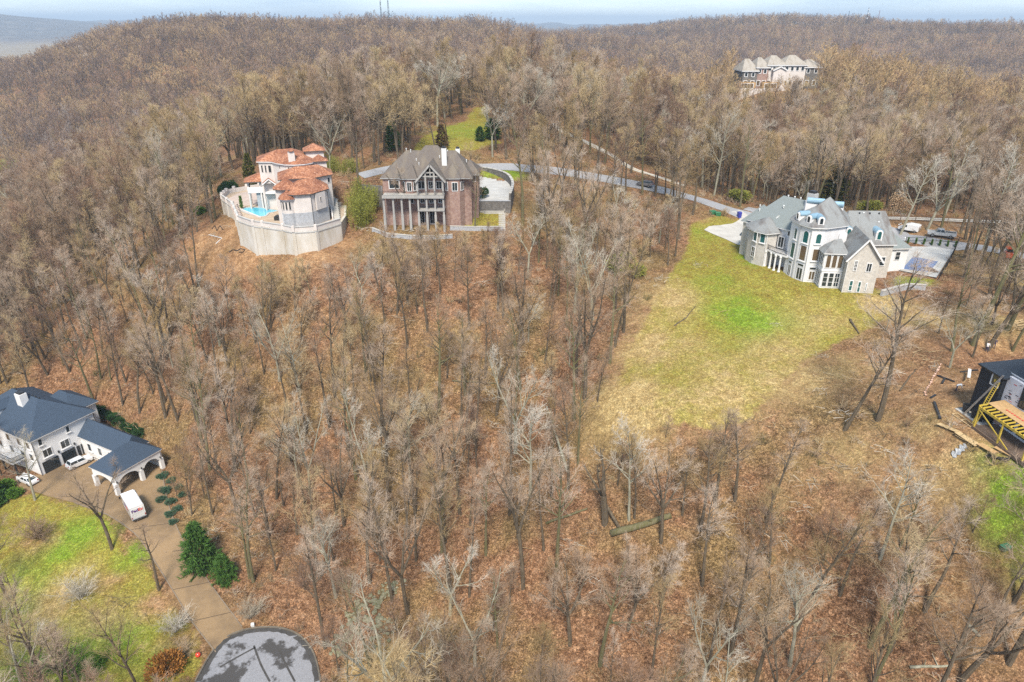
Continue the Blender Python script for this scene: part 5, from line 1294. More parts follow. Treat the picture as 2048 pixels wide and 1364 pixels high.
MB().prism([tuple(A), tuple(B), tuple(B + nn * .35), tuple(A + nn * .35)], VZ, VZ + .3).obj('low_wall', M['stucco'], pl)
# the house
vh = thing('tile_roofed_villa', 'pale stucco villa with stepped orange clay tile roofs and round turret', 'house', (*vp(0, 6), VZ))
A_ = [vp(-1.6, .6), vp(-.2, -.2), vp(2.7, 0), vp(6.4, 3.9), vp(6.4, 9), vp(-1.6, 9)]
zA = VZ + 7.2
walls(vh, 'wall', A_, VZ, zA, 'stucco'); MB().prism(offset(A_, .06), VZ, 32.1).obj('stone_base', M['stone_grey'], vh)
hip_roof(vh, A_, zA, [(*vp(.6, 4.4), 38.4), (*vp(4.0, 6.2), 38.4)], 'tile', .55, 'gutter')
oc = [vp(-2.3 + 2.4 * math.cos(t), 4.6 + 2.4 * math.sin(t)) for t in [math.pi / 8 + math.pi / 4 * k for k in range(8)]]
walls(vh, 'wall', oc, VZ, 36.9, 'stucco'); hip_roof(vh, oc, 36.9, [(*vp(-2.0, 4.8), 39.0)], 'tile', .5, 'gutter')
tc_ = vp(-2.1, 1.5); tur = [(tc_[0] + 1.6 * math.cos(2 * math.pi * k / 14), tc_[1] + 1.6 * math.sin(2 * math.pi * k / 14)) for k in range(14)]
to = walls(vh, 'turret', tur, VZ, 35.0, 'stucco'); MB().prism(offset(tur, .05), VZ, 32.1).obj('stone_base', M['stone_grey'], to)
MB().prism(offset(tur, .3), 34.95, 35.2).obj('eave', M['white'], to)
MB().lathe(*tc_, [(2.1, 35.2), (1.75, 35.75), (1.1, 36.25), (.5, 36.5), (.42, 36.75), (.1, 36.95)], 18).obj('turret_roof', M['tile'], to)
C_ = [vp(-3.3, 7), vp(4.0, 7), vp(8.0, 9.6), vp(8.0, 15), vp(-3.3, 15)]
zC = vv(1000, 470, 7)[1]
walls(vh, 'wall', C_, VZ, zC, 'stucco'); hip_roof(vh, C_, zC, [(*vp(.2, 10.8), zC + 1.9), (*vp(5.4, 12), zC + 1.9)], 'tile', .5, 'gutter')
D_ = [vp(-7.8, 19.2), vp(-4.6, 18.0), vp(-3.4, 15.6), vp(-1.6, 13.4), vp(.3, 12.6), vp(2.4, 12.7), vp(4.0, 13.8), vp(4.7, 16.2), vp(4.7, 25), vp(-7.8, 25)]
zD = vv(950, 318, 12.6)[1]
walls(vh, 'wall', D_, VZ, zD, 'stucco'); hip_roof(vh, D_, zD, [(*vp(-3.4, 21), zD + 2.2), (*vp(.3, 18.5), zD + 2.7)], 'tile', .45, 'white')
F_ = [vp(3.1, 17.5), vp(7.3, 17.5), vp(7.3, 21.7), vp(3.1, 21.7)]; zF = vv(1120, 172, 17.5)[1]
walls(vh, 'tower', F_, VZ, zF, 'stucco'); hip_roof(vh, F_, zF, [(*vp(5.2, 19.6), zF + 1.5)], 'tile', .5, 'gutter')
G_ = [vp(4.6, 15.2), vp(7.6, 15.2), vp(7.6, 21), vp(4.6, 21)]; zG = vv(1280, 280, 15.2)[1]
walls(vh, 'wall', G_, VZ, zG, 'stucco'); hip_roof(vh, G_, zG, [(*vp(6, 17.5), zG + 1.2), (*vp(6, 19), zG + 1.2)], 'tile', .45, 'gutter')
# porch on the left: grey base, balcony floor, posts and tile roof
E_ = [vp(-11.2, 20.0), vp(-5.6, 19.6), vp(-5.6, 24.5), vp(-11.2, 24.5)]; zE = vv(455, 508, 20)[1]; zf_ = vv(560, 605, 20)[1]
MB().prism([vp(-9.4, 20.4), vp(-5.7, 20.0), vp(-5.7, 24), vp(-9.4, 24)], VZ, zf_ - .4).obj('stone_base', M['stone_grey'], vh)
po_ = MB().prism(E_, zf_ - .5, zf_).obj('balcony', M['white'], vh)
MB().prism([vp(-11.2, 20.0), vp(-5.6, 19.6), vp(-5.6, 19.8), vp(-11.2, 20.2)], zf_, zf_ + .9).obj('balcony_parapet', M['white'], po_)
MB().prism([vp(-11.2, 20.2), vp(-11.0, 20.2), vp(-11.0, 24.5), vp(-11.2, 24.5)], zf_, zf_ + .9).obj('balcony_parapet', M['white'], po_)
for r_0, d0 in ((-10.95, 20.3), (-8.2, 20.0), (-5.9, 19.8), (-10.95, 24.2)): x, y = vp(r_0, d0); MB().box(x - .17, x + .17, y - .17, y + .17, VZ, zE).obj('porch_post', M['stucco'], vh)
hip_roof(vh, E_, zE, [(*vp(-7.4, 22.0), zE + 1.9), (*vp(-5.7, 22.0), zE + 1.9)], 'tile', .6, 'gutter')
gp0, gp1 = vp(-7.4, 17.4), vp(-4.7, 16.8)
gable_roof(vh, gp0, gp1, vd * 3.5, zE - .1, zE + 1.0, 'tile', .3, .16, 'white', 'stucco', 'porch_roof')
for v in (gp0, gp1): MB().box(v[0] - .18, v[0] + .18, v[1] - .18, v[1] + .18, VZ, zE - .1).obj('porch_post', M['stucco'], vh)
MB().prism([gp0, gp1, (gp1[0] + vd.x * 2, gp1[1] + vd.y * 2), (gp0[0] + vd.x * 2, gp0[1] + vd.y * 2)], zE - 2.6, zE - 2.2).obj('balcony', M['white'], vh)
c0_, cz = vv(895, 285, 13.5); _, cz2 = vv(895, 190, 13.5); x, y = vp(c0_, 14.0)
ch = MB().prism([vp(c0_ - .75, 13.5), vp(c0_ + .75, 13.5), vp(c0_ + .75, 14.5), vp(c0_ - .75, 14.5)], cz - .8, cz2).obj('chimney', M['stucco'], vh)
for dr_ in (-.5, .5): MB().prism([vp(c0_ + dr_ - .15, 13.6), vp(c0_ + dr_ + .15, 13.6), vp(c0_ + dr_ + .15, 14.4), vp(c0_ + dr_ - .15, 14.4)], cz2, cz2 + .4).obj('chimney_pier', M['stucco'], ch)
MB().lathe(x, y, [(1.05, cz2 + .4), (.9, cz2 + .6), (.3, cz2 + .85)], 8).obj('chimney_cap', M['tile'], ch)
# openings
def facet(poly, i): return poly[i], poly[(i + 1) % len(poly)]
for k, (s, h) in enumerate(((7, 1), (8, 1), (9, 1), (10, 1), (11, 1))):
    p, q = facet(tur, s); L = math.hypot(q[0] - p[0], q[1] - p[1]); window(to, p, q, L * .18, L * .82, 32.9, 34.7, fm='stucco', gm='glass', fw=.05)
for s in (7, 8): p, q = facet(tur, s); L = math.hypot(q[0] - p[0], q[1] - p[1]); window(to, p, q, L * .15, L * .85, 29.4, 31.9, fm='white', fw=.06, ny=3)
bb = [vp(3.6, .75), vp(5.7, 2.95)]; nb = Vector((bb[1][1] - bb[0][1], -(bb[1][0] - bb[0][0]))).normalized() * .35
MB().prism([bb[0], bb[1], (bb[1][0] + nb.x, bb[1][1] + nb.y), (bb[0][0] + nb.x, bb[0][1] + nb.y)], 32.3, 36.1).obj('bay', M['stucco'], vh)
window(vh, (bb[0][0] + nb.x, bb[0][1] + nb.y), (bb[1][0] + nb.x, bb[1][1] + nb.y), 1.1, 1.6, 34.0, 35.0, fw=.07, fm='stucco')
for v, z1 in (((2.75, -.08), zA), ((6.5, 3.9), zA), ((4.05, 6.9), zC), ((8.1, 9.6), zC)): x, y = vp(*v); downpipe(vh, x, y, VZ, z1 - .2)
p, q = C_[1], C_[2]
for s in (1.1, 3.6): window(vh, p, q, s, s + .75, zC - 1.8, zC - .6, arch=True, fm='stucco', fw=.06)
window(vh, C_[0], C_[1], .3, 1.6, zC - 1.5, zC - .4, arch=True, fw=.07)
p, q = D_[0], D_[1]
for s, w in ((.5, .45), (1.35, .45), (2.2, .75)): window(vh, p, q, s, s + w, zD - 2.6, zD - .9, fw=.06, fm='stucco')
for i, ss in ((2, (.3,)), (3, (.3, 1.3)), (5, (1.2,)), (6, (.5, 1.6))):
    p, q = D_[i], D_[i + 1]
    for s in ss: window(vh, p, q, s, s + .4, zD - 1.15, zD - .6, fw=.05, fm='stucco')
dr_ = MB()
window(vh, vp(-8.4, 23.6), vp(-5.8, 23.4), .5, 2.2, zf_ + .05, zE - .4, nx=2, fm='white', name='balcony_door', gm='glass_warm', out=1.0)
gr = thing('barbecue_grill', 'black covered grill standing under the villa balcony', 'grill', (*vp(-4.9, 7.2), VZ)); x, y = vp(-4.9, 7.2)
MB().box(x - .8, x + .8, y - .4, y + .4, VZ, VZ + .9).obj('cabinet', M['metal_dark'], gr); MB().lathe(x, y, [(.55, VZ + .9), (.5, VZ + 1.15), (.2, VZ + 1.3)], 10).obj('lid', M['metal_dark'], gr)
# two strips of silt fence and pipe on the bare slope
# ------------------------------------------------------------------ black house under construction
zd = zoomf(1900, 660, 5.243); BZ0 = 23.0
bs = thing('unfinished_house', 'black sided house under construction with house wrap and yellow porch framing', 'house', (64, 78, BZ0))
# walls: black corner block, wrapped block behind the porch
q0, q1 = Vector(W(*zd(185, 835), BZ0)), Vector(W(*zd(400, 985), BZ0))
u = (q1 - q0).normalized(); v = Vector((-u.y, u.x)); 
if v.x < 0: v = -v
Lk = (q1 - q0).length
def kp_(a, b_): w_ = q0 + u * a + v * b_; return (w_.x, w_.y)
zk0 = on_plane(*zd(335, 355), tuple(q0), tuple(q1))[1]
blk = [kp_(0, 0), kp_(Lk, 0), kp_(Lk, 7.5), kp_(0, 7.5)]
walls(bs, 'wall', blk, BZ0 - .5, zk0, 'black_siding')
hip_roof(bs, blk, zk0, [(*kp_(Lk * .5 + .4, 3.6), zk0 + 1.7), (*kp_(Lk * .5 + .4, 7.4), zk0 + 1.7)], 'shingle_black', .35, 'metal_dark')
wrp = [kp_(Lk + .05, .55), kp_(Lk + 9, .55), kp_(Lk + 9, 8), kp_(Lk + .05, 8)]
walls(bs, 'wall', wrp, BZ0 - .5, zk0 + .2, 'wrap')
hip_roof(bs, [kp_(Lk * .6, 1.2), kp_(Lk + 9, 1.2), kp_(Lk + 9, 9), kp_(Lk * .6, 9)], zk0 + .6, [(*kp_(Lk + 3, 5), zk0 + 3.2), (*kp_(Lk + 7, 5), zk0 + 3.2)], 'shingle_black', .3, 'white')
p, q = kp_(0, 0), kp_(Lk, 0)
winpx(bs, p, q, zd, (420,560), (545,480), fw=.14); winpx(bs, p, q, zd, (360,815), (430,725), fw=.08, fm='metal_dark')
p2, q2 = kp_(Lk + .05, .55), kp_(Lk + 9, .55)
winpx(bs, p2, q2, zd, (710,800), (850,640), fw=.08, fm='metal_dark', nx=2); window(bs, p2, q2, 1.2, 3.0, BZ0 + .7, BZ0 + 2.8, fw=.08, fm='metal_dark', nx=2); window(bs, p2, q2, 3.6, 6.4, BZ0 + .7, BZ0 + 2.8, fw=.08, fm='metal_dark', nx=3)
for (a, b_) in ((485,530),(393,718)):
    s, z = on_plane(*zd(a, b_), p, q); c_ = kp_(s, -.08); MB().box(c_[0] - .16, c_[0] + .16, c_[1] - .05, c_[1] + .05, z - .2, z + .2).obj('window_sticker', M['lumber_yellow'], bs)
walls(bs, 'brick_panel', [kp_(Lk + .05, .5), kp_(Lk + 1.1, .5), kp_(Lk + 1.1, .56), kp_(Lk + .05, .56)], BZ0 + .3, BZ0 + 2.9, 'brick')
# printed marks on the wrap
pk_ = random.Random(4)
for i in range(26):
    s = pk_.uniform(.4, 3.6); z = pk_.uniform(zk0 - 3.6, zk0 - .2); a, b_ = kp_(Lk + s, .54), kp_(Lk + s + pk_.uniform(.15, .55), .54)
    MB().beam((*a, z), (*b_, z + pk_.choice((0, 0, .12))), .02, pk_.choice((.05, .07, .1))).obj('wrap_print', M['print_black' if i % 3 else 'print_red'], bs)
# porch: deck, yellow posts, joists, plywood
pdk = MB().prism([kp_(Lk + .6, .5), kp_(Lk + .6, -2.9), kp_(Lk + 9, -2.9), kp_(Lk + 9, .5)], BZ0 - .1, BZ0 + .35).obj('porch_deck', M['deck_brown'], bs)
zpj = BZ0 + 3.0
for a in (.75, 4.6, 8.4): x, y = kp_(Lk + a, -2.75); MB().box(x - .09, x + .09, y - .09, y + .09, BZ0 + .35, zpj).obj('porch_post', M['lumber_yellow'], bs)
MB().beam((*kp_(Lk + .6, -2.75), zpj + .1), (*kp_(Lk + 9, -2.75), zpj + .1), .12, .3).obj('porch_beam', M['lumber_yellow'], bs)
MB().beam((*kp_(Lk + .9, -2.8), zpj - .2), (*kp_(Lk + 6.2, -2.8), BZ0 + .4), .08, .14).obj('brace', M['lumber_yellow'], bs)
for i in range(14): a = Lk + .7 + i * .62; MB().beam((*kp_(a, -2.9), zpj + .35), (*kp_(a, .5), zpj + .75), .06, .2).obj('rafter', M['lumber_yellow'], bs)
ply = MB(); c4 = [kp_(Lk + .6, -1.7), kp_(Lk + 9, -1.7), kp_(Lk + 9, .5), kp_(Lk + .6, .5)]; zs_ = [zpj + .62, zpj + .62, zpj + .88, zpj + .88]
ply.add([(*c, z) for c, z in zip(c4, zs_)] + [(*c, z - .03) for c, z in zip(c4, zs_)], [[0, 1, 2, 3], [7, 6, 5, 4], [0, 4, 5, 1], [1, 5, 6, 2], [2, 6, 7, 3], [3, 7, 4, 0]]); ply.obj('plywood_roof', M['osb'], bs)
for i in range(9): a = Lk + 2.6 + i * .4; MB().beam((*kp_(a, -.9), zpj + .735), (*kp_(a + .25, -.9), zpj + .735), .02 + .22, .02).obj('plywood_print', M['print_red'], bs)
walls(bs, 'foundation', [kp_(-.5, -.02), kp_(-.5, -1.5), kp_(Lk + .5, -1.5), kp_(Lk + .5, -.02)], BZ0 - .3, BZ0 + .06, 'concrete')
def ladder(label, a, b_, zt0, zt1, w, m_, off, n_=22):
    A = Vector((*kp_(a, -off), zt0)); B = Vector((*kp_(b_, -.25), zt1)); s = Vector((u.x, u.y, 0)) * w / 2
    t = thing('ladder', label, 'ladder', tuple(A))
    for sg in (-1, 1): MB().beam(A + s * sg, B + s * sg, .06, .09).obj('rail', M[m_], t)
    for i in range(n_): c_ = A + (B - A) * ((i + .5) / n_); MB().beam(c_ - s, c_ + s, .045).obj('rung', M[m_], t)
ladder('yellow extension ladder leaning on the black house wall', Lk - .1, Lk - .35, BZ0 + .06, zk0 - .8, .5, 'lumber_yellow', 2.0)
ladder('pale aluminium ladder leaning from the bins to the eave', Lk * .33, Lk * 1.02, BZ0 + .06, zk0 + .3, .16, 'alu', 1.6, 10)
def bin_(label, a, b_, r, h):
    x, y = kp_(a, b_); t = thing('trash_bin', label, 'bin', (x, y, BZ0 + .06)); z = BZ0 + .06
    MB().lathe(x, y, [(r * .8, z), (r, z + h), (r * 1.08, z + h), (r * 1.08, z + h + .06), (r * .9, z + h + .06), (r * .75, z + .1)], 14).obj('tub', M['metal_dark'], t)
    hb_ = MB(); hb_.beam((x - r * 1.15, y, z + h * .8), (x + r * 1.15, y, z + h * .8), .06); hb_.obj('handle', M['metal_dark'], t)
bin_('large round dark bin at the corner of the black house', .5, -.75, .5, 1.0); bin_('round dark bin beside the larger one under the ladders', Lk * .55, -.75, .45, .9); bin_('small dark bin closest to the yellow ladder foot', Lk * .78, -.6, .35, .8)
fr = thing('wall_stud_panel', 'small open wooden stud panel lying below the concrete strip', 'lumber', (*kp_(Lk * .6, -2.4), BZ0 + .1)); 
for a, b_, c_, d_ in ((.2, -2.2, Lk - .1, -2.2), (.2, -2.9, Lk - .1, -2.9), (.2, -2.2, .2, -2.9), (Lk * .5, -2.2, Lk * .5, -2.9), (Lk - .1, -2.2, Lk - .1, -2.9)):
    A, B = kp_(a + .6, b_), kp_(c_ + .6, d_); MB().beam((*A, float(Hg(*A)) + .12), (*B, float(Hg(*B)) + .12), .09, .1).obj('stud', M['lumber'], fr)
# boards, sheets and pipes lying about
def slab(name, label, cat, px0, px1, w, th, m_, lift=.02):
    a, b_ = ground(*px0), ground(*px1); A, B = Vector(a), Vector(b_); A.z = float(Hg(A.x, A.y)) + lift + th / 2; B.z = float(Hg(B.x, B.y)) + lift + th / 2
    mb = MB(); mb.beam(A, B, w, th); o = mb.solo(name, M[m_], tuple((A + B) / 2)); tag(o, label, cat); return o
slab('plywood_sheet', 'yellow plywood sheet at the upper end of the board walk', 'plywood', (1879,846), (1918,862), 1.2, .05, 'lumber')
slab('plywood_sheet', 'yellow plywood sheet in the middle of the board walk', 'plywood', (1919,863), (1960,890), 1.6, .05, 'lumber')
slab('plywood_sheet', 'orange plywood sheet overlapping the yellow one below the porch', 'plywood', (1962,886), (1996,906), 1.5, .05, 'osb', .07)
slab('plywood_sheet', 'orange plywood sheet at the lower end under the porch deck', 'plywood', (1994,893), (2034,914), 1.4, .05, 'osb', .12)
slab('tarpaulin', 'black tarpaulin strip folded beside the orange plywood', 'tarpaulin', (1975,908), (2020,918), 1.1, .06, 'metal_dark')
slab('black_pipe', 'straight black pipe on the cleared ground pointing at the black house', 'pipe', (1875,752), (1908,764), .25, .18, 'metal_dark')
slab('black_pipe', 'short black pipe end lying across the longer pipe', 'pipe', (1890,757), (1884,768), .25, .18, 'metal_dark')
slab('black_pipe', 'steep black pipe just above the yellow plywood sheet', 'pipe', (1868,805), (1880,838), .3, .2, 'metal_dark')
slab('black_pipe', 'bent black pipe corner between the two long pipes', 'pipe', (1861,797), (1871,791), .25, .2, 'metal_dark')
slab('black_pipe', 'thin black pipe by the sawhorse behind the black house', 'pipe', (1920,745), (1955,741), .2, .15, 'metal_dark')
M['plastic'] = mat('plastic', (.50, .50, .49), .4, .3, 2)
cr_ = random.Random(12); a, b_ = Vector(ground(1904, 914)), Vector(ground(1932, 892)); d_ = b_ - a; n_ = Vector((-d_.y, d_.x, 0)).normalized(); pm = MB(); vs = []
for i in range(13):
    c_ = a + d_ * (i / 12); w_ = .12 + .38 * abs(math.sin(i * .9 + .4))
    for j in range(5): v = c_ + n_ * (w_ * (j - 2) / 2 + cr_.uniform(-.07, .07)); vs.append((v.x, v.y, float(Hg(v.x, v.y)) + .03 + cr_.uniform(0, .24)))
pm.add(vs, [[i * 5 + j, i * 5 + j + 1, (i + 1) * 5 + j + 1, (i + 1) * 5 + j] for i in range(12) for j in range(4)])
tag(pm.solo('plastic_sheet', M['plastic'], tuple(a)), 'crumpled white plastic sheet on the slope below the plywood', 'plastic')
# brush fence line (orange netting lying in pieces)
A = [ground(*p_) for p_ in ((1882,728),(1874,744),(1866,755),(1861,768),(1854,778),(1849,787),(1852,793))]
net = thing('safety_netting', 'torn strip of pale orange netting on the cleared slope', 'netting', tuple(A[3]))
M['netting'] = mat('netting', (0.72, 0.46, 0.34), .8, .25, 3)
for i, (a, b_) in enumerate((Vector(p_).lerp(Vector(q_), t0), Vector(p_).lerp(Vector(q_), t0 + .24)) for p_, q_ in zip(A[:-1], A[1:]) for t0 in (0, .34, .68)): MB().beam((a[0], a[1], float(Hg(a[0], a[1])) + .08), (b_[0], b_[1], float(Hg(b_[0], b_[1])) + .14), .1 + .1 * (i % 3), .1).obj('strip', M['netting'], net)
# ------------------------------------------------------------------ far mansion, masts, far buildings
zf = zoomf(1380, 80, 6.0235)
FY, FZ = 352.0, 41.0
fm_ = thing('hilltop_mansion', 'wide pale roofed mansion on the wooded hilltop in the distance', 'house', (138, FY, FZ))
def fx(zx, zy, y=FY): s, z = on_plane(*zf(zx, zy), (-400, y), (400, y)); return s - 400, z
xs_ = [fx(a, 450)[0] for a in (630, 800, 930, 1130, 1380, 1560)]
ev1, ev2 = fx(1000, 300)[1], fx(700, 370)[1]
for i, (a, b_, ze, zr, m_) in enumerate(((0, 1, ev2, fx(690, 232)[1], 'stone_dark'), (1, 2, ev2 + 1.5, fx(900, 215)[1], 'brick'), (2, 3, ev1, fx(970, 192)[1], 'stucco'), (3, 4, ev1, fx(1250, 188)[1], 'stucco'), (4, 5, ev1 - 1, fx(1440, 240)[1], 'stone_dark'))):
    pol = [(xs_[a], FY + .3 * i), (xs_[b_] + .3, FY + .3 * i), (xs_[b_] + .3, FY + 14), (xs_[a], FY + 14)]
    walls(fm_, 'wall', pol, FZ - 2, ze, m_); w = xs_[b_] - xs_[a]
    hip_roof(fm_, pol, ze, [(xs_[a] + w * .35, FY + 7, zr), (xs_[a] + w * .65, FY + 7, zr)], 'shingle_pale', .7, 'white', .4)
    k = 2 if w < 8 else 4
    for j in range(k):
        s = w * (j + .5) / k
        window(fm_, pol[0], pol[1], s - .8, s + .8, ze - 2.8, ze - .7, fw=.2)
        window(fm_, pol[0], pol[1], s - .9, s + .9, FZ + 1.2, FZ + 3.8, fw=.2, gm='glass_warm')
ga, gb = fx(1000, 360)[0], fx(1150, 360)[0]
gable_roof(fm_, (ga, FY - 1.5), (gb, FY - 1.5), Vector((0, 6)), ev1 - 2.0, fx(1080, 318, FY - 1.5)[1], 'shingle_pale', .5, .3, 'white', 'stucco')
walls(fm_, 'porch', [(ga, FY - 1.5), (gb, FY - 1.5), (gb, FY), (ga, FY)], FZ - 2, ev1 - 2.0, 'stucco')
for zx in (700, 980):
    x, _ = fx(zx, 480, FY - 2.5); window(fm_, (x - 4, FY - 2.5), (x + 4, FY - 2.5), 1, 7, FZ + .3, FZ + 2.6, nx=4, gm='lit' if 'lit' in M else 'glass_warm', fw=.2)
    walls(fm_, 'garden_room', [(x - 4, FY - 2.45), (x + 4, FY - 2.45), (x + 4, FY), (x - 4, FY)], FZ - 2, FZ + 3.0, 'osb')
tw_ = stone_wall('garden_wall', 'pale retaining wall in front of the hilltop mansion', [(fx(390, 470, FY - 9)[0], FY - 6), (fx(640, 500, FY - 9)[0], FY - 9), (fx(900, 535, FY - 9)[0], FY - 10.5), (fx(1320, 550, FY - 9)[0], FY - 9)], FZ + .9, FZ - 6, .6, 'stucco')
def mast(label, px, py_top, y, zb_, w=1.2, m_='metal_dark', dish=True):
    r = ray(px, py_top); k = y / r[1]; x, zt = r[0] * k, CAMZ + r[2] * k; zb_ = H1(x, y) - 1
    t = thing('radio_mast', label, 'mast', (x, y, zb_)); n_ = max(8, int((zt - zb_) / 6))
    for a in range(3): MB().tube([(x + w * math.cos(a * 2.094), y + w * math.sin(a * 2.094), zb_), (x + w * .35 * math.cos(a * 2.094), y + w * .35 * math.sin(a * 2.094), zt)], .16, 4).obj('leg', M[m_], t)
    lat = MB()
    for i in range(n_):
        z0, z1 = zb_ + (zt - zb_) * i / n_, zb_ + (zt - zb_) * (i + 1) / n_; f0, f1 = w * (1 - .65 * i / n_), w * (1 - .65 * (i + 1) / n_)
        for a in range(3): lat.tube([(x + f0 * math.cos(a * 2.094), y + f0 * math.sin(a * 2.094), z0), (x + f1 * math.cos((a + 1) * 2.094), y + f1 * math.sin((a + 1) * 2.094), z1)], .1, 3)
    lat.obj('lattice', M[m_], t)
    if dish:
        for f in (.62, .8, .93): z = zb_ + (zt - zb_) * f; MB().cyl(x, y - 1, z - 1, z + 1, .9, n=8).obj('antenna', M['metal_white'], t)
M['mast_red'] = mat('mast_red', (.30, .16, .14), .6, .2, 1)
mast('tall lattice mast with dishes above the orange tank', 757, -40, 1030, 50)
mast('plain lattice mast right of the one above the orange tank', 771, -60, 1045, 50, dish=False)
mast('thin mast standing left of the two taller masts on the ridge', 1699, 22, 1420, 40, 1.0, dish=False)
mast('mast with dishes in the middle of three on the ridge', 1738, 15, 1400, 40, 1.2)
mast('thin mast with a ball top right of the dish mast', 1760, 20, 1430, 40, .9, 'mast_red', False)
x, y = ray(752, 58)[0] / ray(752, 58)[1] * 1000, 1000; z = CAMZ + ray(752, 64)[2] / ray(752, 64)[1] * 1000
tk = thing('water_tank', 'orange brown water tank among trees under the tall masts', 'tank', (x, y, z)); MB().lathe(x, y, [(5.5, H1(x, y) - 2), (5.5, z + 7), (3, z + 8.5), (.4, z + 9.2)], 20).obj('tank', M['osb'], tk)
# valley town far left: pale roofs
vg = random.Random(9)
town = []
for i in range(70):
    px = vg.uniform(-30, 150); d = vg.uniform(2300, 4300); x = (px - 1024) / (FPX * _c) * d; town.append((x, d))
for i, (x, y) in enumerate(town):
    w, dd, h = vg.uniform(12, 55), vg.uniform(10, 26), vg.uniform(4, 9); z = H1(x, y)
    t = thing('valley_building', 'pale flat roofed building on the distant valley floor', 'building', (x, y, z), 'distant valley buildings')
    MB().box(x - w / 2, x + w / 2, y - dd / 2, y + dd / 2, z - 3, z + h).obj('wall', M['stucco'], t)
    MB().box(x - w / 2 - .5, x + w / 2 + .5, y - dd / 2 - .5, y + dd / 2 + .5, z + h, z + h + 1.2).obj('roof', M['metal_white' if i % 3 else 'shingle_pale'], t)
def cottage(label, px, y, w, dd, h, m_wall, m_roof):
    x = (px - 1024) / (FPX * _c) * y; z = H1(x, y); t = thing('cottage', label, 'house', (x, y, z))
    pol = [(x - w / 2, y - dd / 2), (x + w / 2, y - dd / 2), (x + w / 2, y + dd / 2), (x - w / 2, y + dd / 2)]
    walls(t, 'wall', pol, z - 2, z + h, m_wall); hip_roof(t, pol, z + h, [(x - w * .25, y, z + h + 3), (x + w * .25, y, z + h + 3)], m_roof, .6)
    for k in range(3): window(t, pol[0], pol[1], w * (k + .5) / 3 - .7, w * (k + .5) / 3 + .7, z + h - 2.6, z + h - .8, fw=.15)
cottage('white cottage with grey roof beside green grass in the left valley', 4, 415, 14, 9, 5, 'white', 'shingle_slate')
cottage('small house on the wooded ridge beside a pale yard', 308, 800, 14, 10, 6, 'stucco', 'shingle_pale')
# ------------------------------------------------------------------ vehicles
def paint(name, c, rough=.25):
    m, n, l, b = newmat(name); b.inputs['Base Color'].default_value = rgb(c); b.inputs['Roughness'].default_value = rough; b.inputs['Coat Weight'].default_value = .5
    return m
for k, c in (('car_white', (.78, .78, .78)), ('car_silver', (.42, .43, .44)), ('car_grey', (.16, .16, .17)), ('car_black', (.02, .022, .025)), ('truck_white', (.80, .80, .80)), ('machine_red', (.60, .09, .03)), ('fx_purple', (.10, .02, .20)), ('fx_red', (.70, .06, .03)), ('bin_blue', (.03, .04, .30)), ('bin_green', (.03, .16, .07)), ('lamp_red', (.35, .02, .02)), ('lamp_clear', (.7, .7, .68)), ('skin', (.42, .25, .17)), ('cloth_white', (.70, .70, .70)), ('cloth_navy', (.03, .035, .09)), ('cloth_blue', (.15, .22, .42)), ('hair', (.03, .02, .015))): M[k] = paint(k, c, .25 if k.startswith(('car', 'truck', 'machine')) else .6)
M['tyre'] = mat('tyre', (.02, .02, .02), .9, .2, 4); M['rim'] = mat('rim', (.45, .45, .46), .35, .2, 4, metal=.8)
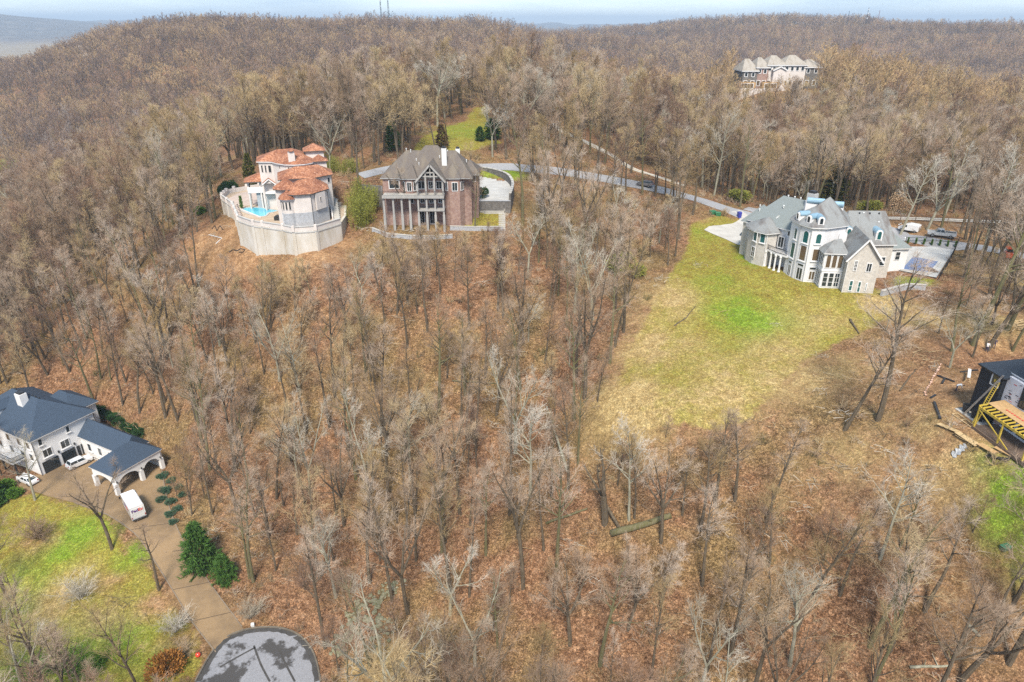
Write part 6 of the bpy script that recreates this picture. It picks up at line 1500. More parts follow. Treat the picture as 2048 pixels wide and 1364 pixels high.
def vehicle(name, label, cat, px, py, heading, side, cabin, width, bodym, wheels, wr=.34, roofm=None, extras=None, group=None):
    """side: outline (x forward, z) of the lower body; cabin: (x0, x1, x2, x3, z0, z1) glasshouse from rear foot, front foot, front top, rear top"""
    x, y, z = ground(px, py); z = float(Hg(x, y)) + .08
    t = thing(name, label, cat, (x, y, z), group, heading)
    ORG[t.name] = Vector((0, 0, 0)); w = width / 2
    def P(mb, nm, m_, par=t):
        return mb.obj(nm, M[m_], par)
    b_ = MB(); n_ = len(side); ch = .09
    cxm = sum(p[0] for p in side) / n_; czm = sum(p[1] for p in side) / n_
    def lay(k, yy): return [(cxm + (p[0] - cxm) * k, yy, czm + (p[1] - czm) * k) for p in side]
    L_ = [lay(.94, -w), lay(1, -w + ch), lay(1, w - ch), lay(.94, w)]
    vs = [v for l_ in L_ for v in l_]; fs = [list(range(n_)), list(range(4 * n_ - 1, 3 * n_ - 1, -1))]
    for a in range(3): fs += [[a * n_ + i, a * n_ + (i + 1) % n_, (a + 1) * n_ + (i + 1) % n_, (a + 1) * n_ + i] for i in range(n_)]
    b_.add(vs, fs); body = P(b_, 'body', bodym)
    if cabin:
        x0, x1, x2, x3, z0, z1 = cabin; wi, wt = w - .08, w - .26
        g_ = MB(); g_.add([(x0, -wi, z0), (x1, -wi, z0), (x1, wi, z0), (x0, wi, z0), (x3, -wt, z1), (x2, -wt, z1), (x2, wt, z1), (x3, wt, z1)], [[3, 2, 1, 0], [4, 5, 6, 7], [0, 1, 5, 4], [1, 2, 6, 5], [2, 3, 7, 6], [3, 0, 4, 7]]); P(g_, 'windows', 'glass')
        rf_ = MB(); rf_.add([(x3 - .06, -wt - .03, z1), (x2 + .06, -wt - .03, z1), (x2 + .06, wt + .03, z1), (x3 - .06, wt + .03, z1), (x3 + .12, -wt + .1, z1 + .07), (x2 - .12, -wt + .1, z1 + .07), (x2 - .12, wt - .1, z1 + .07), (x3 + .12, wt - .1, z1 + .07)], [[3, 2, 1, 0], [4, 5, 6, 7], [0, 1, 5, 4], [1, 2, 6, 5], [2, 3, 7, 6], [3, 0, 4, 7]]); P(rf_, 'roof', roofm or bodym)
        pl_ = MB()
        for sg in (-1, 1):
            for a, c_ in ((x0, x3), (x1, x2), ((x0 + x1) / 2, (x2 + x3) / 2)): pl_.beam((a, sg * (wi + .015), z0), (c_, sg * (wt + .015), z1), .07, .07)
        P(pl_, 'pillars', bodym)
    for wx in wheels:
        for sg in (-1, 1):
            tw = MB(); tw.tube([(wx, sg * (w - .2), wr), (wx, sg * (w + .02), wr)], wr, 14); wo_ = P(tw, 'wheel', 'tyre'); rm = MB(); rm.tube([(wx, sg * (w + .0), wr), (wx, sg * (w + .035), wr)], wr * .6, 10); P(rm, 'rim', 'rim', wo_)
    xf, xb_ = max(p[0] for p in side), min(p[0] for p in side); zl = czm + .1
    for sg in (-1, 1):
        P(MB().box(xf - .22, xf + .015, sg * w * .68 - .17, sg * w * .68 + .17, zl, zl + .16), 'headlight', 'lamp_clear'); P(MB().box(xb_ - .015, xb_ + .15, sg * w * .74 - .13, sg * w * .74 + .13, zl, zl + .2), 'tail_light', 'lamp_red')
    if extras: extras(t, P, w)
    return t
sed = [(-2.3, .35), (2.2, .3), (2.3, .55), (2.2, .72), (1.2, .92), (-1.6, .98), (-2.25, .9), (-2.32, .6)]
suv = [(-2.3, .4), (2.25, .35), (2.35, .65), (2.25, .95), (1.25, 1.08), (-2.2, 1.12), (-2.35, .8)]
pik = [(-2.9, .5), (2.7, .45), (2.85, .8), (2.75, 1.08), (1.45, 1.2), (-2.85, 1.18), (-2.95, .8)]
van = [(-2.2, .35), (2.2, .3), (2.32, .6), (2.2, .95), (1.5, 1.12), (.9, 1.7), (.3, 1.86), (-2.05, 1.88), (-2.25, 1.7)]
def head_px(a, b_): p, q = ground(*a), ground(*b_); return math.atan2(q[1] - p[1], q[0] - p[0])
vehicle('sedan', 'white sedan parked by the white house corner', 'car', 57, 964, head_px((72, 970), (44, 957)), sed, (-1.75, 1.0, .35, -1.1, .93, 1.40), 1.85, 'car_white', (-1.4, 1.4))
vehicle('parked_car', 'white car with dark windows parked by the garage doors', 'car', 160, 930, head_px((150, 938), (178, 925)), suv, (-2.0, 1.2, .6, -1.6, 1.05, 1.65), 1.9, 'car_white', (-1.4, 1.45))
vehicle('road_car', 'dark grey car driving on the ridge road', 'car', 1290, 373, head_px((1310, 378), (1270, 368)), suv, (-2.0, 1.15, .55, -1.6, 1.05, 1.6), 1.9, 'car_grey', (-1.4, 1.45))
def van_x(t, P, w):
    for sg in (-1, 1): P(MB().add([(1.42, sg * (w + .01), 1.05), (.35, sg * (w + .01), 1.05), (.35, sg * (w + .01), 1.6), (.85, sg * (w + .01), 1.6), (1.42, sg * (w - .04), 1.05), (.35, sg * (w - .04), 1.05), (.35, sg * (w - .04), 1.6), (.85, sg * (w - .04), 1.6)], [[0, 1, 2, 3], [4, 7, 6, 5], [0, 4, 5, 1], [1, 5, 6, 2], [2, 6, 7, 3], [3, 7, 4, 0]]), 'side_window', 'glass')
    P(MB().add([(1.5, -w + .2, 1.15), (1.5, w - .2, 1.15), (.98, w - .25, 1.64), (.98, -w + .25, 1.64), (1.46, -w + .2, 1.10), (1.46, w - .2, 1.10), (.94, w - .25, 1.60), (.94, -w + .25, 1.60)], [[0, 1, 2, 3], [7, 6, 5, 4], [0, 4, 5, 1], [2, 6, 7, 3]]), 'windscreen', 'glass')
    P(MB().box(-1.9, .1, -.75, -.68, 1.9, 1.98).box(-1.9, .1, .68, .75, 1.9, 1.98), 'roof_rack', 'metal_white')
vehicle('panel_van', 'white panel van parked beside the ridge road', 'van', 1817, 463, head_px((1836, 464), (1800, 461)), van, None, 1.85, 'truck_white', (-1.5, 1.45), .33, None, van_x)
def pick_x(t, P, w): P(MB().box(-2.75, -.75, -w + .18, w - .18, 1.195, 1.21), 'cargo_bed', 'metal_dark'); P(MB().box(-2.88, -.7, -w + .02, -w + .14, 1.17, 1.32).box(-2.88, -.7, w - .14, w - .02, 1.17, 1.32).box(-2.92, -2.8, -w + .1, w - .1, 1.15, 1.32), 'bed_rail', 'car_silver')
vehicle('pickup_truck', 'silver pickup truck parked behind the white van', 'pickup', 1881, 474, head_px((1908, 476), (1856, 470)), pik, (-.65, 1.35, .85, -.35, 1.16, 1.80), 1.98, 'car_silver', (-1.85, 1.75), .4, None, pick_x)
# delivery step van
tb, tf = Vector(W(280.5, 1041, -10.94)), Vector(W(252, 993, -10.94)); hd = math.atan2(tf.y - tb.y, tf.x - tb.x)
c_ = tb + (tf - tb).normalized() * 3.4
trk = thing('delivery_truck', 'white step van delivery truck with dark and red lettering on its back', 'truck', (c_.x, c_.y, float(Hg(c_.x, c_.y)) + .08), None, hd); ORG[trk.name] = Vector((0, 0, 0))
def rbox(x0, x1, w, z0, z1, ch=.12):
    mb = MB(); prof = [(-w, z0), (w, z0), (w, z1 - ch), (w - ch, z1), (-w + ch, z1), (-w, z1 - ch)]; k = len(prof)
    mb.add([(x0, a, b_) for a, b_ in prof] + [(x1, a, b_) for a, b_ in prof], [list(range(k))[::-1], list(range(k, 2 * k))] + [[i, (i + 1) % k, k + (i + 1) % k, k + i] for i in range(k)]); return mb
rbox(-3.4, 2.0, 1.18, .55, 3.15).obj('cargo_box', M['truck_white'], trk)
cb_ = rbox(2.0, 2.9, 1.12, .5, 2.75).obj('cab', M['truck_white'], trk)
hd_ = MB(); hd_.add([(2.9, -1.0, .5), (2.9, 1.0, .5), (3.6, .9, .5), (3.6, -.9, .5), (2.9, -1.0, 1.5), (2.9, 1.0, 1.5), (3.5, .85, 1.25), (3.5, -.85, 1.25)], [[3, 2, 1, 0], [4, 7, 6, 5], [0, 4, 5, 1], [1, 5, 6, 2], [2, 6, 7, 3], [3, 7, 4, 0]]); hd_.obj('hood', M['truck_white'], trk)
MB().box(2.88, 2.93, -.95, .95, 1.6, 2.5).obj('windscreen', M['glass'], trk)
for sg in (-1, 1): MB().box(2.1, 2.8, sg * 1.13 - .02, sg * 1.13 + .02, 1.5, 2.4).obj('side_window', M['glass'], trk); MB().box(2.95, 3.05, sg * 1.35 - .12, sg * 1.35 + .12, 1.7, 2.2).obj('mirror', M['metal_dark'], trk)
dr_ = MB().box(-3.44, -3.40, -1.0, 1.0, .75, 2.75).obj('rear_door', M['metal_white'], trk)
MB().box(-3.455, -3.44, -1.0, 1.0, 1.7, 1.73).obj('door_seam', M['trim_grey'], dr_)
MB().box(-3.62, -3.40, -1.15, 1.15, .42, .62).obj('bumper', M['metal_dark'], trk)
for sg in (-1, 1): MB().box(-3.45, -3.40, sg * 1.08 - .06, sg * 1.08 + .06, .8, 1.2).obj('tail_light', M['lamp_red'], trk)
for wx in (-2.1, 2.5):
    for sg in (-1, 1):
        w_ = MB(); w_.tube([(wx, sg * .85, .42), (wx, sg * 1.15, .42)], .42, 14); w_ = w_.obj('wheel', M['tyre'], trk); r__ = MB(); r__.tube([(wx, sg * 1.14, .42), (wx, sg * 1.17, .42)], .24, 10); r__.obj('rim', M['rim'], w_)
def lettering(txt, m_, parent, loc, size, rot):
    cu = bpy.data.curves.new('lettering', 'FONT'); cu.body = txt; cu.size = size; cu.extrude = .012; cu.offset = .018
    tmp = bpy.data.objects.new('tmp', cu); me = bpy.data.meshes.new_from_object(tmp.evaluated_get(bpy.context.evaluated_depsgraph_get()) if False else tmp)
    bpy.data.objects.remove(tmp); me.materials.clear(); me.materials.append(M[m_])
    o = bpy.data.objects.new('lettering', me); link(o, parent); o.location = loc; o.rotation_euler = rot; return me
lettering('Fed', 'fx_purple', trk, (-3.462, .98, 2.08), .78, (R(90), 0, R(-90))); lettering('Ex', 'fx_red', trk, (-3.462, -.13, 2.08), .78, (R(90), 0, R(-90)))
for sg in (-1, 1): lettering('Fed', 'fx_purple', trk, (-2.6 if sg < 0 else .6, sg * 1.2, 1.7), .9, (R(90), 0, 0 if sg < 0 else R(180))); lettering('Ex', 'fx_red', trk, (-1.2 if sg < 0 else -.8, sg * 1.2, 1.7), .9, (R(90), 0, 0 if sg < 0 else R(180)))
# compact track loader
x, y, z = ground(2014, 516); z = float(Hg(x, y)) + .05
ex = thing('track_loader', 'red compact track loader on the dirt beside the ridge road', 'loader', (x, y, z), None, R(65)); ORG[ex.name] = Vector((0, 0, 0))
for sg in (-1, 1): MB().add([(-1.3, sg * .75 - .2, .25), (1.3, sg * .75 - .2, .25), (1.5, sg * .75 - .2, .5), (.9, sg * .75 - .2, .8), (-1.4, sg * .75 - .2, .8), (-1.3, sg * .75 + .2, .25), (1.3, sg * .75 + .2, .25), (1.5, sg * .75 + .2, .5), (.9, sg * .75 + .2, .8), (-1.4, sg * .75 + .2, .8)], [[0, 1, 2, 3, 4], [9, 8, 7, 6, 5]] + [[i, (i + 1) % 5, 5 + (i + 1) % 5, 5 + i] for i in range(5)]).obj('track', M['tyre'], ex)
MB().box(-1.5, 1.0, -.6, .6, .4, 1.35).obj('chassis', M['machine_red'], ex); MB().box(-.6, .8, -.55, .55, 1.35, 2.1).obj('cab', M['glass'], ex); MB().box(-.8, .9, -.65, .65, 2.1, 2.25).obj('cab_roof', M['machine_red'], ex)
for sg in (-1, 1): MB().beam((-1.4, sg * .8, 1.7), (1.6, sg * .8, 1.0), .16, .28).beam((1.6, sg * .8, 1.05), (2.0, sg * .8, .35), .16, .25).obj('arm', M['machine_red'], ex)
MB().add([(1.9, -1.0, .1), (2.7, -1.0, .1), (2.0, -1.0, .85), (1.9, 1.0, .1), (2.7, 1.0, .1), (2.0, 1.0, .85)], [[0, 1, 2], [5, 4, 3], [0, 3, 4, 1], [2, 5, 3, 0], [1, 4, 5, 2]]).obj('bucket', M['metal_dark'], ex)
# ------------------------------------------------------------------ bins, boxes, pool court
def crate(name, label, cat, px, py, sx, sy, h, m_, lid=True, parts='box', rot=.3):
    x, y, z = ground(px, py); z = float(Hg(x, y)); t = thing(name, label, cat, (x, y, z), None, rot); ORG[t.name] = Vector((0, 0, 0))
    MB().add([(-sx * .44, -sy * .44, 0), (sx * .44, -sy * .44, 0), (sx * .44, sy * .44, 0), (-sx * .44, sy * .44, 0), (-sx / 2, -sy / 2, h), (sx / 2, -sy / 2, h), (sx / 2, sy / 2, h), (-sx / 2, sy / 2, h)], [[3, 2, 1, 0], [4, 5, 6, 7], [0, 1, 5, 4], [1, 2, 6, 5], [2, 3, 7, 6], [3, 0, 4, 7]]).obj(parts, M[m_], t)
    MB().add([(-sx * .54, -sy * .54, h), (sx * .54, -sy * .54, h), (sx * .54, sy * .54, h), (-sx * .54, sy * .54, h), (-sx * .4, -sy * .4, h + .14), (sx * .4, -sy * .4, h + .14), (sx * .4, sy * .4, h + .14), (-sx * .4, sy * .4, h + .14)], [[3, 2, 1, 0], [4, 5, 6, 7], [0, 1, 5, 4], [1, 2, 6, 5], [2, 3, 7, 6], [3, 0, 4, 7]]).obj('lid', M[m_], t)
crate('wheeled_bin', 'blue wheeled bin by the mouth of the concrete drive', 'bin', 1478, 435, .9, .9, 1.35, 'bin_blue')
crate('utility_box', 'green utility box at the road edge left of the other', 'box', 1425, 428, 1.4, 1.1, .8, 'bin_green'); crate('utility_box', 'green utility box beside the bare bush on the lawn edge', 'box', 1436, 431, 1.4, 1.1, .8, 'bin_green', rot=-.2)
crate('utility_box', 'small white meter box at the driveway mouth', 'box', 506, 1253, .5, .4, .5, 'metal_white'); crate('utility_box', 'small green box on the brushy slope below the black house', 'box', 2010, 1098, 1.1, .7, .5, 'bin_green')
x, y, z = ground(397, 1313); ob = thing('marker_ball', 'bright orange ball on the brush beside the turning circle', 'ball', (x, y, z)); MB().lathe(x, y, [(.05, z), (.3, z + .1), (.38, z + .36), (.3, z + .62), (.05, z + .74)], 12).obj('ball', M['fx_red'], ob, True); MB().cyl(x, y, z + .72, z + .8, .06, n=6).obj('valve', M['metal_dark'], ob)
PC = WP(24.5, (1788,538),(1806,515),(1823,493),(1870,493),(1908,500),(1890,528),(1873,555),(1830,547))
sheet('pool_paving', PC, 0, 'concrete_white', z=24.5)
pq = WP(24.5, (1804,539),(1826,514),(1876,524),(1858,546)); p2_ = thing('covered_pool', 'rectangular pool under a blue cover beside the grey mansion', 'pool', (*pq[0], 24.5))
M['pool_cover'] = mat('pool_cover', (.10, .16, .32), .55, .4, .9, .3, c2=(.16, .22, .36), bscale=3)
MB().prism(pq, 24.52, 24.62).obj('cover', M['pool_cover'], p2_); po_ = offset(pq, .5)
for i in range(4): MB().prism([pq[i], pq[(i + 1) % 4], po_[(i + 1) % 4], po_[i]], 24.51, 24.66).obj('coping', M['concrete_white'], p2_)
tb_ = W(1862, 541, 24.5); MB().box(tb_[0] - 1, tb_[0] + .8, tb_[1] - 1.3, tb_[1] + 1.5, 24.6, 24.7).obj('drain_mat', M['deck_brown'], p2_)
def fence(label, px, z, h, m_, sp=.3, rails=(.15, .95), posts=3.0, par='iron_fence', pick=.03):
    pts = [W(a, b_, z) for a, b_ in px] if z is not None else [ground(a, b_)[:2] for a, b_ in px]
    t = thing(par, label, 'fence', (*pts[0], float(Hg(*pts[0]))))
    for a, b_ in zip(pts[:-1], pts[1:]):
        L = math.hypot(b_[0] - a[0], b_[1] - a[1]); n_ = max(1, int(L / posts))
        za = (lambda t_: float(Hg(a[0] + (b_[0] - a[0]) * t_, a[1] + (b_[1] - a[1]) * t_)))
        for k in range(n_):
            t0, t1 = k / n_, (k + 1) / n_; A = Vector((a[0] + (b_[0] - a[0]) * t0, a[1] + (b_[1] - a[1]) * t0, za(t0))); B = Vector((a[0] + (b_[0] - a[0]) * t1, a[1] + (b_[1] - a[1]) * t1, za(t1)))
            MB().beam(A - Vector((0, 0, .3)), A + Vector((0, 0, h * 1.08)), .11).obj('post', M[m_], t)
            rl_ = MB()
            for r_ in rails: rl_.beam(A + Vector((0, 0, h * r_)), B + Vector((0, 0, h * r_)), .07, .09)
            if sp:
                for j in range(int(L / n_ / sp)): f = j * sp / (L / n_); C = A.lerp(B, f); rl_.beam(C + Vector((0, 0, .08)), C + Vector((0, 0, h)), pick)
            rl_.obj('rail', M[m_], t)
    return t
fence('black iron fence along the right side of the pool court', [(1914,492),(1895,530),(1876,560)], 24.5, 1.4, 'metal_dark'); fence('low black fence between pool court and ridge road', [(1812,480),(1850,486),(1900,490),(1914,492)], 24.5, 1.1, 'metal_dark')
fence('dark rail fence along the pale lane behind the parked van', [(1745,441),(1800,442),(1860,444),(1930,447),(2000,449),(2070,452)], None, 1.2, 'deck_brown', 0, (.3, .6, .95), 3.2, 'rail_fence'); fence('pale rail fence beside the gravel lane on the wooded ridge', [(1150,284),(1180,296),(1215,316),(1250,338),(1300,358),(1360,378)], None, 1.2, 'lumber', 0, (.4, .9), 3.2, 'rail_fence')
ground_wall('terrace_wall', 'grey stone wall at the right end of the grey mansion', [(1762,592),(1790,584),(1815,578),(1850,580)], 1.0, .5, 'stone_grey')
# ------------------------------------------------------------------ builders on site
def person(label, px, py, pose, top, legs, rot, zadd=0.0):
    x, y, z = ground(px, py); z = float(Hg(x, y)) + zadd; t = thing('person', label, 'person', (x, y, z), None, rot); ORG[t.name] = Vector((0, 0, 0))
    st_ = pose != 'bend'
    J = {'pel': (0, 0, .93), 'ch': (.0, 0, 1.32) if st_ else (.38, 0, 1.12), 'nk': (.02, 0, 1.50) if st_ else (.55, 0, 1.16), 'hd': (.04, 0, 1.60) if st_ else (.67, 0, 1.13), 'tp': (.05, 0, 1.76) if st_ else (.80, 0, 1.08)}
    for s_, sg in (('l', 1), ('r', -1)):
        J['hp' + s_] = (0, sg * .1, .88); J['kn' + s_] = (.06 + .06 * sg, sg * .12, .5); J['an' + s_] = (.0 + .1 * sg, sg * .13, .08); J['to' + s_] = (.18 + .1 * sg, sg * .14, .04)
        J['sh' + s_] = (0, sg * .19, 1.42) if st_ else (.46, sg * .19, 1.14); J['el' + s_] = (.08, sg * .27, 1.13) if st_ else (.56, sg * .22, .84); J['wr' + s_] = (.25, sg * .22, 1.0) if st_ else (.66, sg * .14, .6); J['ha' + s_] = (.33, sg * .2, .97) if st_ else (.70, sg * .12, .5)
    E = [('pel', 'ch'), ('ch', 'nk'), ('nk', 'hd'), ('hd', 'tp')] + [e for s_ in 'lr' for e in (('pel', 'hp' + s_), ('hp' + s_, 'kn' + s_), ('kn' + s_, 'an' + s_), ('an' + s_, 'to' + s_), ('ch', 'sh' + s_), ('sh' + s_, 'el' + s_), ('el' + s_, 'wr' + s_), ('wr' + s_, 'ha' + s_))]
    K_ = list(J); rad = {'pel': .15, 'ch': .16, 'nk': .06, 'hd': .095, 'tp': .085, 'hp': .095, 'kn': .065, 'an': .045, 'to': .045, 'sh': .075, 'el': .048, 'wr': .036, 'ha': .04}
    me = bpy.data.meshes.new('body'); me.from_pydata([J[k] for k in K_], [(K_.index(a), K_.index(b_)) for a, b_ in E], [])
    o = bpy.data.objects.new('body', me); link(o); md = o.modifiers.new('skin', 'SKIN')
    for i, k in enumerate(K_): r_ = rad.get(k, rad.get(k[:2], .05)); me.skin_vertices[0].data[i].radius = (r_, r_); me.skin_vertices[0].data[i].use_root = k == 'pel'
    o.modifiers.new('sub', 'SUBSURF').levels = 1
    ev = bpy.data.meshes.new_from_object(o.evaluated_get(bpy.context.evaluated_depsgraph_get())); bpy.data.objects.remove(o)
    ev.materials.clear()
    for m_ in (legs, top, 'skin', 'hair'): ev.materials.append(M[m_])
    hd_, nk, wl_, wr_ = Vector(J['hd']), Vector(J['nk']), Vector(J['wrl']), Vector(J['wrr'])
    for p in ev.polygons:
        c_ = p.center; i = 0 if c_.z < .9 and c_.x < .3 else 1
        if (c_ - hd_).length < .17 or (c_ - Vector(J['tp'])).length < .12 or min((c_ - wl_).length, (c_ - wr_).length, (c_ - Vector(J['hal'])).length, (c_ - Vector(J['har'])).length) < .1: i = 2
        if c_.z < .1: i = 3
        p.material_index = i; p.use_smooth = True
    b_ = bpy.data.objects.new('body', ev); link(b_, t)
    hp = MB(); c_ = Vector(J['tp']); hp.lathe(c_.x - .015, 0, [(.10, c_.z - .09), (.115, c_.z - .03), (.09, c_.z + .05), (.03, c_.z + .09)], 10); hp.obj('hair', M['hair'], t, True)
person('builder in white shirt bending over on the cleared ground left of the black house', 1911, 782, 'bend', 'cloth_white', 'cloth_navy', R(-20))
person('person in white top standing behind the black roof corner', 1972, 704, 'stand', 'cloth_white', 'cloth_navy', R(-80)); person('person in dark clothes standing by the tree behind the black house', 1986, 697, 'stand', 'cloth_navy', 'cloth_navy', R(-110))
sh_ = thing('saw_bench', 'white topped saw bench with spread legs behind the black house', 'bench', ground(1935, 758)); o_ = Vector(ground(1935, 758)); d_ = Vector((.55, .83, 0))
MB().beam(o_ + Vector((0, 0, .95)) - d_ * 1.6, o_ + Vector((0, 0, .95)) + d_ * 1.6, .38, .08).obj('top', M['metal_white'], sh_)
for a in (-1.3, 1.3):
    for sg in (-1, 1): MB().beam(o_ + d_ * a + Vector((0, 0, .95)), o_ + d_ * (a * 1.15) + Vector((.45 * sg, -.25 * sg, -.2)), .08).obj('leg', M['lumber'], sh_)
sp_ = thing('lumber_pile', 'heap of pale split boards behind the black house', 'lumber', ground(2036, 655)); o_ = Vector(ground(2036, 655)); lr = random.Random(3)
for i in range(22): a = lr.uniform(-.6, .9); d_ = Vector((math.cos(a), math.sin(a), lr.uniform(-.05, .12))); c_ = o_ + Vector((lr.uniform(-1.6, 1.6), lr.uniform(-1.6, 1.6), .1 + .05 * (i % 9))); MB().beam(c_ - d_ * 1.4, c_ + d_ * 1.4, .14, .06).obj('board', M['lumber'], sp_)
# ------------------------------------------------------------------ fallen logs, rocks, pipes
def log(label, px, r0, r1, lift=0.0, m_='bark_moss', stub=True, name='fallen_log'):
    pts = [Vector(ground(*p[:2])) for p in px]
    for p, q in zip(pts, px): p.z = float(Hg(p.x, p.y)) + (q[2] if len(q) > 2 else 0) + r0 * .6
    n_ = len(pts); L = [pts[0].lerp(pts[-1], k / 6) if n_ == 2 else pts[min(int(k / 6 * (n_ - 1)), n_ - 2)].lerp(pts[min(int(k / 6 * (n_ - 1)) + 1, n_ - 1)], k / 6 * (n_ - 1) - min(int(k / 6 * (n_ - 1)), n_ - 2)) for k in range(7)]
    rg = random.Random(int(px[0][0])); L = [p + Vector((rg.uniform(-.06, .06), rg.uniform(-.06, .06), rg.uniform(-.04, .04))) for p in L]
    t = thing(name, label, 'log', tuple(L[0])); mb = MB(); mb.tube([tuple(p) for p in L], [r0 + (r1 - r0) * k / 6 for k in range(7)], 9); mb.obj('trunk', M[m_], t, True)
    if stub:
        for k in (2, 4): d = Vector((rg.uniform(-1, 1), rg.uniform(-1, 1), rg.uniform(.2, .9))).normalized(); b_ = MB(); b_.tube([tuple(L[k]), tuple(L[k] + d * rg.uniform(.6, 1.6))], [r1 * .6, .03], 5); b_.obj('branch_stub', M[m_], t)
log('long thick mossy log lying on the leafy slope', [(1222,1070), (1290,1052), (1342,1034)], .55, .4)
log('short dark log left of the thick mossy log', [(1092,1048), (1175,1018)], .22, .14); log('leaning dead trunk resting on the thick mossy log', [(1240,1060), (1165,985, 5.0)], .26, .12, m_='bark')
log('pale barkless trunk leaning in the leafy hollow', [(1136,945), (1092,860, 4.5)], .25, .12, m_='bark_pale'); log('thin pale log on the lower right slope', [(1820,1336), (1905,1333)], .2, .12, m_='bark_pale')
log('dark branch lying on the green lawn', [(1348,652), (1372,636), (1392,612)], .14, .05, m_='bark'); log('grey fallen trunk below the villa slope', [(515,535), (545,575)], .2, .1, m_='bark')
log('thin mossy log in the wood left of the hollow', [(905,762), (995,768)], .16, .1); log('dark log lying uphill of the long lawn edge', [(1700,640), (1718,668)], .2, .1, m_='bark'); log('thin dark pole lying on the cleared slope', [(1800,782), (1832,738)], .13, .06, m_='bark', stub=False)
log('pale broken log end by the brush heap', [(1935,1250), (1960,1275)], .22, .15, m_='bark_pale', stub=False)
rk = thing('rock_spill', 'spill of pale mossy riprap rocks in the gully by the turning circle', 'rocks', ground(730, 1220)); rr_ = random.Random(6)
M['rock'] = mat('rock', (.30, .27, .19), .95, .45, 1.5, .6, c2=(.15, .15, .075)); rms = []
for i in range(5):
    mb = MB(); q_ = random.Random(50 + i); mb.lathe(0, 0, [(.18, -.2), (.42, -.05), (.45, .12), (.3, .3), (.1, .36)], 7); mb.v = [(a * q_.uniform(.75, 1.25), b_ * q_.uniform(.75, 1.25), c * q_.uniform(.8, 1.2)) for a, b_, c in mb.v]; rms.append(mb.mesh('rock', M['rock']))
path = [(790,1168),(770,1185),(745,1195),(715,1200),(705,1225),(700,1245),(680,1262),(660,1275)]
for i in range(210):
    k = rr_.uniform(0, len(path) - 1.001); j = int(k); f = k - j; px = path[j][0] + (path[j + 1][0] - path[j][0]) * f + rr_.gauss(0, 8); py = path[j][1] + (path[j + 1][1] - path[j][1]) * f + rr_.gauss(0, 7)
    if i > 160: px, py = 760 + rr_.gauss(0, 16), 1235 + rr_.gauss(0, 16)
    x, y = W(px, py, -9.5); o = bpy.data.objects.new('rock', rms[i % 5]); link(o, rk); o.location = Vector((x, y, float(Hg(x, y)) + .05)) - rk.location; s_ = rr_.uniform(.4, .95); o.scale = (s_, s_, s_ * .9); o.rotation_euler = (rr_.uniform(-.4, .4), rr_.uniform(-.4, .4), rr_.uniform(0, 6.28))
for lab, px, m_ in (('curled black drain hose on the orange earth below the terrace', [(458,505),(466,500),(474,502),(482,498),(490,500),(486,505),(478,505)], 'metal_dark'), ('black hose looping down the slope under the terrace wall', [(424,458),(430,452),(434,462),(440,452),(446,460)], 'metal_dark'), ('thin white pipe lying in an angle on the bare slope', [(418,470),(444,477),(432,488)], 'metal_white')):
    P3 = [ground(*p) for p in px]; P3 = [(a, b_, float(Hg(a, b_)) + .1) for a, b_, _ in P3]; o = MB().tube(P3, .11, 5).solo('hose' if 'hose' in lab else 'pipe', M[m_], P3[0]); tag(o, lab, 'hose' if 'hose' in lab else 'pipe')
# ------------------------------------------------------------------ shrubs, conifers, bamboo
def lproto(key, gen, bark, leaf):
    T, C = gen; PROTO[key] = (T.mesh(key + '_stem', M[bark]), C.mesh(key + '_leaves', M[leaf]), T, C)
lproto('spruce', gen_conifer(1, 10, 4.0, 20, 8, 34, .8, .16, .5, .75), 'bark', 'needle')
lproto('cedar', gen_conifer(2, 8, 2.1, 24, 8, 20, .5, .2, -.15, .55), 'bark', 'needle')
lproto('goldcedar', gen_conifer(3, 9, 1.9, 24, 8, 20, .5, .2, -.15, .6), 'bark', 'needle_gold')
lproto('browncedar', gen_conifer(4, 6, 2.0, 18, 8, 16, .45, .18, 0, .8), 'bark', 'leaf_brown')
lproto('cypress', gen_conifer(5, 3.2, .45, 20, 7, 8, .22, .1, -.5, .4), 'bark', 'leaf_green')
lproto('evergreen', gen_leafy(6, 2.4, 2.2, 1700, .3, .16), 'bark', 'leaf_dark')
lproto('juniper', gen_leafy(7, 1.1, 2.4, 1500, .3, .1, 5, 1.0), 'bark', 'leaf_bluegreen')
lproto('greenshrub', gen_leafy(8, 3.0, 2.8, 1800, .38, .18), 'bark', 'leaf_green')
lproto('oliveshrub', gen_leafy(9, 4.0, 3.6, 1900, .4, .2), 'bark', 'leaf_olive')
lproto('orangeshrub', gen_leafy(10, 2.2, 2.8, 1700, .3, .15), 'bark', 'leaf_orange')
lproto('beech', gen_leafy(11, 4.5, 3.8, 900, .3, .2, 9), 'bark', 'leaf_dry')
def gen_bamboo(seed, Ht=7, wid=1.6, n=40):
    rg = random.Random(seed); T, C = MB(), MB()
    for i in range(n):
        x, y = rg.gauss(0, wid * .5), rg.gauss(0, wid * .5); h = Ht * rg.uniform(.6, 1.05); d = Vector((x * .06 + rg.uniform(-.08, .08), y * .06 + rg.uniform(-.08, .08), 1)).normalized()
        q = _limb(T, Vector((x, y, -.2)), d, h, .035, .012, 5, 4, rg, .05, -.02)
        for w in range(46):
            p, dd = _at(*q, rg.uniform(.2, 1)); _leaf(C, p + Vector((rg.gauss(0, .16), rg.gauss(0, .16), 0)), _fork(dd, rg.uniform(.5, 1.5), rg), rg.uniform(.3, .6), .09, rg)
    return T, C
lproto('bamboo', gen_bamboo(12), 'leaf_olive', 'leaf_olive'); lproto('greenbamboo', gen_bamboo(13, 3.2, 2.0), 'leaf_green', 'leaf_green')
